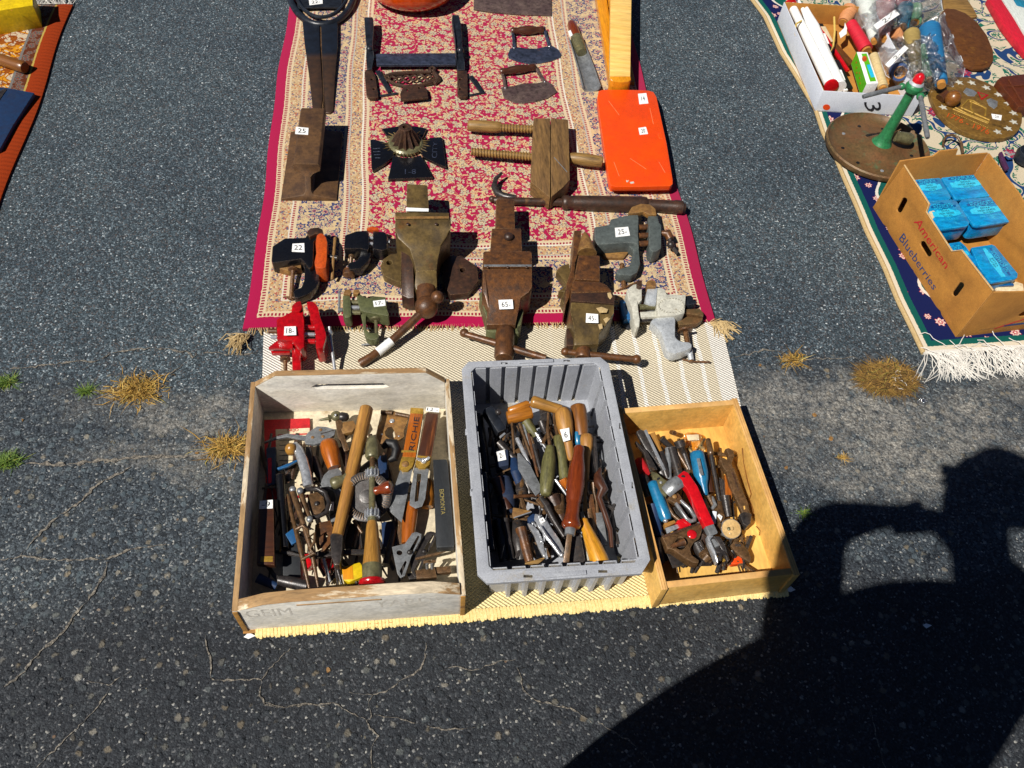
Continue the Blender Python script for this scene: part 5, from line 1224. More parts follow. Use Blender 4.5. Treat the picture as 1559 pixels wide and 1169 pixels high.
TU('handle', 'wood_hammer', h_, (*c(672, 62), .074), (*c(535, 660), .066), [(0, 8.6), (.01, 10.6), (.08, 10.8), (.5, 10.2), (.8, 9.2), (1, 8.6)], 14)
S('hammer_head', 'steel_dark', h_, c(498, 660, 520, 640, 560, 655, 556, 740, 545, 800, 520, 800, 505, 760), .072, .026, .004)
MB().slabh([c(450, 600, 500, 590, 520, 640, 500, 700, 470, 735, 450, 700), ell(*c(532, 728), 2, 2, 8) if False else ell(*c(480, 660), 3, 3, 10)], .06, .012).build('claw', 'rust_brown', h_, .002)
g_ = T('saw_set', 'sheet metal tool', 'rusty sheet metal bracket tool with a shaped finger hole', (*c(790, 160), .02))
MB().slabh([c(738, 75, 800, 80, 868, 95, 862, 130, 846, 165, 845, 200, 820, 215, 780, 222, 735, 232, 718, 200, 722, 150, 740, 120), c(757, 175, 770, 155, 790, 150, 800, 170, 806, 195, 795, 212, 775, 205, 760, 195)], .034, .006).build('plate', 'rust_light', g_, .001)
R('rolled_edge', 'steel_brown', g_, [(*c(738, 84), .036), (*c(790, 88), .036)], 3.4); R('rolled_edge', 'steel_brown', g_, [(*c(806, 92), .036), (*c(868, 104), .036)], 3.4)
for q in (c(742, 188), c(822, 196), c(790, 125)): BALL('rivet', 'steel_bright', g_, (*q, .035), 1.6 if q[1] > 645 else 4, .4)
R('black_loop', 'rubber_black', None, [(*c(745, 250), .05), (*c(770, 228), .056), (*c(800, 232), .056), (*c(812, 260), .054), (*c(800, 300), .05), (*c(775, 310), .048)], [4, 7, 8, 7.5, 7, 4], 10, lb='black rubber loop beside the drill chuck', ct='strap')
def bevel(lb, wood, hq, bq, nm, slot=None):
    t_ = T('angle_gauge', 'angle gauge', lb, (*hq[2], .03), 'sliding angle gauges in the white crate')
    S('stock', wood, t_, hq, .066, .016, .0015, ax=((hq[0]), (hq[-1])))
    if slot: MB().slabh([bq, slot], .0605, .0022).build('blade', 'steel_grey', t_, .0003)
    else: S('blade', 'steel_grey', t_, bq, .0605, .0022, .0003)
    return t_
t_ = bevel('angle gauge with a bright orange wooden stock and solid blade', 'wood_orange', c(875, 88, 935, 92, 900, 295, 838, 292), c(832, 345, 885, 350, 872, 420, 835, 600, 776, 545, 800, 440), 0)
S('end_cap', 'brass', t_, c(877, 62, 938, 66, 935, 92, 874, 88), .0668, .0175, .0008); S('end_cap', 'brass', t_, c(836, 292, 900, 296, 885, 340, 865, 358, 838, 358, 822, 340), .0668, .0175, .0012)
BALL('pivot_screw', 'rust_light', t_, (*c(852, 327), .0672), 5.6, .35)
write('RICHIE', [P(*q, .067) for q in c(868, 262, 895, 105, 918, 108, 892, 266)][0:4], t_, 'ink', 'handwritten_name', .0004)
for k, q in enumerate((c(835, 262, 905, 262, 903, 272, 834, 272),)): S('brass_band', 'brass', t_, q, .0667, .002, .0003)
t_ = bevel('angle gauge with a dark wooden stock, wing nut and slotted blade', 'wood_dark', c(950, 84, 1008, 92, 975, 290, 912, 286), c(895, 345, 962, 350, 945, 490, 930, 525, 900, 535, 872, 518, 875, 470), 1, c(908, 370, 928, 372, 912, 500, 896, 505, 896, 490))
S('end_cap', 'brass', t_, c(910, 286, 975, 292, 965, 330, 945, 346, 915, 345, 898, 325), .0668, .0175, .0012)
K(t_, c(952, 60, 1012, 66, 1010, 86, 948, 80), .067, '12 -', (.08, .15))
wn_ = BALL('wing_nut', 'chrome', t_, (*c(938, 312), .069), 5); R('wing', 'chrome', wn_, [(*c(938, 312), .07), (*c(915, 305), .074), (*c(905, 300), .076)], [2.6, 2.6, 1.6]); R('wing', 'chrome', wn_, [(*c(938, 312), .07), (*c(958, 302), .075), (*c(966, 294), .077)], [2.6, 2.6, 1.6])
st_ = S('whetstone_case', 'stone_black', None, c(982, 306, 1045, 304, 1052, 330, 1082, 700, 1078, 714, 1000, 718, 996, 700), .062, .022, .0018, ax=(c(1010, 310), c(1040, 700)), lb='long matt black whetstone case with faint gold lettering along the right wall', ct='case')
write('EICMONTA', [P(*q, .0623) for q in (c(1032, 445), c(1040, 562), c(1020, 564), c(1012, 447))], st_, 'ink_gold', 'gold_lettering', .0004)
d_ = T('hand_drill', 'hand drill', 'old hand drill with a toothed gear wheel and turned wooden handle', (*c(690, 500), .02))
TU('chuck', 'brass_green', d_, (*c(698, 200), .082), (*c(698, 300), .082), [(0, 5), (.03, 6.2), (.35, 9.8), (.5, 10.6), (.9, 11), (1, 9)], 20)
TU('spindle', 'steel_brown', d_, (*c(698, 295), .082), (*c(698, 400), .082), [(0, 4), (.5, 3.6), (1, 4)])
TU('frame_rod', 'brass_green', d_, (*c(697, 345), .082), (*c(697, 600), .082), [(0, 5.2), (.08, 5.4), (.1, 4.6), (.55, 5), (.85, 5), (.9, 6.5), (1, 7)], 14)
TU('handle', 'wood_tan2', d_, (*c(697, 596), .082), (*c(697, 800), .08), [(0, 7), (.08, 8.8), (.2, 9.6), (.5, 11.2), (.8, 13), (1, 14.5)], 20)
TU('ferrule', 'brass_green', d_, (*c(697, 795), .08), (*c(697, 870), .078), [(0, 14.6), (.2, 15.2), (.8, 15), (1, 14.5)], 20)
TU('red_cap', 'red_paint', d_, (*c(697, 866), .078), (*c(697, 895), .077), [(0, 16), (.2, 20), (.7, 20.5), (1, 18)], 22)
gc = P(*c(672, 480), .066); gn = (Vector((0, 0, CAMZ)) - gc).normalized(); gn = (gn + Vector((-.15, 0, .35))).normalized()
gr = 38 * mpp(560, 757, .066)
gw = MB().lathe(gc, gn, [(gr * .25, -.004), (gr * .96, -.004), (gr, 0), (gr, .004), (gr * .93, .005), (gr * .68, .0035), (gr * .66, -.001), (gr * .3, -.001), (gr * .28, .004), (gr * .1, .005)], 56).build('gear_wheel', 'steel_dark', d_, ang=30)
m = MB(); ez = gn; ex = Vector((1, 0, 0)); ex = (ex - ez * ex.dot(ez)).normalized(); ey = ez.cross(ex)
for k in range(54):
    a = 6.283 * k / 54; dr = ex * math.cos(a) + ey * math.sin(a); R3 = Matrix((dr, ez.cross(dr), ez)).transposed()
    m.box(gc + dr * gr * .81 + ez * .0052, (gr * .25, .0010, .0030), axis=R3)
m.build('gear_teeth', 'steel_brown', gw, .0002, kind='stuff', rot=False)
for q in (c(697, 375), c(697, 562)): MB().turn((q[0], q[1] - 5, .084), (q[0], q[1] + 5, .084), [(k / 8, 8 if k % 2 else 7.4) for k in range(9)], 14).build('pinion', 'steel_bright', d_, ang=20)
m = MB(); A = P(*c(697, 375), .086)
for k in range(12):
    a = 6.283 * k / 12
    for yq in (375, 562):
        cc = P(*c(697, yq), .084); m.box(cc + Vector((math.cos(a), 0, math.sin(a))) * .0128, (.004, .015, .0022), axis=Matrix.Rotation(-a, 3, 'Y'))
m.build('pinion_teeth', 'steel_bright', d_, .0003, kind='stuff', rot=False)
kb = TU('crank_knob', 'wood_red', d_, (*c(705, 455), .094), (*c(792, 432), .108), [(0, 4), (.1, 7), (.25, 6), (.5, 8.6), (.75, 10.6), (.92, 9.6), (1, 5)], 20)
TU('side_knob', 'brass_green', d_, (*c(590, 385), .07), (*c(503, 425), .066), [(0, 5), (.1, 8), (.2, 6.5), (.35, 7), (.6, 9.4), (.85, 9.6), (.95, 7), (1, 3)], 18)
k_ = T('scraper', 'scraper', 'round steel scraper with an orange wooden handle', (*c(510, 300), .03))
TU('handle', 'wood_orange', k_, (*c(488, 215), .06), (*c(520, 345), .05), [(0, 6), (.04, 11), (.15, 13.5), (.4, 14), (.7, 12.4), (1, 10)], 18)
S('blade', 'steel_grey', k_, c(455, 420, 470, 380, 500, 350, 530, 340, 552, 360, 555, 385, 520, 430, 470, 440), .044, .003, .0005)
S('blade_tail', 'steel_grey', k_, c(450, 425, 550, 445, 560, 520, 540, 600, 510, 610, 490, 560), .036, .003, .0005)
b_ = T('chrome_brace', 'brace', 'curved chromed handle with a small round wooden knob', (*c(360, 330), .03))
BALL('wooden_knob', 'wood_tan2', b_, (*c(318, 258), .066), 9.5, 1.2); TU('knob_collar', 'steel_brown', b_, (*c(325, 262), .066), (*c(352, 252), .066), [(0, 8), (.5, 8), (1, 4)])
m = MB(); m.rod([(*c(332, 232), .068), (*c(352, 262), .068), (*c(372, 310), .066), (*c(388, 370), .062), (*c(398, 430), .058)], [5, 7.5, 8, 8, 8], 14, .7); m.build('bow', 'chrome', b_)
S('dark_web', 'steel_dark', b_, c(385, 240, 410, 245, 418, 300, 415, 425, 400, 430, 385, 330), .055, .02, .003)
v_ = T('divider_calipers', 'calipers', 'long rusty brown dividers with an S shaped link', (*c(380, 650), .03))
R('leg', 'steel_brown', v_, [(*c(302, 470), .06), (*c(320, 560), .066), (*c(345, 660), .07), (*c(375, 780), .066), (*c(402, 908), .052)], [2, 3.2, 3.4, 4, 2], 10)
R('leg', 'steel_brown', v_, [(*c(320, 440), .074), (*c(350, 530), .078), (*c(380, 620), .078), (*c(415, 740), .07), (*c(445, 905), .054)], [5, 4.6, 4, 4, 2], 10)
R('leg', 'steel_brown', v_, [(*c(358, 450), .072), (*c(385, 530), .07), (*c(412, 600), .068)], [4.6, 4, 3.5], 10)
for q in (c(325, 445), c(360, 452), c(405, 585)): BALL('joint', 'steel_grey', v_, (*q, .078), 5.4, .8)
R('scroll_link', 'steel_brown', v_, [(*c(340, 632), .08), (*c(372, 615), .084), (*c(395, 635), .084), (*c(400, 670), .084), (*c(428, 650), .084), (*c(428, 690), .084), (*c(405, 725), .082), (*c(425, 745), .08), (*c(365, 775), .076)], 2.6, 10)
p_ = T('padlock', 'padlock', 'dark square padlock like buckle with a 17 sticker', (*c(450, 500), .03))
R('frame', 'steel_dark', p_, [(*c(*q), .07) for q in ((362, 470), (385, 448), (440, 442), (478, 462), (495, 510), (482, 555), (440, 575), (410, 578))], 3.6, 10)
S('body', 'steel_brown', p_, c(392, 470, 440, 455, 470, 480, 478, 530, 455, 558, 412, 562, 398, 520), .064, .02, .003); BALL('keyhole_boss', 'steel_dark', p_, (*c(438, 512), .065), 4, .6)
S('dark_tab', 'rubber_black', p_, c(455, 435, 495, 430, 525, 465, 530, 530, 495, 552, 478, 500), .056, .02, .002)
K(p_, c(494, 505, 518, 505, 516, 546, 490, 544), .0565, '17', (.25, .2))
S('copper_plate', 'rust_light', None, c(430, 610, 455, 602, 480, 640, 478, 700, 440, 725, 425, 680), .05, .008, .001, lb='small worn brown leather piece between the dividers and hammer', ct='leather')
for q, nm in ((c(367, 750, 410, 742, 415, 800, 395, 815, 370, 800), 'red plastic cap under the divider legs'), (c(470, 770, 505, 765, 520, 805, 495, 825, 475, 800), 'red plastic grip end near the yellow tape')):
    S('red_cap', 'red_gloss', None, q, .03, .02, .004, lb=nm, ct='cap')
y_ = S('yellow_tape', 'yellow_card', None, c(552, 810, 640, 785, 650, 800, 652, 855, 590, 880, 560, 870), .034, .02, .003, lb='shiny yellow film pack beside the drill cap', ct='packet')
S('amber_window', 'wood_amber', y_, c(556, 815, 605, 802, 610, 865, 562, 868), .0345, .001, .0004)
BAR('file', 'steel_dark', None, [(*c(440, 755), .045), (*c(560, 742), .045), (*c(760, 740), .043)], 8, .006, lb='flat dark file lying crosswise behind the drill handle', ct='file')
def centre_square(lb, k, z, mt):
    t_ = T('centre_square', 'square', lb, (*c(850, 750), .02), 'slotted centre squares in the crate')
    f = lambda *a: [(x + k, y - k * .05) for x, y in c(*a)] if len(a) > 2 else (c(*a)[0] + k, c(*a)[1] - k * .05)
    MB().slabh([f(790, 715, 850, 700, 885, 650, 905, 645, 928, 655, 925, 680, 880, 760, 850, 850, 830, 860, 815, 840, 798, 760), f(868, 735, 912, 660, 920, 664, 885, 740, 870, 752), f(825, 828, 852, 778, 860, 784, 835, 850), ell(*f(825, 742), 4.6, 4, 12)], z, .004).build('plate', mt, t_, .0006)
    BALL('thumb_screw', 'steel_dark', t_, (*f(872, 740), z + .003), 4)
    return t_
centre_square('slotted steel centre square in front, brighter of the pair', 0, .058, 'steel_grey'); centre_square('second slotted centre square with shade put into its dark colour', 22, .046, 'steel_dark')  # dark copy: the shadow tone is put into its steel colour
R('scriber', 'steel_brown', None, [(*c(900, 772), .052), (*c(1000, 748), .05), (*c(1044, 736), .048)], [2, 2.4, .4], 8, lb='thin pointed scriber beyond the small clamp', ct='scriber')
k_ = T('toolmaker_clamp', 'small clamp', 'small steel toolmaker clamp with two screws by the crate front', (*c(970, 830), .02))
S('bar', 'steel_brown', k_, c(900, 825, 990, 810, 1000, 855, 960, 860, 905, 862), .05, .014, .001); S('bar', 'steel_brown', k_, c(985, 808, 1065, 805, 1066, 832, 1000, 838), .046, .012, .001); S('bar', 'steel_dark', k_, c(860, 840, 905, 832, 905, 862, 870, 866), .04, .012, .001)
for x in (955, 978): o = R('thumb_screw', 'steel_grey', k_, [(*c(x, 815), .05), (*c(x - 2, 790), .066)], 2.4); BAR('screw_wing', 'steel_brown', o, [(*c(x - 18, 788), .067), (*c(x + 18, 782), .067)], 4, .004)
t_ = T('socket_wrench', 'wrench', 'round dark tube wrench in the front corner of the white crate', (*c(350, 895), .02)); TU('tube', 'steel_dark', t_, (*c(260, 870), .04), (*c(395, 898), .04), [(0, 7), (.3, 9), (1, 9.6)], 16)
TU('mouth', 'rubber_black', t_, (*c(394, 898), .04), (*c(398, 899), .04), [(0, 7.5), (1, 7.4)], 16)
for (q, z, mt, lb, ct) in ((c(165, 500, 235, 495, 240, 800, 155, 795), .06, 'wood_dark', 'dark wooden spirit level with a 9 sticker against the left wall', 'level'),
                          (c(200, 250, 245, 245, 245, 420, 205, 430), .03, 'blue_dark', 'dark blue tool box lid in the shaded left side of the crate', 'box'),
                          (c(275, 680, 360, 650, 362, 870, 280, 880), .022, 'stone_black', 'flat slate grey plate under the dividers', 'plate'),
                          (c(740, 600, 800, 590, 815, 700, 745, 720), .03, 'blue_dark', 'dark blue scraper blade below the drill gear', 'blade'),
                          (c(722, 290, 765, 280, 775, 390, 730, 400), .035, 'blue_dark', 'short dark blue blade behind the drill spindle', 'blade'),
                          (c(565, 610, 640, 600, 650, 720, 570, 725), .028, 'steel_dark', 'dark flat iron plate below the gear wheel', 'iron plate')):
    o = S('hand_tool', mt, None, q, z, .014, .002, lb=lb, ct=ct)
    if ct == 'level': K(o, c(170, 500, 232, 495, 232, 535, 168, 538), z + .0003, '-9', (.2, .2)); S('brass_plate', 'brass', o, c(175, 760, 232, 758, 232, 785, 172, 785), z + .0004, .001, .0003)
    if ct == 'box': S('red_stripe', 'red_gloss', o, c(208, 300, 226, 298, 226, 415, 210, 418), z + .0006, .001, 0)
S('blue_putty_knife', 'blue_paint', None, c(290, 655, 330, 625, 345, 690, 320, 705), .042, .006, .001, lb='small blue painted blade left of the divider legs', ct='blade')
S('blue_putty_knife', 'blue_paint', None, c(250, 345, 300, 325, 345, 305, 350, 312, 300, 340, 258, 352), .05, .006, .001, lb='slim blue strip across the printed card', ct='strip')
TU('wood_handled_file', 'wood_orange', None, (*c(880, 510), .042), (*c(862, 700), .034), [(0, 9), (.04, 10.5), (.3, 12), (.7, 10.5), (1, 9)], 16, lb='plain orange wooden handle lying under the two angle gauges', ct='handle')
BAR('flat_bar', 'steel_brown', None, [(*c(835, 590), .034), (*c(826, 705), .028)], 9, .01, lb='rusty flat bar left of the plain orange handle', ct='bar')
TU('wood_handled_file', 'wood_amber2', None, (*c(945, 400), .038), (*c(955, 530), .03), [(0, 8), (.1, 12), (.6, 13), (1, 9)], 16, lb='amber wooden handle showing through the slotted gauge blade', ct='handle')
for k, (a, b, r, mt) in enumerate(((c(265, 380), c(290, 720), 7, 'black_paint'), (c(285, 500), c(265, 740), 1.5, 'brass'), (c(420, 300), c(470, 420), 8, 'steel_dark'), (c(610, 590), c(650, 650), 3, 'steel_brown'), (c(560, 250), c(600, 420), 6, 'rust_dark'), (c(640, 360), c(700, 310), 5, 'steel_dark'), (c(760, 800), c(800, 640), 6, 'steel_dark'), (c(160, 860), c(250, 900), 8, 'blue_dark'), (c(470, 770), c(500, 880), 3, 'steel_bright'), (c(530, 800), c(555, 890), 3, 'steel_dark'))):
    L_ = ['black iron rod in the shaded left strip of the crate', 'thin brass rod beside the wooden level', 'dark steel tool tail under the scraper blade', 'thin brown spike below the gear wheel', 'dark rusty shank beside the hammer handle', 'dark pointed tool below the drill chuck', 'dark steel shank under the slotted square', 'dark blue round tool in the near left corner', 'bright steel probe by the red grip', 'dark leg of a tool by the yellow pack'][k]
    R('thin_tool', mt, None, [(*a, .04), (*b, .032)], [r, r * .8], 10, lb=L_, ct='thin tool')

# ------------------------------------------------------------------ grey plastic bin
c = cs(690, 530, 2.923)
ZB = .135
bn = T('plastic_bin', 'plastic bin', 'grey ribbed plastic storage bin holding wooden handled tools', (850, 890))
outer = [(703, 562), (713, 550.5), (914, 543.5), (927, 554), (990, 852), (977, 873), (742, 888), (727, 874)]
inner = [(717, 566), (724, 559), (905, 552.5), (914, 559), (973, 846), (966, 856), (751, 868), (744, 861)]
holes = [[(727 + 0, 0)]]
def slot(x, y, w, h_): return [(x - w, y - h_), (x + w, y - h_), (x + w, y + h_), (x - w, y + h_)]
MB().slabh([outer, inner] + [slot(768, 552.5, 5, 1.5), slot(863, 548.8, 5, 1.5), slot(804, 876.8, 7, 2.2), slot(918, 869.5, 7, 2.2), slot(710.3, 657, 2, 4.5), slot(717.8, 749, 2, 5), slot(944.5, 648, 1.6, 4.5), slot(963.5, 738, 1.6, 5)], ZB, .004).build('rim', 'plastic_grey', bn, .0008)
# downturned lip
ow = [P(*q, ZB - .0041) for q in outer]; m = MB(); n = len(ow); cc = sum(ow, Vector()) / n
iw = [p + (cc - p).normalized() * .003 for p in ow]
m.holed([ow[::-1], iw], Vector((0, 0, -.009))); m.build('rim_lip', 'plastic_grey', bn, .0006)
wi = [P(*q, ZB - .0042) for q in [(719, 562), (909.5, 555.5), (969.5, 851), (747.5, 864.5)]]
def ribwall(a, b, n, o_):
    """corrugated wall between world a and b: wide panels parted by narrow grooves pushed outwards"""
    d = b - a; L_ = d.length; d.normalize(); out = Vector((d.y, -d.x, 0)); tap = .005
    if (a + d * L_ / 2 - cc).dot(out) < 0: out = -out
    pr = []
    for k in range(n):
        u0, u1 = k / n, (k + 1) / n; g = .15 / n
        pr += [(u0 + g if k else 0, 0), (u1 - g if k < n - 1 else 1, 0)]
        if k < n - 1: pr += [(u1 - g * .7, .011), (u1 + g * .7, .011)]
    m = MB(); top, bot, to, bo = [], [], [], []
    for u, w in pr:
        p = a + d * (u * L_); ub = .5 + (u - .5) * (1 - 2 * tap / L_); q = a + d * (ub * L_) - out * tap
        top.append(p + out * w); bot.append(Vector((q.x, q.y, .004)) + out * w); to.append(p + out * (w + .0022)); bo.append(Vector((q.x, q.y, .004)) + out * (w + .0022))
    N = len(pr); m.v = top + bot + to + bo
    for i in range(N - 1): m.f += [[i, i + 1, N + i + 1, N + i], [2 * N + i + 1, 2 * N + i, 3 * N + i, 3 * N + i + 1], [i + 1, i, 2 * N + i, 2 * N + i + 1], [N + i, N + i + 1, 3 * N + i + 1, 3 * N + i]]
    m.f += [[0, N, 3 * N, 2 * N], [N - 1, 3 * N - 1, 4 * N - 1, 2 * N - 1]]
    m.build('ribbed_wall', 'plastic_grey', bn, rot=False, ang=25)
    return bot[0], bot[-1]
cn = [ribwall(wi[0], wi[1], 8, 0), ribwall(wi[1], wi[2], 9, 0), ribwall(wi[2], wi[3], 8, 0), ribwall(wi[3], wi[0], 9, 0)]
fl = [q[0] for q in cn]; m = MB().prism([Vector((p.x, p.y, .0075)) for p in fl], [Vector((p.x, p.y, .0045)) for p in fl]); m.build('bottom', 'plastic_grey', bn)
m = MB(); a, b = P(790, 550.5, ZB), P(842, 548.5, ZB); m.box((a + b) / 2 + Vector((0, -.002, .0022)), ((b - a).length, .008, .003), math.atan2(b.y - a.y, b.x - a.x)); m.build('label_clip', 'plastic_grey', bn, .0006, rot=False)
m = MB(); a, b = P(832, 877, ZB), P(892, 872, ZB); m.box((a + b) / 2 + Vector((0, 0, .0022)), ((b - a).length, .008, .003), math.atan2(b.y - a.y, b.x - a.x)); m.build('label_clip', 'plastic_grey', bn, .0006, rot=False)

# tools in the grey bin
GH = 'wooden tool handles in the grey bin'
def hd(nm, lb, mt, a, b, prof, ct='handled tool', tip=None, tipr=None, tipm='steel_brown', n=18, gp=GH):
    t_ = T(nm, ct, lb, (b[0], b[1], .02), gp); TU('handle', mt, t_, a, b, prof, n)
    if tip: R('shank', tipm, t_, tip, tipr, 10)
    return t_
HND = lambda r, e=.6: [(0, r * .55), (.03, r * .85), (.12, r), (.4, r * .98), (.75, r * .8), (1, r * e)]
c5 = cs(750, 600, 7.305)
t_ = T('split_handled_tool', 'handled tool', 'split orange wooden handle lying across the bin with a crack along it', (*c5(300, 230), .05), GH)
TU('handle', 'wood_amber2', t_, (*c5(158, 265), .084), (*c5(440, 205), .09), [(0, 7), (.03, 10), (.3, 10.6), (.9, 10.8), (1, 8)], 18); TU('upper_half', 'wood_amber2', t_, (*c5(175, 190), .094), (*c5(410, 105), .10), [(0, 4), (.06, 6), (.9, 6.6), (1, 4)], 14)
t_ = hd('bent_handled_tool', 'olive brown round wooden handle bent across the top of the bin pile', 'wood_tan2', (*c5(425, 75), .104), (*c5(760, 175), .098), [(0, 6), (.04, 9), (.12, 9.6), (.5, 8.4), (1, 8)])
t_ = hd('wood_handled_tool', 'pear shaped tan wooden handle with a white 6 sticker', 'wood_hammer', (*c5(770, 150), .104), (*c5(870, 740), .075), [(0, 5), (.03, 9.5), (.12, 12.6), (.3, 13.2), (.45, 11.6), (.65, 8), (.9, 6.4), (.96, 5.4), (1, 3)])
K(t_, zz(c5(748, 395, 850, 375, 862, 508, 788, 532), .1075, .1075, .102, .102), 0, '6', (.3, .25))
t_ = hd('wood_handled_tool', 'brown wooden handle with a bright blue painted band', 'wood_dark2', (*c5(945, 118), .092), (*c5(990, 470), .076), [(0, 8), (.04, 11.5), (.2, 12.8), (.7, 12), (1, 10)]); TU('blue_band', 'blue_handle', t_, (*c5(938, 420), .082), (*c5(950, 570), .072), [(0, 5), (.1, 6), (.8, 5.5), (1, 4)], 14)
t_ = hd('wood_handled_tool', 'slim yellowish wooden handle beside the bin right wall', 'wood_hammer', (*c5(1045, 445), .09), (*c5(1050, 960), .068), [(0, 6), (.03, 9), (.12, 10.4), (.28, 9.2), (.5, 5), (1, 2.6)], tip=[(*c5(1050, 950), .068), (*c5(1030, 1160), .06)], tipr=[2.4, 2])
t_ = hd('green_handled_tool', 'mossy green wooden handle with its steel shank pointing up the pile', 'green_handle', (*c5(640, 580), .094), (*c5(590, 1130), .082), [(0, 5.5), (.05, 7), (.3, 10.6), (.7, 11), (.9, 9.4), (.98, 7.6), (1, 5)], tip=[(*c5(640, 585), .094), (*c5(610, 400), .098), (*c5(618, 210), .10)], tipr=[3, 2.2, 1.8])
t_ = hd('green_handled_tool', 'second green wooden handle tucked under the sticker handle', 'green_handle', (*c5(730, 460), .084), (*c5(800, 950), .07), [(0, 6), (.04, 8.8), (.3, 9), (1, 7.6)], tip=[(*c5(725, 470), .084), (*c5(690, 330), .086), (*c5(680, 210), .088)], tipr=[3, 2, 2])
c6 = cs(730, 720, 6.877)
t_ = T('turned_chisel', 'chisel', 'big glossy red brown turned handle chisel on top of the bin', (*c6(950, 500), .05), GH)
TU('handle', 'wood_red', t_, (*c5(965, 575), .112), (*c6(955, 585), .098), [(0, 5), (.015, 8), (.05, 9), (.09, 8.4), (.14, 9), (.3, 13), (.5, 14), (.68, 11.4), (.72, 9.8), (.735, 10.6), (.75, 9.8), (.765, 10.6), (.78, 9.8), (.795, 10.6), (.81, 10), (.86, 11), (.92, 13.4), (.95, 14.6), (.98, 13), (1, 9)], 22)
TU('ferrule', 'steel_grey', t_, (*c6(955, 565), .098), (*c6(945, 650), .096), [(0, 8.6), (1, 8)], 18)
BAR('blade', 'steel_brown', t_, [(*c6(942, 640), .096), (*c6(905, 940), .075)], [8, 9], .006, .001)
t_ = hd('wood_handled_tool', 'bright yellow ochre wooden handle in the near right of the bin', 'wood_yellow', (*c6(1080, 480), .086), (*c6(1270, 950), .07), [(0, 5), (.04, 7.4), (.1, 7), (.3, 9), (.6, 12.6), (.9, 14.4), (1, 14)])
p_ = T('locking_pliers', 'pliers', 'shiny chrome locking pliers with a small numbered sticker', (*c6(680, 650), .05))
S('fixed_handle', 'chrome', p_, zz(c6(580, 420, 640, 440, 700, 480, 760, 580, 840, 690, 890, 800, 870, 850, 830, 830, 760, 740, 690, 640, 620, 560, 570, 480), .09, .09, .088, .086, .082, .078, .078, .08, .084, .086, .088, .09), 0, .012, .003)
S('lever', 'chrome', p_, zz(c6(500, 515, 560, 540, 620, 600, 660, 690, 700, 880, 670, 870, 620, 780, 570, 640, 520, 560), .084, .084, .082, .08, .074, .074, .078, .082, .084), 0, .010, .003)
R('inner_link', 'chrome', p_, [(*c6(640, 560), .092), (*c6(700, 660), .09), (*c6(790, 780), .086), (*c6(840, 850), .082)], [2, 3, 3, 3]); BALL('screw_knob', 'chrome', p_, (*c6(858, 860), .082), 4)
S('jaw', 'blue_dark', p_, c6(500, 470, 560, 420, 600, 440, 580, 500, 520, 520), .088, .012, .002)
for q in (c6(560, 525), c6(650, 712), c6(628, 452)): BALL('rivet', 'steel_bright', p_, (*q, .0925), 2.6, .5)
K(p_, c6(622, 485, 665, 465, 692, 505, 645, 532), .0912, '4', (.3, .25))
s_ = T('putty_knife', 'knife', 'dull grey broad knife blade with a bent dark tang', (*c5(400, 900), .05))
S('blade', 'steel_grey', s_, zz(c5(275, 660, 300, 655, 420, 790, 530, 1010, 525, 1090, 480, 1130, 390, 1000, 285, 830), .09, .09, .088, .084, .082, .082, .086, .09), 0, .003, .0006)
R('tang', 'steel_dark', s_, [(*c6(640, 260), .08), (*c6(700, 340), .08), (*c6(770, 480), .078), (*c6(885, 665), .074)], [5, 6, 5, 3.4], 12); S('bolster', 'steel_brown', s_, c6(590, 280, 640, 230, 700, 300, 710, 340, 660, 360), .084, .008, .0015)
w_ = S('steel_wedge', 'rust_light', None, c6(350, 362, 380, 365, 540, 395, 540, 405, 350, 470, 345, 420), .074, .008, .001, lb='triangular rusty steel wedge left of the locking pliers', ct='wedge')
S('wedge_edge', 'steel_bright', w_, c6(358, 462, 545, 398, 548, 408, 362, 472), .0745, .003, .0004)
S('wood_chip', 'wood_tan', None, c6(475, 940, 680, 880, 690, 890, 600, 965, 590, 950, 480, 955), .06, .006, .001, lb='splintered wood strip at the near wall of the bin', ct='wood strip')
S('wide_scraper', 'steel_dark', None, zz(c6(990, 600, 1060, 640, 1110, 930, 930, 940, 950, 780), .08, .08, .06, .06, .07), 0, .003, .0006, lb='wide dark scraper blade under the red brown chisel', ct='scraper')
r_ = T('spokeshave', 'scissors', 'glossy dark brown curved tool handles along the bin right wall', (*c5(1180, 1000), .05))
R('arm', 'wood_dark', r_, [(*c5(1200, 830), .085), (*c5(1170, 900), .084), (*c5(1180, 980), .082), (*c5(1230, 1060), .08), (*c6(1250, 260), .076), (*c6(1310, 420), .07), (*c6(1370, 600), .064), (*c6(1385, 780), .058)], [2, 6, 9, 8, 5, 4.4, 4, 3], 14)
R('arm', 'steel_brown', r_, [(*c5(1120, 980), .08), (*c6(1200, 200), .072), (*c6(1225, 300), .068), (*c6(1235, 420), .062)], [3, 2.4, 2, 3], 10)
BAR('flat_file', 'steel_grey', None, [(*c6(1240, 420), .062), (*c6(1270, 560), .058), (*c6(1310, 760), .052)], [10, 12, 9], .006, lb='flat grey file with worn stamping along the right wall', ct='file')
BAR('rusty_bar', 'rust_brown', None, [(*c6(1160, 230), .07), (*c6(1190, 480), .06), (*c6(1210, 680), .05)], [7, 9, 6], .008, lb='tall narrow rusty bar between ochre handle and files', ct='bar')
BAR('white_rod', 'white_enamel', None, [(*c6(1085, 640), .06), (*c6(1140, 920), .05)], 3.5, .004, lb='thin white plastic rod left of the ochre handle', ct='rod')
S('torn_label', 'paper', None, zz(c6(1335, 450, 1355, 460, 1375, 560, 1355, 570), .06), 0, .001, .0002, lb='torn white paper label standing at the bin right side', ct='label')
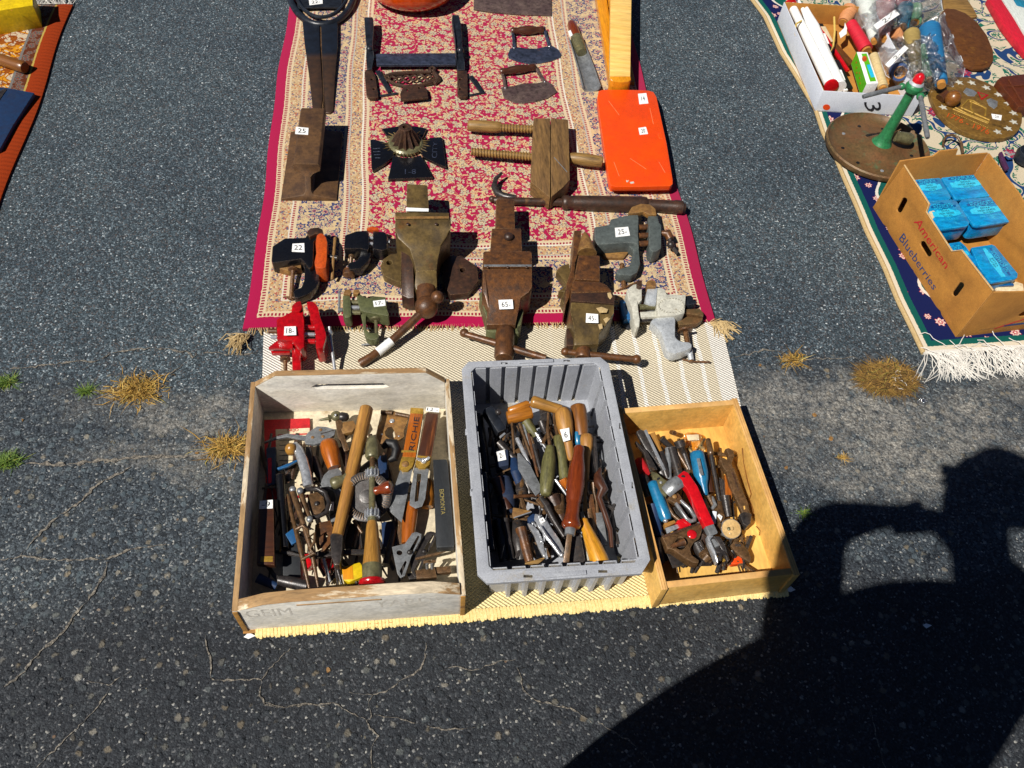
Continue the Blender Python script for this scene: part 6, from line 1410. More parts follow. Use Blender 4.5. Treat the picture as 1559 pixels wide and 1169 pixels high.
BAR('tan_strip', 'wood_tan', None, [(*c6(1115, 0), .076), (*c6(1105, 260), .07), (*c6(1110, 400), .066)], [4, 4, 8], .005, lb='worn tan strip with stamped end below the slim handle', ct='strip')
SH = [((215, 320), (240, 660), 2, 'steel_brown'), ((300, 330), (440, 720), 2.6, 'steel_brown'), ((345, 340), (430, 640), 2, 'steel_grey'), ((400, 440), (505, 920), 2.6, 'rust_brown'), ((430, 480), (520, 780), 2.6, 'steel_brown'), ((455, 560), (540, 880), 3.4, 'steel_dark'), ((270, 490), (420, 800), 3.4, 'chrome'), ((370, 300), (480, 470), 8, 'green_handle'), ((480, 430), (590, 600), 2.4, 'chrome'), ((540, 300), (590, 430), 6, 'steel_dark'), ((560, 540), (660, 350), 3, 'steel_brown'), ((700, 950), (830, 1130), 2.4, 'chrome'), ((780, 940), (830, 1040), 7, 'wood_orange'), ((1130, 480), (1160, 860), 3, 'steel_dark')]
LB = ['thin brown awl shank at the left of the pile', 'long brown shank crossing the pile', 'slim grey needle file', 'rusty square rod running down the pile', 'bent brown rod under the others', 'thick dark shank in the middle', 'bright curved steel edge at the left of the pile', 'short grey green wedge tool end', 'bright short steel blade pointing down', 'black block under the bent handle', 'dark shank leaning on the green handle', 'bright thin rod right of the green handle', 'orange wood end between the handles', 'dark rod along the right wall']
for (a, b, r, mt), lb in zip(SH, LB): R('thin_tool', mt, None, [(*c5(*a), .088), (*c5((a[0] + b[0]) / 2, (a[1] + b[1]) / 2), .084), (*c5(*b), .078)], [r, r, r * .7], 10, lb=lb + ' in the grey bin', ct='thin tool', gp='steel shanks in the grey bin')
c2 = c
g_ = T('dark_plane', 'plane', 'black iron tool with a bright chipped end in the shaded corner of the bin', (*c2(190, 320), .05)); BAR('body', 'black_iron', g_, [(*c2(150, 275), .08), (*c2(215, 380), .07)], 16, .03, .004); S('bright_edge', 'steel_bright', g_, c2(205, 392, 228, 374, 234, 380, 210, 400), .087, .004, .0005)
BALL('bolt', 'steel_dark', g_, (*c2(200, 285), .09), 5)
o = S('dark_case', 'cloth_navy', None, c2(190, 455, 245, 450, 248, 520, 195, 530), .07, .03, .003, lb='dark navy case with a blue sticker in the shaded side of the bin', ct='case'); K(o, c2(192, 462, 228, 452, 236, 496, 200, 504), .0705, '2-', (.25, .25))
for k, (a, b, r, mt, lb) in enumerate(((c2(110, 300), c2(150, 560), 8, 'steel_dark', 'long dark steel tool against the bin left wall'), (c2(130, 560), c2(170, 900), 9, 'black_paint', 'black rounded tool in the near left of the bin'), (c2(190, 580), c2(245, 720), 9, 'wood_dark', 'dark wooden handle under the wedge'), (c2(230, 760), c2(260, 940), 6, 'steel_dark', 'dark steel bar standing by the near wall'), (c2(300, 800), c2(340, 950), 9, 'rust_brown', 'rusty brown flat handle left of the pliers'), (c2(270, 660), c2(380, 655), 3, 'rust_brown', 'rusty pin lying across above the wedge'), (c2(350, 500), c2(400, 640), 7, 'steel_dark', 'dark blade root beneath the grey knife'), (c2(600, 720), c2(640, 900), 7, 'steel_brown', 'brown file tang right of the chisel'), (c2(440, 660), c2(490, 780), 12, 'rust_dark', 'dark rusty spoke piece right of the knife'), (c2(480, 840), c2(520, 760), 6, 'steel_dark', 'dark shank beneath the chisel ferrule'), (c2(400, 300), c2(560, 420), 10, 'steel_dark', 'dark iron piece under the handles'), (c2(200, 420), c2(300, 520), 7, 'steel_dark', 'dark iron arm in the far left of the bin'))):
    R('dark_tool', mt, None, [(*a, .062), (*b, .05)], [r, r * .8], 10, lb=lb, ct='tool')

# ------------------------------------------------------------------ plywood box
c = cs(930, 590, 3.34)
ZW = .097
wb = T('plywood_box', 'plywood box', 'open honey coloured plywood box with wrenches and pliers', (1090, 900))
F1, F2, B2 = P(1007, 898, ZW), P(1218, 875, ZW), P(1122, 606, ZW); F1.z = F2.z = B2.z = 0
B1 = F1 + (B2 - F2); ex_ = (F2 - F1).normalized(); ey_ = (B2 - F2).normalized()
TW_ = .012
for nm, a, b in (('side_panel', F2, B2), ('side_panel', B1, F1)):
    wall(nm, 'ply_face', wb, a, b, TW_, .0065, ZW - .001); wall('ply_edge', 'ply_edge', wb, a, b, TW_, ZW - .0008, ZW, .0003)
    for k in range(2):
        n = Vector((-(b - a).y, (b - a).x, 0)).normalized(); wall('ply_line', 'crate_raw', wb, a + n * (.003 + .005 * k), b + n * (.003 + .005 * k), .0008, ZW - .0004, ZW + .0002, 0)
for nm, a, b in (('front_panel', F1 + ex_ * TW_ + ey_ * .004, F2 - ex_ * TW_ + ey_ * .004), ('back_panel', B2 - ex_ * TW_ - ey_ * .004, B1 + ex_ * TW_ - ey_ * .004)):
    z1 = ZW - .003 if nm[0] == 'f' else ZW + .001
    wall(nm, 'ply_face', wb, a, b, TW_, .0065, z1 - .001); wall('ply_edge', 'ply_edge', wb, a, b, TW_, z1 - .0008, z1, .0003)
q = [F1 + ex_ * .004 + ey_ * .004, F2 - ex_ * .004 + ey_ * .004, B2 - ex_ * .004 - ey_ * .004, B1 + ex_ * .004 - ey_ * .004]
m = MB().prism([Vector((p.x, p.y, .0125)) for p in q], [Vector((p.x, p.y, .0065)) for p in q]); m.build('bottom_panel', 'ply_face', wb)
m = MB()                                                       # dark water stain lines on the right wall and floor
c8 = cs(990, 720, 7.217)
def onwall(px, py):
    o = Vector((0, 0, CAMZ)); d = _ray(px, py); n = Vector((-ey_.y, ey_.x, 0)); p0 = F2 - ex_ * (TW_ + .0012)
    k = (p0 - o).dot(n) / d.dot(n); return o + d * k
st = [(1130, 682), (1133, 705), (1137, 732), (1143, 752), (1140, 760), (1147, 778), (1144, 795), (1152, 803), (1158, 808), (1155, 822), (1163, 838), (1160, 850), (1166, 862)]
pts = [onwall(x + rnd(-1, 1), y) for x, y in st]; pts = [p for p in pts]
m.tube(pts, [.0011 * rnd(.5, 1.4) for _ in pts], 5); m.build('stain_line', 'stain', wb, rot=False)

# tools in the plywood box
c7 = cs(950, 640, 7.793)
s_ = T('folding_rule', 'straight edge', 'dark blade with a bright ground edge in the far left of the plywood box', (*c7(330, 330), .03)); S('blade', 'steel_dark', s_, zz(c7(150, 130, 190, 105, 240, 120, 480, 580, 470, 680, 430, 640, 250, 330), .085, .085, .085, .06, .055, .055, .07), 0, .01, .001); BAR('ground_edge', 'chrome', s_, [(*c7(250, 115), .088), (*c7(480, 590), .062)], 4.5, .003, .0004)
BAR('wooden_strip', 'wood_hammer', None, [(*c7(330, 150), .075), (*c7(450, 440), .05)], [9, 8], .006, lb='short wooden slat beside the bright edged blade', ct='slat')
t_ = hd('nut_driver', 'blue plastic screwdriver handle lying in the middle of the plywood box', 'blue_handle', (*c7(860, 365), .082), (*c7(965, 890), .06), [(0, 7), (.03, 10.4), (.1, 11.6), (.5, 12), (.65, 10), (.8, 6.4), (.95, 5.4), (1, 4)], 'screwdriver', n=8, gp='blue handled screwdrivers')
BAR('grip_flat', 'steel_grey', t_, [(*c7(880, 450), .098), (*c7(925, 650), .09)], 5, .002)
t_ = hd('screwdriver', 'bright blue screwdriver handle half shaded at the left of the plywood box', 'blue_handle', (*c7(330, 720), .078), (*c8(180, 520), .062), [(0, 5), (.04, 8), (.2, 8.6), (.6, 9.6), (.9, 10), (1, 8)], 'screwdriver', gp='blue handled screwdrivers', n=10); BALL('end_cap', 'chrome', t_, (*c8(165, 522), .066), 4)
k_ = T('amber_case', 'plastic case', 'see-through amber plastic case with a pale label', (*c7(840, 260), .02)); S('case', 'amber_plastic', k_, c7(722, 150, 750, 135, 880, 140, 925, 165, 955, 260, 975, 380, 800, 400, 770, 340), .045, .02, .004); S('label', 'cream_card', k_, c7(740, 172, 885, 165, 892, 230, 760, 238), .0455, .0006, .0002); S('case_insert', 'wood_pale', k_, c7(740, 160, 870, 150, 940, 360, 800, 380), .03, .003, .001)
e_ = T('socket_extension', 'extension bar', 'long slim steel extension bar right of the blue handle', (*c7(1050, 500), .02)); TU('bar', 'steel_dark', e_, (*c7(1030, 400), .07), (*c7(1140, 1000), .045), [(0, 3.4), (.1, 3.6), (1, 3.4)]); TU('socket', 'steel_brown', e_, (*c7(995, 215), .076), (*c7(1035, 410), .07), [(0, 2.4), (.05, 3.8), (.8, 5), (.95, 5), (1, 3.6)])
w_ = T('open_end_wrench', 'wrench', 'big brown adjustable wrench lying against the right side of the plywood box', (*c(620, 500), .02))
S('jaw_head', 'steel_brown', w_, c(582, 310, 600, 305, 625, 320, 628, 345, 615, 385, 625, 420, 585, 425, 570, 400, 552, 360, 575, 355, 590, 365, 600, 345, 592, 325), .07, .014, .002)
S('beam', 'steel_brown', w_, zz(c(585, 415, 625, 405, 660, 500, 700, 590, 708, 640, 670, 640, 640, 570, 605, 490), .07, .07, .062, .052, .05, .05, .055, .065), 0, .012, .002)
S('slot', 'rust_dark', w_, zz(c(612, 430, 622, 428, 655, 520, 648, 525), .0705, .0705, .0615, .0615), 0, .001, .0003); S('lower_block', 'steel_dark', w_, c(655, 640, 680, 628, 718, 640, 712, 690, 695, 705, 670, 690), .055, .024, .003)
S('hang_hole', 'ply_face', w_, c(674, 602, 682, 600, 684, 618, 677, 620), .0535, .001, .0003)
BAR('copper_strip', 'wood_orange', None, [(*c(592, 445), .055), (*c(598, 560), .048), (*c(592, 640), .04)], [9, 9, 8], .006, lb='orange brown strip left of the big wrench', ct='strip')
for k, x in enumerate((555, 566, 577)): BAR('hex_key', 'steel_dark', None, [(*c(x, 460 + 6 * k), .05), (*c(x + 14, 600), .04)], 3, .004, lb=['leftmost', 'middle', 'rightmost'][k] + ' of three dark hex keys left of the orange brown strip', ct='hex key', gp='dark hex keys in the plywood box')
l_ = T('chain_vise_wrench', 'locking wrench', 'bright red handled wrench with a chromed head on top of the plywood box', (*c8(550, 500), .03))
bd = MB().bar([(*c8(330, 30), .094), (*c8(350, 45), .095), (*c8(450, 180), .092), (*c8(560, 420), .088), (*c8(640, 590), .085)], [14, 19, 17.5, 16, 15.5], .017); bd.build('red_handle', 'red_gloss', l_, .005, seg=3)
R('hang_hole', 'rubber_black', l_, [(*c8(360, 42), .1025), (*c8(362, 44), .1036)], [3, 3], 12)
BAR('neck', 'steel_grey', l_, [(*c8(635, 580), .085), (*c8(690, 690), .082)], [15, 14], .016, .003)
S('head_side', 'chrome', l_, zz(c8(620, 690, 665, 672, 700, 690, 660, 730, 720, 860, 755, 985, 730, 990, 690, 890, 640, 770), .086, .086, .086, .086, .082, .076, .076, .08, .085), 0, .016, .003)
S('head_side', 'steel_dark', l_, zz(c8(690, 690, 770, 695, 820, 780, 870, 940, 860, 975, 830, 960, 790, 850, 740, 760), .086, .086, .084, .076, .074, .074, .08, .084), 0, .016, .003)
S('jaw_block', 'steel_grey', l_, c8(668, 725, 740, 705, 780, 790, 720, 810), .082, .016, .003); S('jaw_block', 'steel_dark', l_, c8(700, 830, 790, 800, 815, 850, 790, 880, 730, 880), .08, .016, .003)
R('jaw_ring', 'steel_dark', l_, [(*c8(760, 960), .078), (*c8(770, 900), .08), (*c8(800, 880), .08), (*c8(835, 910), .078), (*c8(850, 960), .074)], 3.4, 10); S('brass_bit', 'brass', l_, c8(795, 945, 825, 935, 832, 965, 805, 972), .072, .006, .001)
p_ = T('cutting_pliers', 'pliers', 'worn pliers with bent wire handles and a wide grey jaw band', (*c7(560, 800), .03))
BAR('nose', 'steel_dark', p_, [(*c7(135, 265), .07), (*c7(250, 380), .076), (*c7(350, 600), .08)], [3, 6, 12], .008, .001)
S('yellowed_plate', 'brass_green', p_, c7(322, 600, 390, 620, 470, 690, 520, 720, 505, 900, 440, 850, 345, 680), .084, .008, .0015); BALL('rivet', 'steel_bright', p_, (*c7(438, 735), .085), 2.4, .6); S('slot', 'ink', p_, c7(388, 690, 420, 670, 430, 690, 400, 712), .0845, .0006, 0)
MB().rod([(*c7(500, 850), .084), (*c7(570, 780), .096), (*c7(650, 725), .098), (*c7(715, 725), .09)], [10, 11, 11, 8], 16, .5).build('jaw_band', 'steel_grey', p_)
S('pivot_plate', 'steel_brown', p_, c7(510, 930, 560, 870, 640, 850, 690, 920, 680, 980, 610, 985), .08, .012, .003); BALL('pivot', 'rust_light', p_, (*c7(600, 900), .084), 4, .5)
R('wire_handle', 'steel_grey', p_, [(*c8(280, 330), .076), (*c8(330, 400), .078), (*c8(400, 500), .076), (*c8(440, 530), .074), (*c8(485, 520), .072), (*c8(490, 480), .072), (*c8(430, 390), .074), (*c8(330, 300), .078)], [3, 3, 3, 3.4, 3.4, 3.4, 3, 3], 12)
R('wire_handle', 'steel_brown', p_, [(*c8(160, 270), .07), (*c8(200, 380), .07), (*c8(250, 460), .068), (*c8(320, 520), .066)], [2, 3, 3, 3], 10)
S('dark_plate', 'steel_dark', p_, c8(250, 380, 340, 330, 420, 420, 440, 500, 380, 520, 300, 470), .06, .006, .001)
q_ = T('combination_square_head', 'square head', 'rusty cast square head with a thumb screw in the near left of the plywood box', (*c8(360, 780), .02))
MB().slabh([c8(125, 690, 330, 625, 540, 540, 570, 590, 565, 650, 540, 720, 480, 760, 440, 830, 455, 900, 540, 960, 530, 990, 470, 985, 360, 920, 250, 840, 190, 830), ell(*c8(335, 775), 8.6, 9, 18)], .08, .024).build('casting', 'steel_brown', q_, .0025)
S('back_web', 'steel_dark', q_, c8(170, 690, 420, 640, 470, 700, 430, 800, 260, 830, 200, 800), .066, .01, .001); S('raised_rim', 'rust_dark', q_, c8(130, 688, 540, 542, 545, 562, 150, 706), .083, .003, .0008)
R('thumb_screw', 'rust_brown', q_, [(*c8(230, 808), .086), (*c8(300, 782), .086), (*c8(370, 755), .086)], [3.4, 4, 6.5], 12); BALL('red_badge', 'red_gloss', q_, (*c8(458, 672), .082), 7.6, .3)
m_ = T('tape_measure', 'tape measure', 'round tan faced tape measure with two price stickers', (*c8(890, 620), .02))
tc = P(*c8(892, 612), .062); rr_ = 15.6 * mpp(1115, 805, .06); tn = (Vector((0, -.35, 1))).normalized()
MB().lathe(tc, tn, [(rr_ * .92, -.018), (rr_, -.016), (rr_, -.002), (rr_ * .95, 0), (rr_ * .92, -.0008)], 36).build('chrome_case', 'chrome', m_); MB().lathe(tc, tn, [(rr_ * .92, -.0008), (rr_ * .9, .0006), (rr_ * .2, .0008), (rr_ * .18, .003), (rr_ * .12, .0045)], 36).build('tan_face', 'tape_face', m_)
BALL('hub_screw', 'brass_green', m_, (*c8(865, 612), .064), 3, .6)
K(m_, zz(c8(865, 660, 912, 640, 948, 690, 900, 712), .0595, .0595, .0555, .0555), 0, '2-', (.25, .25)); K(m_, c8(735, 470, 755, 450, 792, 480, 775, 525), .066, '2-', (.3, .3))
a_ = T('adjustable_wrench', 'wrench', 'small dark adjustable wrench in the near right corner of the plywood box', (*c8(1000, 850), .02)); S('head', 'steel_brown', a_, c8(880, 790, 920, 755, 990, 750, 1020, 780, 1080, 850, 1108, 920, 1105, 985, 1060, 960, 1000, 920, 930, 860), .05, .012, .003)
for k in range(4): BAR('knurl', 'steel_dark', a_, [(*c8(935 + 16 * k, 778), .0515), (*c8(945 + 16 * k, 808), .0515)], 1.3, .001, 0)
R('shank', 'steel_dark', a_, [(*c8(895, 850), .045), (*c8(920, 940), .04)], [4, 5], 10)
S('orange_clip', 'case_orange', None, c8(885, 985, 905, 945, 960, 912, 1000, 915, 1022, 990, 900, 1005), .045, .014, .002, lb='bright orange plastic clip at the near wall of the plywood box', ct='clip')
S('rubber_grip', 'red_gloss', None, c8(285, 525, 310, 505, 380, 490, 430, 520, 460, 570, 330, 612, 318, 570), .07, .02, .004, lb='red rubber handle end above the cast square head', ct='handle end')
S('wood_block', 'wood_hammer', None, c8(150, 550, 265, 515, 285, 545, 165, 600), .062, .012, .0015, lb='short wood block left of the red rubber end', ct='wood block'); S('steel_rule', 'steel_bright', None, c8(165, 605, 305, 560, 320, 600, 185, 665), .064, .0025, .0004, lb='bright steel rule end above the cast square head', ct='rule')
S('rusty_chisel', 'steel_dark', None, zz(c8(120, 640, 165, 690, 200, 850, 330, 930, 380, 1010, 250, 1040, 180, 880, 130, 720), .06, .06, .055, .05, .045, .045, .055, .06), 0, .005, .0008, lb='dark wide chisel with orange rust streaks under the square head', ct='chisel')
BAR('spark_plug', 'card_white', None, [(*c8(705, 420), .066), (*c8(690, 560), .058)], 7, .008, .002, lb='pale grey ceramic plug right of the red handle', ct='plug'); S('pale_plug', 'card_white', None, c8(590, 760, 620, 720, 640, 770, 645, 815, 600, 810), .05, .01, .002, lb='pale plastic piece left of the chromed wrench head', ct='plastic piece')
SH = [(c7(600, 150), c7(560, 140), 4, 'rust_brown'), (c7(520, 330), c7(540, 700), 4.5, 'steel_grey'), (c7(440, 210), c7(560, 320), 5, 'steel_dark'), (c7(560, 330), c7(660, 680), 8, 'steel_dark'), (c7(600, 310), c7(760, 580), 4, 'steel_brown'), (c7(690, 330), c7(790, 600), 5, 'steel_dark'), (c7(1000, 890), c7(1080, 1060), 5, 'steel_brown'), (c7(940, 420), c7(1020, 860), 8, 'wood_dark'), (c8(660, 430), c8(560, 300), 5, 'steel_brown'), (c8(820, 250), c8(860, 480), 7, 'steel_dark'), (c8(500, 760), c8(600, 960), 10, 'steel_dark'), (c8(720, 560), c8(780, 640), 8, 'steel_brown'), (c7(250, 620), c7(180, 480), 9, 'paper_red'), (c8(20, 350), c8(90, 700), 9, 'blue_dark'), (c8(60, 720), c8(110, 1000), 9, 'steel_dark'), (c8(640, 900), c8(560, 980), 8, 'steel_brown')]
LB = ['short rusty bolt behind the socket', 'grey pliers handle by the bright edge', 'dark curved plier arm', 'dark broad plier jaw', 'brown rod under the socket', 'dark rod left of the blue handle', 'brown hinge piece by the extension bar', 'dark wooden stick beside the blue handle', 'brown bent shears handle', 'dark flat wrench under the big one', 'dark casting under the red wrench', 'brown buckle by the tape measure', 'dark red grip in the shaded corner', 'dark blue grip along the left wall', 'dark iron bar in the near left corner', 'brown iron foot by the front panel']
for (a, b, r, mt), lb in zip(SH, LB): R('small_tool', mt, None, [(*a, .06), (*b, .048)], [r, r * .85], 10, lb=lb + ' of the plywood box' if 'corner' in lb or 'wall' in lb or 'panel' in lb else lb + ' in the plywood box', ct='small tool')
TU('socket', 'steel_dark', None, (*c7(650, 235), .072), (*c7(720, 420), .055), [(0, 7), (.02, 8.4), (.4, 8.4), (.5, 5), (1, 4)], 16, lb='open ended dark socket on a bar behind the blue handle', ct='socket')
R('plier_spring', 'steel_grey', None, [(*c7(1000, 900), .056), (*c7(1050, 920), .06), (*c7(1085, 1000), .06), (*c8(640, 440), .056)], 3, 10, lb='curved grey shears handle below the blue screwdriver', ct='shears')

c8 = cs(990, 720, 7.217); c7 = cs(950, 640, 7.793); c5 = cs(750, 600, 7.305); c6 = cs(730, 720, 6.877)
for k, (pp, r, mt, z, lb) in enumerate((([c8(560, 800), c8(590, 900), c8(650, 960)], 8, 'steel_brown', .05, 'brown plier arm curving under the chromed wrench head'), ([c8(470, 930), c8(560, 985), c8(660, 990)], 6, 'steel_dark', .045, 'dark steel bar along the front panel of the plywood box'), ([c8(820, 830), c8(870, 920), c8(880, 990)], 7, 'rust_dark', .04, 'dark rusty bar between red wrench and orange clip'),
        ([c8(640, 480), c8(600, 400), c8(590, 300)], 6, 'steel_dark', .06, 'dark shears blade below the blue screwdriver'), ([c7(300, 900), c7(240, 700), c7(150, 560)], 8, 'steel_dark', .045, 'dark steel bar in the left shadow of the plywood box'), ([c8(470, 330), c8(540, 480), c8(560, 560)], 7, 'steel_grey', .045, 'grey steel handle under the red wrench'), ([c8(60, 560), c8(130, 800), c8(180, 960)], 10, 'rubber_black', .035, 'black grip in the near left corner of the plywood box'),
        ([c7(860, 900), c7(830, 700), c7(780, 560)], 7, 'steel_brown', .045, 'brown iron rod left of the blue screwdriver'), ([c8(740, 330), c8(760, 470), c8(790, 560)], 8, 'steel_brown', .045, 'brown spanner stem above the tape measure'), ([c8(380, 990), c8(300, 930), c8(250, 880)], 9, 'steel_dark', .03, 'dark chisel root under the cast square head'),
        ([c8(640, 640), c8(580, 700), c8(560, 780)], 9, 'rust_dark', .05, 'dark rusty casting left of the wrench neck'), ([c7(420, 330), c7(470, 520), c7(520, 680)], 6, 'steel_dark', .05, 'dark plier handle beside the bright ground edge'))):
    R('small_tool', mt, None, [(*q, z + .012 * math.sin(i * 1.6)) for i, q in enumerate(pp)], [r, r * 1.05, r * .8], 10, bev=0, sq=.7, lb=lb, ct='small tool')
for k, (pp, r, mt, z, lb) in enumerate((([c5(330, 690), c5(370, 880), c5(420, 1100)], 9, 'steel_dark', .05, 'dark flat tool below the grey knife blade'), ([c5(480, 620), c5(500, 800), c5(530, 980)], 6, 'rust_brown', .055, 'rusty shank left of the mossy green handle'), ([c6(430, 60), c6(440, 180), c6(480, 300)], 9, 'steel_dark', .045, 'dark jaw piece above the steel wedge'), ([c6(380, 520), c6(420, 700), c6(440, 900)], 12, 'steel_dark', .045, 'dark broad tool left of the rusty flat handle'),
        ([c6(830, 240), c6(820, 400), c6(840, 500)], 11, 'steel_brown', .055, 'brown worn jaw right of the putty knife tang'), ([c6(730, 230), c6(760, 330), c6(790, 420)], 10, 'rust_light', .05, 'tan rusty plate between the handles'), ([c5(1080, 620), c5(1110, 780), c5(1130, 950)], 6, 'steel_dark', .06, 'dark spindle beside the slim yellowish handle'), ([c6(250, 60), c6(280, 250), c6(300, 420)], 14, 'cloth_navy', .045, 'navy blue sleeve in the shaded side of the bin'),
        ([c6(200, 500), c6(250, 700), c6(270, 930)], 12, 'black_paint', .04, 'black round handle in the near left of the grey bin'), ([c5(230, 720), c5(260, 860), c5(300, 1000)], 8, 'blue_dark', .055, 'dark blue handle at the edge of the bin shadow'), ([c6(930, 700), c6(980, 820), c6(1010, 930)], 10, 'steel_dark', .045, 'dark iron root below the chisel blade'), ([c6(1150, 560), c6(1210, 720), c6(1290, 880)], 6, 'steel_brown', .045, 'brown file beneath the ochre handle'),
        ([c5(560, 120), c5(590, 220), c5(640, 330)], 9, 'steel_dark', .075, 'dark steel block under the bent wooden handle'), ([c5(850, 640), c5(880, 800), c5(900, 900)], 6, 'wood_dark', .06, 'dark wooden grip behind the big chisel'))):
    R('thin_tool', mt, None, [(*q, z + .01 * math.sin(i * 1.9)) for i, q in enumerate(pp)], [r * .8, r, r * .75], 10, sq=.7, lb=lb, ct='tool')

def jumble(lb, quad, n, seed, mats, zlo, zhi):
    """dark layer of small tools lying under the ones that can be told apart"""
    random.seed(seed); m = MB()
    for _ in range(n):
        u, v_ = random.random(), random.random(); p = Vector(quad[0]).lerp(Vector(quad[1]), u).lerp(Vector(quad[3]).lerp(Vector(quad[2]), u), v_)
        a = rnd(-.5, .5) + (1.57 if random.random() < .8 else 0); L_ = rnd(14, 34); dx, dy = math.cos(a) * L_, math.sin(a) * L_; z = rnd(zlo, zhi); r = rnd(1.2, 4.2)
        cl = lambda q: (min(max(q[0], min(w[0] for w in quad)), max(w[0] for w in quad)), min(max(q[1], quad[0][1]), quad[3][1]))
        A, B = cl((p.x - dx, p.y - dy)), cl((p.x + dx, p.y + dy)); M_ = ((A[0] + B[0]) / 2 + rnd(-3, 3), (A[1] + B[1]) / 2 + rnd(-3, 3))
        m.rod([(*A, z), (*M_, z + .004), (*B, z + rnd(-.006, .006))], [r * rnd(.5, 1), r, r * rnd(.3, 1)], 7, rnd(.4, 1))
    m.ax = None
    for k, mt in enumerate(mats):
        mm = MB(); nv = 21; tot = len(m.v) // nv
        per = [i for i in range(tot) if i % len(mats) == k]
        for i in per:
            mm.add(m.v[i * nv:(i + 1) * nv], [[j - i * nv for j in f] for f in m.f if i * nv <= f[0] < (i + 1) * nv])
        mm.build('tool_jumble', mt, None, rot=False, kind='stuff', lb=lb[k], ct='tools')
jumble(['dark steel small tools heaped at the bottom of the grey bin', 'brown rusty small tools heaped at the bottom of the grey bin'], [(745, 640), (905, 640), (945, 845), (760, 850)], 130, 31, ['steel_dark', 'steel_brown'], .028, .055)
jumble(['dark steel small tools lying low in the plywood box', 'brown rusty small tools lying low in the plywood box'], [(968, 668), (1085, 668), (1150, 868), (1018, 872)], 80, 32, ['steel_dark', 'steel_brown'], .018, .04)
jumble(['dark steel small tools lying low in the white crate', 'brown rusty small tools lying low in the white crate'], [(405, 660), (600, 670), (640, 885), (395, 890)], 90, 33, ['steel_dark', 'rust_dark'], .016, .032)
random.seed(5)
# ------------------------------------------------------------------ things on the green rug
def zat(base, top, z0=.0095):
    """height of the point seen at top that stands above the ground point seen at base"""
    b = P(*base, z0); best = min((k * .0005 for k in range(20, 900)), key=lambda z: (P(*top, z).xy - b.xy).length)
    return best
def onpl(px, py, p0, n):
    o = Vector((0, 0, CAMZ)); d = _ray(px, py); return o + d * ((p0 - o).dot(n) / d.dot(n))
ZG = .0095
# blueberry carton
c = cs(1240, 220, 2.922)
A, B = P(1329, 316, ZG), P(1455, 513.6, ZG); u_ = (B - A).normalized(); n_ = Vector((u_.y, -u_.x, 0))
if n_.x < 0: n_ = -n_
HB = (zat((1329, 316), (1377, 251)) + zat((1455, 513.6), (1512, 442))) / 2 - ZG
LB_ = (B - A).length
wD = (P(*c(788, 50), HB + ZG) - A).dot(n_)
ct_ = TW('blueberry_carton', 'carton', 'brown cardboard carton printed American Blueberries holding blue tins', ((A + B) / 2 + n_ * wD / 2).to_tuple())
def panel(nm, p0, nrm, loops, th, par=ct_, mt='cardboard', px=True):
    L = [[onpl(*q, p0, nrm) if px else q for q in lp] for lp in loops]
    m = MB(); m.holed(L, -nrm * th); m.ax = u_.copy(); return m.build(nm, mt, par, .0006)
def ov(p, q, w, k=8):
    """rounded slot between two px points"""
    d = Vector((q[0] - p[0], q[1] - p[1])).normalized(); s_ = Vector((-d.y, d.x)); out = []
    for (o, a0) in ((Vector(q), -90), (Vector(p), 90)):
        for i in range(k + 1):
            a = rad(a0 + 180 * i / k); out.append(tuple(o + d * w * math.cos(a) + s_ * w * math.sin(a)))
    return out
lp = panel('front_panel', A, -n_, [c(400, 92, 510, 265, 498, 300, 612, 475, 655, 470, 795, 650, 628, 857, 598, 815, 575, 795, 560, 740, 525, 705, 490, 690, 452, 605, 440, 560, 405, 520, 375, 470, 338, 410, 320, 365, 290, 340, 258, 280),
      ov(c(378, 290), c(400, 248), 4.4), ov(c(482, 442), c(508, 485), 4.6), ov(c(625, 662), c(652, 625), 4.6)], .004)
for s_, q, ik in (('American', c(442, 338, 598, 550, 570, 552 + 4, 455 + 10, 395 - 40), 'ink_red'),):
    pass
cA = cs(1320, 320, 7.306)
write('American', [onpl(*q, A - n_ * .0006, -n_) for q in cA(590, 80, 920, 600, 870, 655, 520, 130)], lp, 'ink_red', 'printed_word', .0004)
write('Blueberries', [onpl(*q, A - n_ * .0006, -n_) for q in cA(410, 250, 790, 845, 735, 890, 355, 320)], lp, 'ink_blue', 'printed_word', .0004)
MB().tube([onpl(*q, A, -n_) + Vector((0, 0, .0004)) for q in c(400, 92, 510, 265, 498, 300, 612, 475, 655, 470, 795, 650)], .0021, 6).build('torn_edge', 'card_edge', lp, rot=False)
D = A + n_ * wD; C = B + n_ * wD
Z = Vector((0, 0, 1))
bp = panel('back_panel', A, -u_, [[A + n_ * .004, D - n_ * .004, D - n_ * .004 + Z * HB, A + n_ * (wD * .62) + Z * HB, A + n_ * (wD * .60) + Z * (HB + .022), A + n_ * (wD * .40) + Z * (HB + .020), A + n_ * (wD * .36) + Z * (HB + .004), A + n_ * .004 + Z * (HB - .004)]], -.004, px=False)
rp = panel('side_panel', D, n_, [[D, C, C + Z * HB * .62, C - u_ * (LB_ * .34) + Z * HB * .62, C - u_ * (LB_ * .40) + Z * HB * .86, D + u_ * (LB_ * .34) + Z * HB * .98, D + Z * HB], [C - u_ * (LB_ * x) + Z * (HB * z) for x, z in ((.36, .42), (.33, .50), (.28, .50), (.25, .42), (.28, .34), (.33, .34))]], .004, px=False)
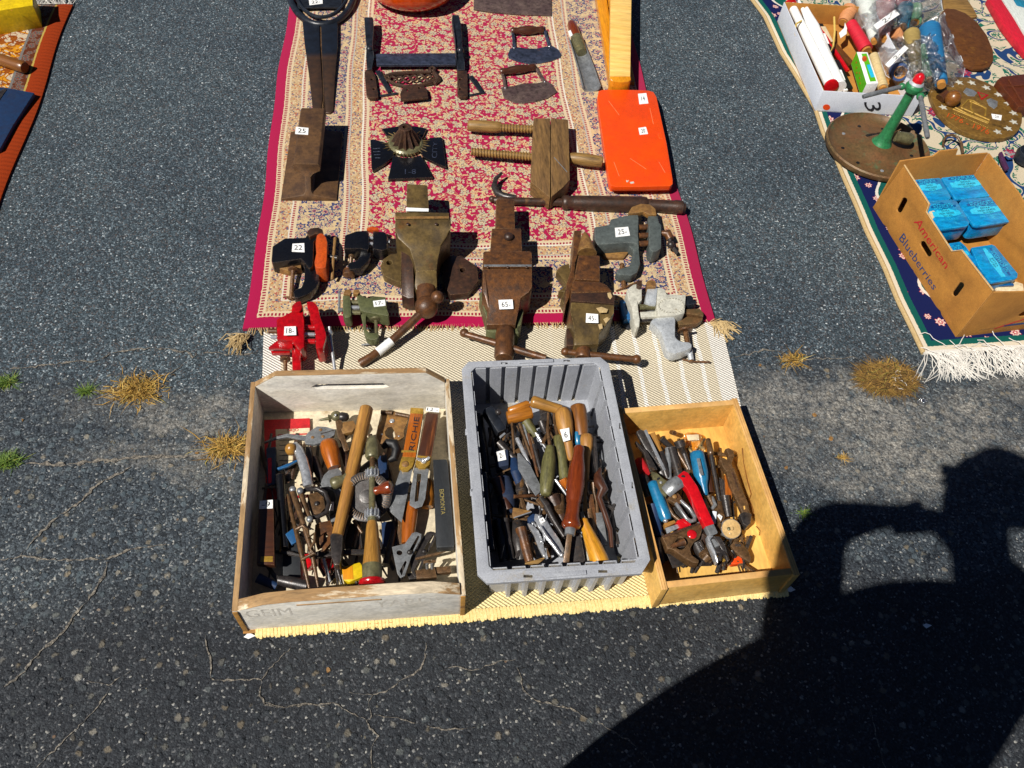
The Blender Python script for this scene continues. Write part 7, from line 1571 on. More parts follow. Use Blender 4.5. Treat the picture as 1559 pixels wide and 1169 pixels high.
np_ = panel('near_panel', B, u_, [[B + n_ * .004, C - n_ * .004, C - n_ * .004 + Z * HB * .62, B + n_ * (wD * .42) + Z * HB * .92, B + n_ * (wD * .2) + Z * HB * .96, B + n_ * .004 + Z * HB], ov(c(880, 765), c(950, 715), 4)[:0] or [B + n_ * (wD * x) + Z * (HB * z) for x, z in ((.50, .38), (.54, .50), (.66, .50), (.70, .38), (.64, .33), (.55, .33))]], .004, px=False)
for (a, b, mt, w) in (((.36, .10), (.62, .26), 'ink_red', .004), ((.62, .26), (.85, .24), 'ink_red', .004), ((.44, .14), (.70, .14), 'ink_blue', .007), ((.2, .12), (.4, .13), 'rust_light', .001)):
    m = MB(); p, q = B + n_ * (wD * a[0]) + Z * (HB * a[1]) + u_ * .0005, B + n_ * (wD * b[0]) + Z * (HB * b[1]) + u_ * .0005
    m.holed([[p, q, q + Z * w, p + Z * w]], -u_ * .0003); m.build('printed_mark', mt, np_)
m = MB().prism([p + Z * .004 for p in (A + n_ * .004, B + n_ * .004 - u_ * .004, C - n_ * .004 - u_ * .004, D - n_ * .004)], [p + Z * .001 for p in (A + n_ * .004, B + n_ * .004 - u_ * .004, C - n_ * .004 - u_ * .004, D - n_ * .004)]); m.build('carton_bottom', 'cardboard', ct_)
# tobacco tins
c = cs(1370, 240, 5.847)
def tin(lb, poly, z, zb, quad, full=True):
    t_ = T('tobacco_tin', 'tin', lb, (*poly[0], zb), 'blue printed tins in the cardboard carton')
    S('tin_body', 'tin_blue', t_, poly, z - .006, .004, .003, zb=zb); S('lid', 'tin_blue', t_, [(x + (sum(q[0] for q in poly) / len(poly) - x) * -.015, y + (sum(q[1] for q in poly) / len(poly) - y) * -.015) for x, y in poly], z, .009, .003)
    qd = [P(*q, z + .0002) for q in quad]; a, b, e, d = qd
    def sub(u0, u1, v0, v1): f = lambda u, v: (a.lerp(b, u)).lerp(d.lerp(e, u), v); return [f(u0, v0), f(u1, v0), f(u1, v1), f(u0, v1)]
    def plate(u0, u1, v0, v1, mt, wav=0):
        f = lambda u, v: (a.lerp(b, u)).lerp(d.lerp(e, u), v); n = 14
        top = [f(u0 + (u1 - u0) * k / n, v0 + wav * rnd(-1, 1) + .10 * abs(2 * k / n - 1)) for k in range(n + 1)]; bot = [f(u0 + (u1 - u0) * k / n, v1 - .08 * abs(2 * k / n - 1)) for k in range(n + 1)]
        m = MB(); m.add([p + Vector((0, 0, .0004)) for p in top + bot], [[k, k + 1, n + 2 + k, n + 1 + k] for k in range(n)]); m.build('printed_panel', mt, t_)
    plate(.04, .96, .06, .32, 'tin_dark', .03); plate(.02, .98, .30, .66, 'tin_pale', .04)
    for s_, v in ((('EDGEWORTH', (.14, .84, .10, .30)), ('EXTRA', (.36, .64, .36, .43)), ('HIGH GRADE', (.24, .76, .46, .53)), ('SLICED', (.36, .66, .56, .63)), ('PIPE TOBACCO', (.2, .8, .70, .78))) if full else (('EDGEWORTH', (.14, .84, .10, .30)), ('EXTRA', (.36, .64, .40, .48)), ('SLICED', (.36, .66, .52, .60)))):
        write(s_, sub(*v), t_, 'tin_pale' if s_ in ('EDGEWORTH', 'PIPE TOBACCO') else 'ink', 'printed_word', .0008)
q4 = lambda *a: c(*a)
tin('upper left blue tin half hidden behind the carton front panel', c(100, 165, 290, 152, 340, 165, 365, 190, 455, 345, 440, 372, 260, 390, 130, 260), .10, .045, q4(120, 180, 320, 165, 430, 350, 240, 375))
tin('upper right blue tin, farthest back in the carton', c(370, 165, 380, 138, 660, 112, 700, 125, 822, 290, 820, 325, 800, 338, 520, 370, 490, 355, 400, 220), .10, .045, q4(395, 150, 680, 122, 800, 320, 505, 355))
tin('second row left blue tin with a whitish worn patch', c(225, 385, 480, 372, 510, 392, 618, 565, 612, 595, 590, 608, 330, 640, 270, 570), .10, .045, q4(250, 395, 485, 385, 600, 590, 330, 625))
tin('second row right blue tin showing its dark side', c(530, 400, 560, 370, 840, 345, 875, 355, 1000, 525, 1005, 550, 985, 565, 700, 605, 660, 598, 560, 460), .10, .045, q4(560, 385, 850, 355, 985, 545, 690, 590))
tin('small visible corner of a blue tin low behind the printed panel', c(390, 770, 540, 745, 590, 790, 700, 945, 660, 980, 480, 870), .055, .014, q4(400, 775, 545, 755, 680, 940, 540, 960), False)
tin('separate lower blue tin nearest the carton corner', c(640, 800, 820, 772, 850, 785, 1050, 1030, 1045, 1065, 1015, 1080, 830, 1108, 795, 1090, 705, 965), .062, .014, q4(830, 790, 1030, 1050, 820, 1085, 660, 815), False)
S('crumpled_paper', 'cream_card', None, c(820, 1110, 1000, 1090, 1100, 1120, 1110, 1200, 870, 1180), .03, .008, .003, lb='pale crumpled paper at the near end of the carton', ct='paper'); BAR('dark_slip', 'tin_dark', None, [(*c(880, 1135), .036), (*c(1010, 1130), .036)], 4, .004, lb='dark green slip beside the crumpled paper in the carton', ct='slip')

tn_ = [o for o in bpy.data.objects if o.name.startswith('tobacco_tin')][2]
S('worn_patch', 'cream_card', tn_, c(262, 480, 300, 470, 330, 490, 318, 520, 290, 545, 262, 530), .1003, .0006, .0002)
# white box of art supplies
c = cs(1180, 0, 6.494)
FLb, FRb = P(1240, 169, ZG), P(1388, 177, ZG); Hw = zat((1240, 169), (1255, 139)) - ZG
ub = (FRb - FLb).normalized(); vb = Vector((-ub.y, ub.x, 0)); Db = (P(1183, 33, ZG) - FLb).dot(vb); Wb = (FRb - FLb).length
bx = TW('white_box', 'box', 'shallow white cardboard box with a hand drawn 3 and orange dot', (FLb + ub * Wb / 2).to_tuple())
BLb, BRb = FLb + vb * Db, FRb + vb * Db
LBb = P(1183, 33, ZG); LBb = FLb + (LBb - FLb)
z1 = ZG + Hw
for a, b in ((FRb, FLb), (FRb + vb * Db, FRb), (LBb, FLb), (BRb, LBb)):
    pass
d1 = (LBb - FLb).normalized()
RBb = FRb + (LBb - FLb)
fr_ = wall('front_wall', 'card_white', bx, FLb, FRb, .0025, ZG, z1, .0006)
wall('side_wall', 'card_white', bx, LBb, FLb + d1 * .0027, .0025, ZG, z1, .0006); wall('side_wall', 'card_white', bx, FRb + d1 * .0027, RBb, .0025, ZG, z1, .0006); wall('back_wall', 'cardboard', bx, RBb - ub * .003, LBb + ub * .003, .0025, ZG, z1, .0006)
for a, b in ((FLb + ub * .004 + d1 * .003, FRb - ub * .004 + d1 * .003), (LBb + ub * .003 - d1 * .004, FLb + ub * .003 + d1 * .004)): wall('liner', 'cardboard', bx, a, b, .0014, ZG, z1 - .003, .0003)
m = MB().prism([p + Z * .003 for p in (FLb, FRb, RBb, LBb)], [p + Z * .0006 for p in (FLb, FRb, RBb, LBb)]); m.build('box_bottom', 'cardboard', bx)
pf = FLb - vb * .0006
write('3', [onpl(*q, pf, -vb) for q in cs(1150, 0, 3.812)(725, 590, 735, 640, 650, 650, 625, 592)], fr_, 'ink', 'handwritten_number', .0005)
m = MB(); od = [onpl(*q, pf, -vb) for q in ell(1258.3, 163.2, 5.6, 4.4, 20)]; m.holed([od], vb * .0003); m.build('orange_dot', 'case_orange', fr_)
zi = ZG + .02
for k, (a, b, r0, r1, lb) in enumerate((((165, 60), (545, 830), 6.4, 8.5, 'long white rolled paper tube with red caps at both ends'), ((235, 10), (640, 860), 2, 9.5, 'pointed white paper cone beside the capped tube'), ((300, 50), (500, 560), 2, 9, 'shorter pointed white paper cone'), ((130, 130), (440, 860), 2, 3, 'thin cream stick along the box wall'))):
    t_ = TU('paper_tube', 'paper' if k < 3 else 'cream_card', None, (*c(*a), zi + .028 + .004 * k * (k < 3)), (*c(*b), zi + .022), [(0, r0), (.2, (r0 * 2 + r1) / 3 if k in (1, 2) else r0), (.45, r1 * .9), (1, r1)], 18, lb=lb, ct='paper tube', gp='paper rolls in the white box')
    if k == 0:
        for q, r in ((c(152, 45), 9), (c(555, 848), 10.5)):
            w = P(*q, zi + .026); MB().lathe(w, P(*c(*b), 0) - P(*c(*a), 0), [(r * mpp(*q), -.003), (r * mpp(*q), .004), (r * .7 * mpp(*q), .006)], 20).build('red_cap', 'red_gloss', t_)
for k, (a, b, w, mt, lb) in enumerate((((440, 240), (560, 530), 9, 'rubber_black', 'black pen case with a white window'), ((600, 600), (740, 880), 9, 'rubber_black', 'second black pen case nearer the box front'), ((400, 220), (720, 700), 5, 'red_gloss', 'red pencil in the white box'), ((560, 420), (760, 640), 10, 'bronze_red', 'brown striped ruler in the white box'), ((520, 640), (700, 900), 6, 'paper', 'folded white paper in the white box'), ((470, 270), (590, 500), 8, 'cream_card', 'cream printed card strip in the white box'))):
    o = BAR('pen_case', mt, None, [(*c(*a), zi + .012), (*c(*b), zi + .010)], w, .008, .001, lb=lb, ct='stationery')
    if k < 2: BAR('window', 'paper', o, [(*c(a[0] + 40, a[1] + 90), zi + .0165), (*c(a[0] + 80, a[1] + 190), zi + .0158)], w * .55, .001, 0)
R('yellow_lace', 'string_white2', None, [(*c(585, 170), zi + .05), (*c(590, 320), zi + .045), (*c(575, 460), zi + .04), (*c(520, 570), zi + .03), (*c(480, 420), zi + .03), (*c(425, 330), zi + .03)], 1.6, 8, lb='loose yellow cord looping over the pens', ct='cord')
R('rubber_band', 'string_white2', None, [(*c(260, 205), zi + .045), (*c(210, 235), zi + .045), (*c(195, 300), zi + .04), (*c(205, 355), zi + .035)], 1.3, 8, lb='tan rubber band round the paper tubes', ct='rubber band')
mx = T('match_box', 'match box', 'bright green and yellow little carton standing in the white box', (*c(850, 750), ZG + .01))
w0 = P(*c(812, 515), zi + .055)
S('carton_body', 'paper', mx, zz(c(808, 512, 915, 515, 1022, 822, 905, 825), zi + .06), 0, .045, .0008)
pa, pb = [P(*q, zi + .06) for q in c(808, 512, 905, 825)]; dn = Vector((0, 0, -1)); nn = (pb - pa).cross(dn).normalized()
if nn.dot(-pa) < 0: nn = -nn
fq = [pa + nn * .0006, pb + nn * .0006, pb + nn * .0006 + dn * .043, pa + nn * .0006 + dn * .043]
m = MB(); m.holed([fq], -nn * .0004); m.build('green_face', 'match_green', mx)
S('green_strip', 'match_green', mx, c(855, 530, 905, 528, 1000, 800, 940, 805), zi + .0606, .0004, 0); S('cyan_print', 'tin_pale', mx, c(905, 640, 940, 635, 985, 760, 950, 765), zi + .0609, .0002, 0); S('orange_print', 'orange_paint', mx, ell(*c(885, 580), 4, 4.5, 12), zi + .0609, .0002, 0)
for k in range(6):
    p = pa.lerp(pb, .2 + .11 * k) + nn * .0012 + dn * (.016 + .006 * (k % 3)); m = MB(); m.lathe(p, nn, [(.0035, -.0003), (.0035, .0003)], 8); m.build('orange_print', 'orange_paint', mx)
# cones of thread in clear bags
c = cs(1280, 0, 7.795)
GT = 'cones of thread in the clear plastic bags'
for a, b, r0, r1, mt, z, lb in (((265, -120), (390, 470), 16.5, 6, 'thread_white', .085, 'big white thread cone'), ((535, -150), (520, 440), 17, 6.5, 'thread_pink', .085, 'pale pink thread cone'), ((120, 280), (300, 590), 8.5, 10, 'thread_red', .07, 'bright red thread reel'),
                                ((110, 110), (30, 260), 12, 8, 'thread_peach', .06, 'peach coloured thread cone'), ((770, 80), (740, 310), 11, 8, 'thread_teal', .08, 'teal thread reel'), ((890, 80), (880, 260), 9, 9, 'thread_green', .075, 'grey green thread reel'),
                                ((840, 400), (905, 850), 12, 6.5, 'thread_tan', .085, 'tan thread cone'), ((970, 560), (1050, 930), 7, 6, 'thread_green', .07, 'pale green thread cone'), ((1050, 350), (1190, 980), 16, 9, 'thread_blue', .085, 'big blue thread cone'),
                                ((390, 660), (500, 1040), 7, 7.5, 'thread_cream', .07, 'cream thread reel beside the match carton'), ((660, -60), (780, 60), 9, 8, 'thread_red', .085, 'crimson thread reel at the top edge'), ((640, 380), (720, 460), 9, 7, 'thread_peach', .06, 'orange thread reel under the bag fold')):
    t_ = T('thread_cone', 'thread cone', lb + ' in a clear bag', (*c(*b), ZG), GT)
    n = 22; TU('winding', mt, t_, (*c(*a), z), (*c(*b), z - .02), [(k / n, (r0 + (r1 - r0) * k / n) * (1 + .045 * (k % 2))) for k in range(n + 1)], 20)
    TU('core', 'cardboard', t_, (*c(*b), z - .02), (*c(b[0] + (b[0] - a[0]) * .06, b[1] + (b[1] - a[1]) * .06), z - .021), [(0, r1 * .7), (1, r1 * .7)], 14)
tr = T('tape_roll', 'tape roll', 'violet blue adhesive tape roll standing among the thread cones', (*c(690, 900), ZG))
cc_ = P(*c(690, 850), .07); ax_ = (Vector((0, 0, CAMZ)) - cc_).normalized() + Vector((.3, -.3, 0))
MB().lathe(cc_, ax_, [(.019, -.012), (.027, -.012), (.027, .012), (.019, .012), (.019, -.0119)], 32).build('tape', 'ink_blue', tr); MB().lathe(cc_, ax_, [(.0172, -.0125), (.019, -.0125), (.019, .0125), (.0172, .0125), (.0172, -.0124)], 32).build('core_ring', 'cardboard', tr)
def bag(lb, out, zt, cen, seed):
    random.seed(seed); m = MB(); n = len(out) * 3; K_ = 9
    ring = []
    for i in range(n):
        k = i / 3; a, b = out[int(k)], out[(int(k) + 1) % len(out)]; f = k - int(k); ring.append((a[0] * (1 - f) + b[0] * f, a[1] * (1 - f) + b[1] * f))
    for j in range(K_):
        s_ = 1 - j / K_; z = ZG + .012 + (zt - ZG - .012) * (1 - s_ ** 2.2)
        for i, q in enumerate(ring):
            x, y = cen[0] + (q[0] - cen[0]) * s_, cen[1] + (q[1] - cen[1]) * s_
            m.v.append(P(x, y, z + rnd(-.010, .010) * (j > 0) + .008 * math.sin(i * 1.7 + j * 1.3)))
    m.v.append(P(*cen, zt)); m.f = [[j * n + i, j * n + (i + 1) % n, (j + 1) * n + (i + 1) % n, (j + 1) * n + i] for j in range(K_ - 1) for i in range(n)] + [[(K_ - 1) * n + i, (K_ - 1) * n + (i + 1) % n, K_ * n] for i in range(n)]
    o = m.build('plastic_bag', 'clear_plastic', None, rot=False, ang=75, lb=lb, ct='plastic bag', gp='clear plastic bags of thread')
    MB().tube([m.v[i].copy() for i in range(n)], .0009, 5, 1, True).build('seam', 'edge_highlight', o, rot=False)  # bag rim as a pale tube, edge highlight put into its colour
    for k in range(5):
        i = random.randrange(n); MB().tube([m.v[j * n + (i + j // 2) % n] + Vector((0, 0, .001)) for j in range(K_ - 2)], [.0003, .0007, .0009, .0008, .0006, .0005, .0002], 4).build('crease_glint', 'edge_highlight', o, rot=False)  # pale lines along the folds, white glints put into their colour
    return o
b2 = bag('clear plastic bag over the blue and tan thread cones', c(430, 560, 640, 400, 900, 330, 1150, 180, 1230, 150, 1310, 360, 1400, 600, 1475, 790, 1450, 930, 1330, 1030, 1150, 1075, 980, 1080, 760, 1020, 540, 900, 470, 720), .125, c(960, 650), 3)
K(b2, c(525, 765, 755, 540, 805, 572, 570, 802), .128, '2-', (.35, .15))
b1 = bag('clear plastic bag over the white and pink thread cones', c(60, 130, 180, -100, 600, -200, 1000, -150, 1180, -60, 1210, 120, 1000, 260, 800, 390, 560, 420, 360, 520, 140, 400), .125, c(620, 100), 5)
K(b1, c(385, 300, 640, 115, 700, 170, 430, 352), .128, '2-', (.35, .15))
random.seed(21)
S('curled_tag', 'paper', None, c(-20, 390, 40, 330, 50, 265, 75, 330, 70, 400, 0, 450), .07, .001, .0002, lb='curled white paper tag beside the red thread reel', ct='tag')

# green sprinkler stand
c = cs(1150, 0, 3.812)
sp = T('sprinkler_stand', 'sprinkler', 'old green rotary lawn sprinkler on a rusty round base', (1338, 220))
a, b = P(1262, 232, .02), P(1405, 222, .02); cen = (P(1262, 226, .018) + P(1405, 224, .018)) / 2; cen.z = ZG; R0 = (a - b).length / 2
MB().lathe(cen, Z, [(R0 * .97, .004), (R0, .008), (R0, .021), (R0 * .975, .024), (R0 * .93, .013), (R0 * .8, .007), (R0 * .6, .008), (R0 * .42, .014), (R0 * .3, .023), (.001, .027)], 56).build('base_dish', 'green_rust', sp, ang=50)
for k in range(9):
    a = rad(40 * k + 20); p = cen + Vector((math.cos(a), math.sin(a), 0)) * R0 * .68; m = MB(); m.lathe(p + Z * .0078, Z, [(.0052, -.001), (.0052, .0008)], 12); m.build('base_hole', 'rubber_black' if k % 3 else 'steel_bright', sp)
hb = P(1341, 218, .03); hb = Vector((cen.x + .012, cen.y + .004, 0))
zt_ = zat((1341, 220), (1391, 134), .03)
topv = P(*c(925, 500), zt_)
pb_ = Vector((hb.x, hb.y, .028)); tv = topv - pb_
MB().tube([pb_ + tv * t for t in (-.04, 0, .06, .12, .25, .5, .75, .9, .96)], [.036, .034, .026, .0195, .0165, .0145, .0135, .0135, .017], 22).build('column', 'green_paint', sp, ang=60)
hub = MB().tube([pb_ + tv * t for t in (.9, .93, 1.0, 1.04, 1.05)], [.014, .023, .025, .021, .012], 18).build('hub', 'green_paint', sp, .0015)
MB().tube([pb_ + tv * t for t in (1.03, 1.05, 1.08)], [.020, .021, .018], 18).build('washer', 'silver_paint', hub)
MB().tube([pb_ + tv * t for t in (1.06, 1.09, 1.16, 1.20)], [.015, .017, .014, .006], 7).build('red_nozzle', 'red_gloss', hub, .002)
BALL('side_boss', 'green_paint', hub, (*c(850, 502), zt_), 5.5); BALL('side_boss', 'green_paint', hub, (*c(958, 560), zt_ - .01), 6)
R('arm', 'steel_grey', sp, [(*c(845, 503), zt_), (*c(740, 530), zt_ + .004), (*c(640, 556), zt_ + .006), (*c(625, 562), zt_ + .004)], [3.4, 3.6, 3.6, 3.2], 12)
R('arm', 'steel_grey', sp, [(*c(958, 562), zt_ - .008), (*c(975, 660), zt_ - .012), (*c(998, 790), zt_ - .02), (*c(1000, 800), zt_ - .021)], [3.6, 3.8, 3.8, 3], 12)
R('inlet', 'brass_green', sp, [(*c(815, 790), .06), (*c(855, 800), .056), (*c(885, 805), .05), (*c(905, 812), .048)], [8, 9, 9.5, 8], 16)
# plaques
c = cs(1400, 100, 7.308)
ol = c(112, 280, 130, 345, 165, 430, 215, 515, 300, 605, 430, 700, 560, 755, 700, 792, 830, 806, 950, 800, 1050, 765, 1110, 705, 1142, 630, 1145, 560, 1120, 480, 1060, 405, 960, 320, 850, 240, 740, 180, 640, 145, 540, 125, 440, 122, 330, 130, 230, 155, 150, 210)
q_ = T('oval_plaque', 'plaque', 'oval bronze plaque ringed by white stars with dates along the bottom', (*c(630, 460), ZG))
S('plate', 'bronze', q_, ol, .028, .016, .003)
def star(px, py, r, z):
    pts = []
    w = P(px, py, z); R_ = r * mpp(px, py)
    for k in range(10):
        a = rad(36 * k + 20); rr = R_ if k % 2 == 0 else R_ * .45; pts.append(w + Vector((math.cos(a) * rr, math.sin(a) * rr, 0)))
    return MB().prism([p + Z * .0016 for p in pts], pts).build('star', 'white_enamel', q_, .0003)
for x, y in ((440, 188), (580, 192), (742, 245), (878, 322), (986, 420), (1045, 528), (1046, 628), (985, 700), (868, 738), (240, 365), (262, 465)): star(*c(x, y), 7.0, .0282)
for pts in (((470, 450), (540, 380), (600, 390), (740, 480), (730, 555)), ((580, 405), (570, 470), (600, 530), (545, 545)), ((390, 460), (550, 545), (770, 630)), ((460, 465), (600, 525), (780, 605)), ((370, 480), (760, 640)), ((560, 395), (740, 470))): R('relief_line', 'brass', q_, [(*c(*p), .0285) for p in pts], 1.3, 6)
for q in (c(485, 290, 520, 245, 590, 265, 640, 300, 610, 340, 540, 335), c(745, 380, 790, 360, 870, 395, 865, 450, 830, 480, 770, 440)): S('verdigris_patch', 'steel_grey', q_, q, .0288, .001, .0003)
S('red_triangle', 'red_paint', q_, c(640, 285, 775, 325, 690, 382), .0286, .001, .0002); S('triangle_inset', 'bronze', q_, c(662, 302, 740, 326, 692, 360), .0290, .001, .0002)
write('1776 - 1976', [P(*q, .0282) for q in c(325, 525, 785, 715, 765, 768, 300, 570)], q_, 'orange_paint', 'raised_date', .0006)
for k in range(20): BALL('relief_bead', 'brass', q_, (*c(390 + 19 * k, 530 + 8.2 * k), .0285), 1.0)
K(q_, c(798, 535, 915, 552, 905, 608, 812, 590), .0290, '29', (.3, .25))
c = cs(1400, 0, 4.868)
q_ = T('round_plaque', 'plaque', 'rough rusty brown round medallion behind the plastic bags', (*c(400, 300), ZG)); S('disc', 'bronze_red', q_, c(150, 110, 190, 62, 260, 65, 340, 95, 430, 165, 500, 260, 545, 370, 550, 440, 520, 490, 470, 508, 400, 505, 330, 475, 260, 410, 200, 320, 165, 220), .026, .012, .003)
S('raised_field', 'bronze_red', q_, c(185, 120, 215, 90, 270, 92, 335, 118, 415, 182, 478, 268, 520, 370, 525, 430, 500, 468, 460, 482, 405, 480, 345, 452, 282, 392, 228, 310, 195, 215), .0275, .002, .001)
S('woven_coaster', 'wood_tan', None, c(170, -60, 330, -40, 400, 60, 430, 120, 380, 130, 300, 80, 210, 60, 180, 50), .02, .01, .002, lb='tan woven coaster at the top edge behind the medallion', ct='coaster')
k_ = T('wooden_spool', 'spool', 'round dark brown wooden spool beside the oval plaque', (*c(250, 720), ZG)); BALL('ball', 'wood_dark2', k_, (*c(248, 730), .05), 11.5, 1.1); TU('neck', 'wood_dark', k_, (*c(205, 700), .045), (*c(150, 735), .035), [(0, 8), (.5, 7), (1, 8)], 14)
k_ = T('leather_box', 'box', 'dark red brown tooled leather box at the right edge', (*c(700, 680), ZG)); S('body', 'leather', k_, c(575, 592, 610, 565, 790, 545, 830, 700, 820, 790, 735, 790), .05, .04, .003)
for a, b in (((660, 590), (760, 760)), ((650, 640), (790, 630))): R('stitching', 'leather', k_, [(*c(*a), .0515), (*c(*b), .0515)], 1.2, 6)
c = cs(1400, 100, 7.308)
R('shackle', 'steel_brown', None, [(*c(262, 900), .012), (*c(268, 830), .03), (*c(300, 782), .036), (*c(360, 768), .038), (*c(430, 800), .036), (*c(468, 870), .03), (*c(482, 980), .02)], 2, 10, lb='bent brown wire hoop standing behind the carton', ct='wire hoop')
k_ = T('dark_lantern', 'metal ware', 'dark metal pot with a bright rim behind the carton corner', (*c(1050, 1000), ZG)); MB().lathe(P(*c(1160, 1075), ZG), Z, [(.022, 0), (.034, .008), (.037, .03), (.032, .04), (.028, .037), (.01, .03)], 28).build('bowl', 'black_iron', k_); R('rim_wire', 'steel_bright', k_, [(*c(960, 960), .04), (*c(1000, 990), .045), (*c(1050, 980), .045)], 2, 8)
S('purple_strip', 'cloth_purple', None, c(890, 960, 920, 950, 960, 1050, 1000, 1140, 970, 1150, 920, 1060), .03, .01, .002, lb='purple cloth strip along the carton side', ct='cloth')
c = cs(1400, 0, 4.868)
t_ = T('folded_textile', 'textile', 'red bordered white textile at the top right corner', (*c(700, 100), ZG)); S('red_border', 'thread_red', t_, c(505, -20, 600, -20, 700, 130, 800, 300, 800, 400, 730, 320, 620, 180), .035, .025, .006); S('white_field', 'thread_white', t_, c(600, -30, 850, -40, 850, 300, 790, 250, 690, 110), .038, .028, .006); S('green_motif', 'thread_teal', t_, c(690, -10, 780, 0, 790, 60, 720, 40), .0385, .001, .0003)

# ------------------------------------------------------------------ things on the brown rug
c = cs(0, 0, 5.315)
zy = zat((68, 41), (50, 8))
k_ = T('yellow_box', 'box', 'bright yellow cardboard box at the top left corner', (30, 25)); S('carton', 'yellow_card', k_, [(-60, -22), (48, -16), (50, 8), (-60, 25)], zy, .02, .001, zb=ZG)
S('seam', 'wood_yellow', k_, [(17, 14.6), (18.6, 14.4), (18.6, 16), (17, 16.2)], zy + .0003, .0004, 0)
TU('rolling_pin', 'wood_dark2', None, (-30, 80, .03), (38, 103, .028), [(0, 8), (.1, 8.6), (.9, 9), (.97, 9), (1, 8)], 20, lb='end of a turned brown wooden handle on the brown rug', ct='handle')
S('blue_folder', 'blue_dark', None, [(-40, 128), (8, 133), (52, 141), (20, 190), (0, 226), (-40, 240)], .024, .012, .002, lb='flat dark blue folder on the brown rug at the left edge', ct='folder')
S('folder_edge', 'steel_dark', None, [(-10, 150), (0, 138), (8, 134), (10, 136), (0, 150), (-10, 166)], .026, .002, .0004, lb='thin dark strap across the dark blue folder', ct='strap')

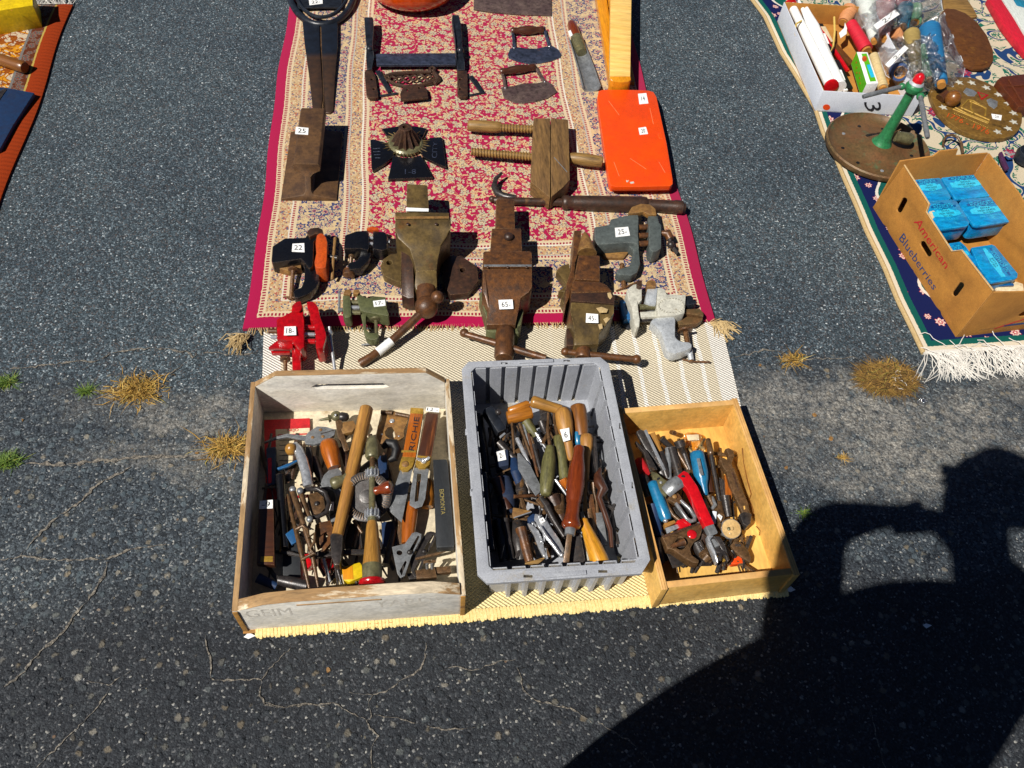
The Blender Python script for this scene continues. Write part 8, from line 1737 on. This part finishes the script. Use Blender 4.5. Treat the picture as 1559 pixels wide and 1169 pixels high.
# ------------------------------------------------------------------ the photographer, standing behind the lens; only the shadow is in view
def person():
    J = {'pel': ((.09, -.17, .93), .18), 'spi': ((.07, -.20, 1.10), .17), 'che': ((.06, -.22, 1.24), .16), 'nb': ((.165, -.15, 1.40), .08), 'nk': ((.165, -.07, 1.47), .058), 'chin': ((.15, .0, 1.52), .075), 'hd': ((.16, .02, 1.60), .098), 'top': ((.155, .0, 1.67), .08),
         'sl': ((-.20, -.16, 1.34), .085), 'el': ((-.15, .015, 1.465), .062), 'wl': ((-.07, -.005, 1.53), .032), 'pl': ((-.03, -.0, 1.54), .026),
         'sr': ((.34, -.18, 1.35), .095), 'er': ((.40, -.06, 1.17), .07), 'wr': ((.11, -.035, 1.49), .034), 'pr': ((.06, -.015, 1.53), .027),
         'hl': ((-.07, -.10, .86), .135), 'kl': ((-.11, -.06, .47), .095), 'al': ((-.07, -.13, .09), .045), 'tl': ((-.08, .02, .045), .04),
         'hr': ((.29, -.17, .86), .15), 'kr': ((.32, -.15, .47), .09), 'ar': ((.32, -.19, .09), .05), 'tr': ((.34, -.05, .045), .04)}
    E = [('pel', 'spi'), ('spi', 'che'), ('che', 'nb'), ('nb', 'nk'), ('nk', 'chin'), ('chin', 'hd'), ('hd', 'top'), ('che', 'sl'), ('sl', 'el'), ('el', 'wl'), ('wl', 'pl'), ('che', 'sr'), ('sr', 'er'), ('er', 'wr'), ('wr', 'pr'),
         ('pel', 'hl'), ('hl', 'kl'), ('kl', 'al'), ('al', 'tl'), ('pel', 'hr'), ('hr', 'kr'), ('kr', 'ar'), ('ar', 'tr')]
    for s_, sg in (('l', 1), ('r', -1)):
        p = Vector(J['p' + s_][0])
        for k in range(5):                           # curled fingers round the camera, thumb below
            o = Vector((sg * .008, -.006 + .0 * k, .026 - .017 * k)) if k < 4 else Vector((sg * .006, -.022, -.012))
            a = p + o; b = a + Vector((sg * (.026 - .003 * abs(k - 1)), .012, .002)); d = b + Vector((sg * .018, -.004, -.002))
            for i, (q, r) in enumerate(((a, .010), (b, .009), (d, .008))): J['f%s%d%d' % (s_, k, i)] = (tuple(q), r)
            E += [('p' + s_, 'f%s%d0' % (s_, k)), ('f%s%d0' % (s_, k), 'f%s%d1' % (s_, k)), ('f%s%d1' % (s_, k), 'f%s%d2' % (s_, k))]
    nm = list(J); me = bpy.data.meshes.new('person'); me.from_pydata([J[k][0] for k in nm], [(nm.index(a), nm.index(b)) for a, b in E], [])
    o = bpy.data.objects.new('person', me); COL.objects.link(o)
    o.modifiers.new('skin', 'SKIN'); sd = o.modifiers.new('sub', 'SUBSURF'); sd.levels = sd.render_levels = 2
    for i, k in enumerate(nm):
        sv = me.skin_vertices[0].data[i]; sv.radius = (J[k][1], J[k][1]); sv.use_root = (k == 'pel')
    dg = bpy.context.evaluated_depsgraph_get(); m2 = bpy.data.meshes.new_from_object(o.evaluated_get(dg)); o.modifiers.clear(); o.data = m2
    for q in ('shirt', 'trousers', 'skin', 'rubber_black'): m2.materials.append(MATS[q])
    for p in m2.polygons:
        z = p.center.z; c_ = p.center; p.use_smooth = True
        head = (c_ - Vector((.15, .0, 1.58))).length < .165 and z > 1.45 and c_.x > .06
        hand = min((c_ - Vector(J['pl'][0])).length, (c_ - Vector(J['pr'][0])).length) < .055
        p.material_index = 3 if z < .1 else 1 if z < .93 else 2 if head or hand else 0
    WM[o.name] = Matrix.Identity(4)
    tag(o, 'person in dark clothes standing with a raised camera, casting the long shadow', 'person')
    hc = Vector((.158, .012, 1.61)); f = Vector((-.35, .75, -.45)).normalized()
    MB().lathe(hc + Vector((.004, -.012, .012)), Vector((0, -.25, 1)), [(.103 * math.sin(math.pi * i / 16), .103 * -math.cos(math.pi * i / 16) * 1.0) for i in range(10, 17)], 24).build('hair', 'hair', o)
    up = Vector((0, 0, 1)); sd_ = f.cross(up).normalized()
    MB().tube([hc + f * .09 + up * .0, hc + f * .104 - up * .02, hc + f * .10 - up * .035], [.008, .014, .010], 10).build('nose', 'skin', o)
    for s_ in (-1, 1):
        m = MB(); m.lathe(hc + f * .088 + sd_ * .034 * s_ + up * .012, f, [(.001, -.006), (.011, -.004), (.012, .002), (.008, .007), (.001, .009)], 12); m.build('eye', 'paper', o)
        m = MB(); m.tube([hc + sd_ * .098 * s_ + up * .03, hc + sd_ * .108 * s_ + up * .0, hc + sd_ * .098 * s_ - up * .03], [.008, .014, .008], 10); m.build('ear', 'skin', o)
    m = MB(); m.tube([hc + f * .088 + sd_ * x - up * (.055 - abs(x) * .2) for x in (-.024, -.01, .01, .024)], [.003, .006, .006, .003], 8); m.build('mouth', 'ink_red', o)
    cm = TW('camera_held', 'camera', 'small black camera held up in both hands by the person', (.02, -.045, 1.47))
    m = MB(); m.box((.01, -.03, 1.545), (.105, .03, .062)); m.build('camera_body', 'rubber_black', cm, .006)
    m = MB(); m.lathe(Vector((.005, -.015, 1.545)), (0, 1, -.3), [(.026, 0), (.026, .010), (.022, .013)], 24); m.build('lens_barrel', 'rubber_black', cm, .001)
    m = MB(); m.tube([Vector((.06, -.04, 1.52)), Vector((.075, -.06, 1.46)), Vector((.065, -.06, 1.425)), Vector((.05, -.06, 1.46))], .004, 6); m.build('wrist_strap', 'rubber_black', cm)
person()
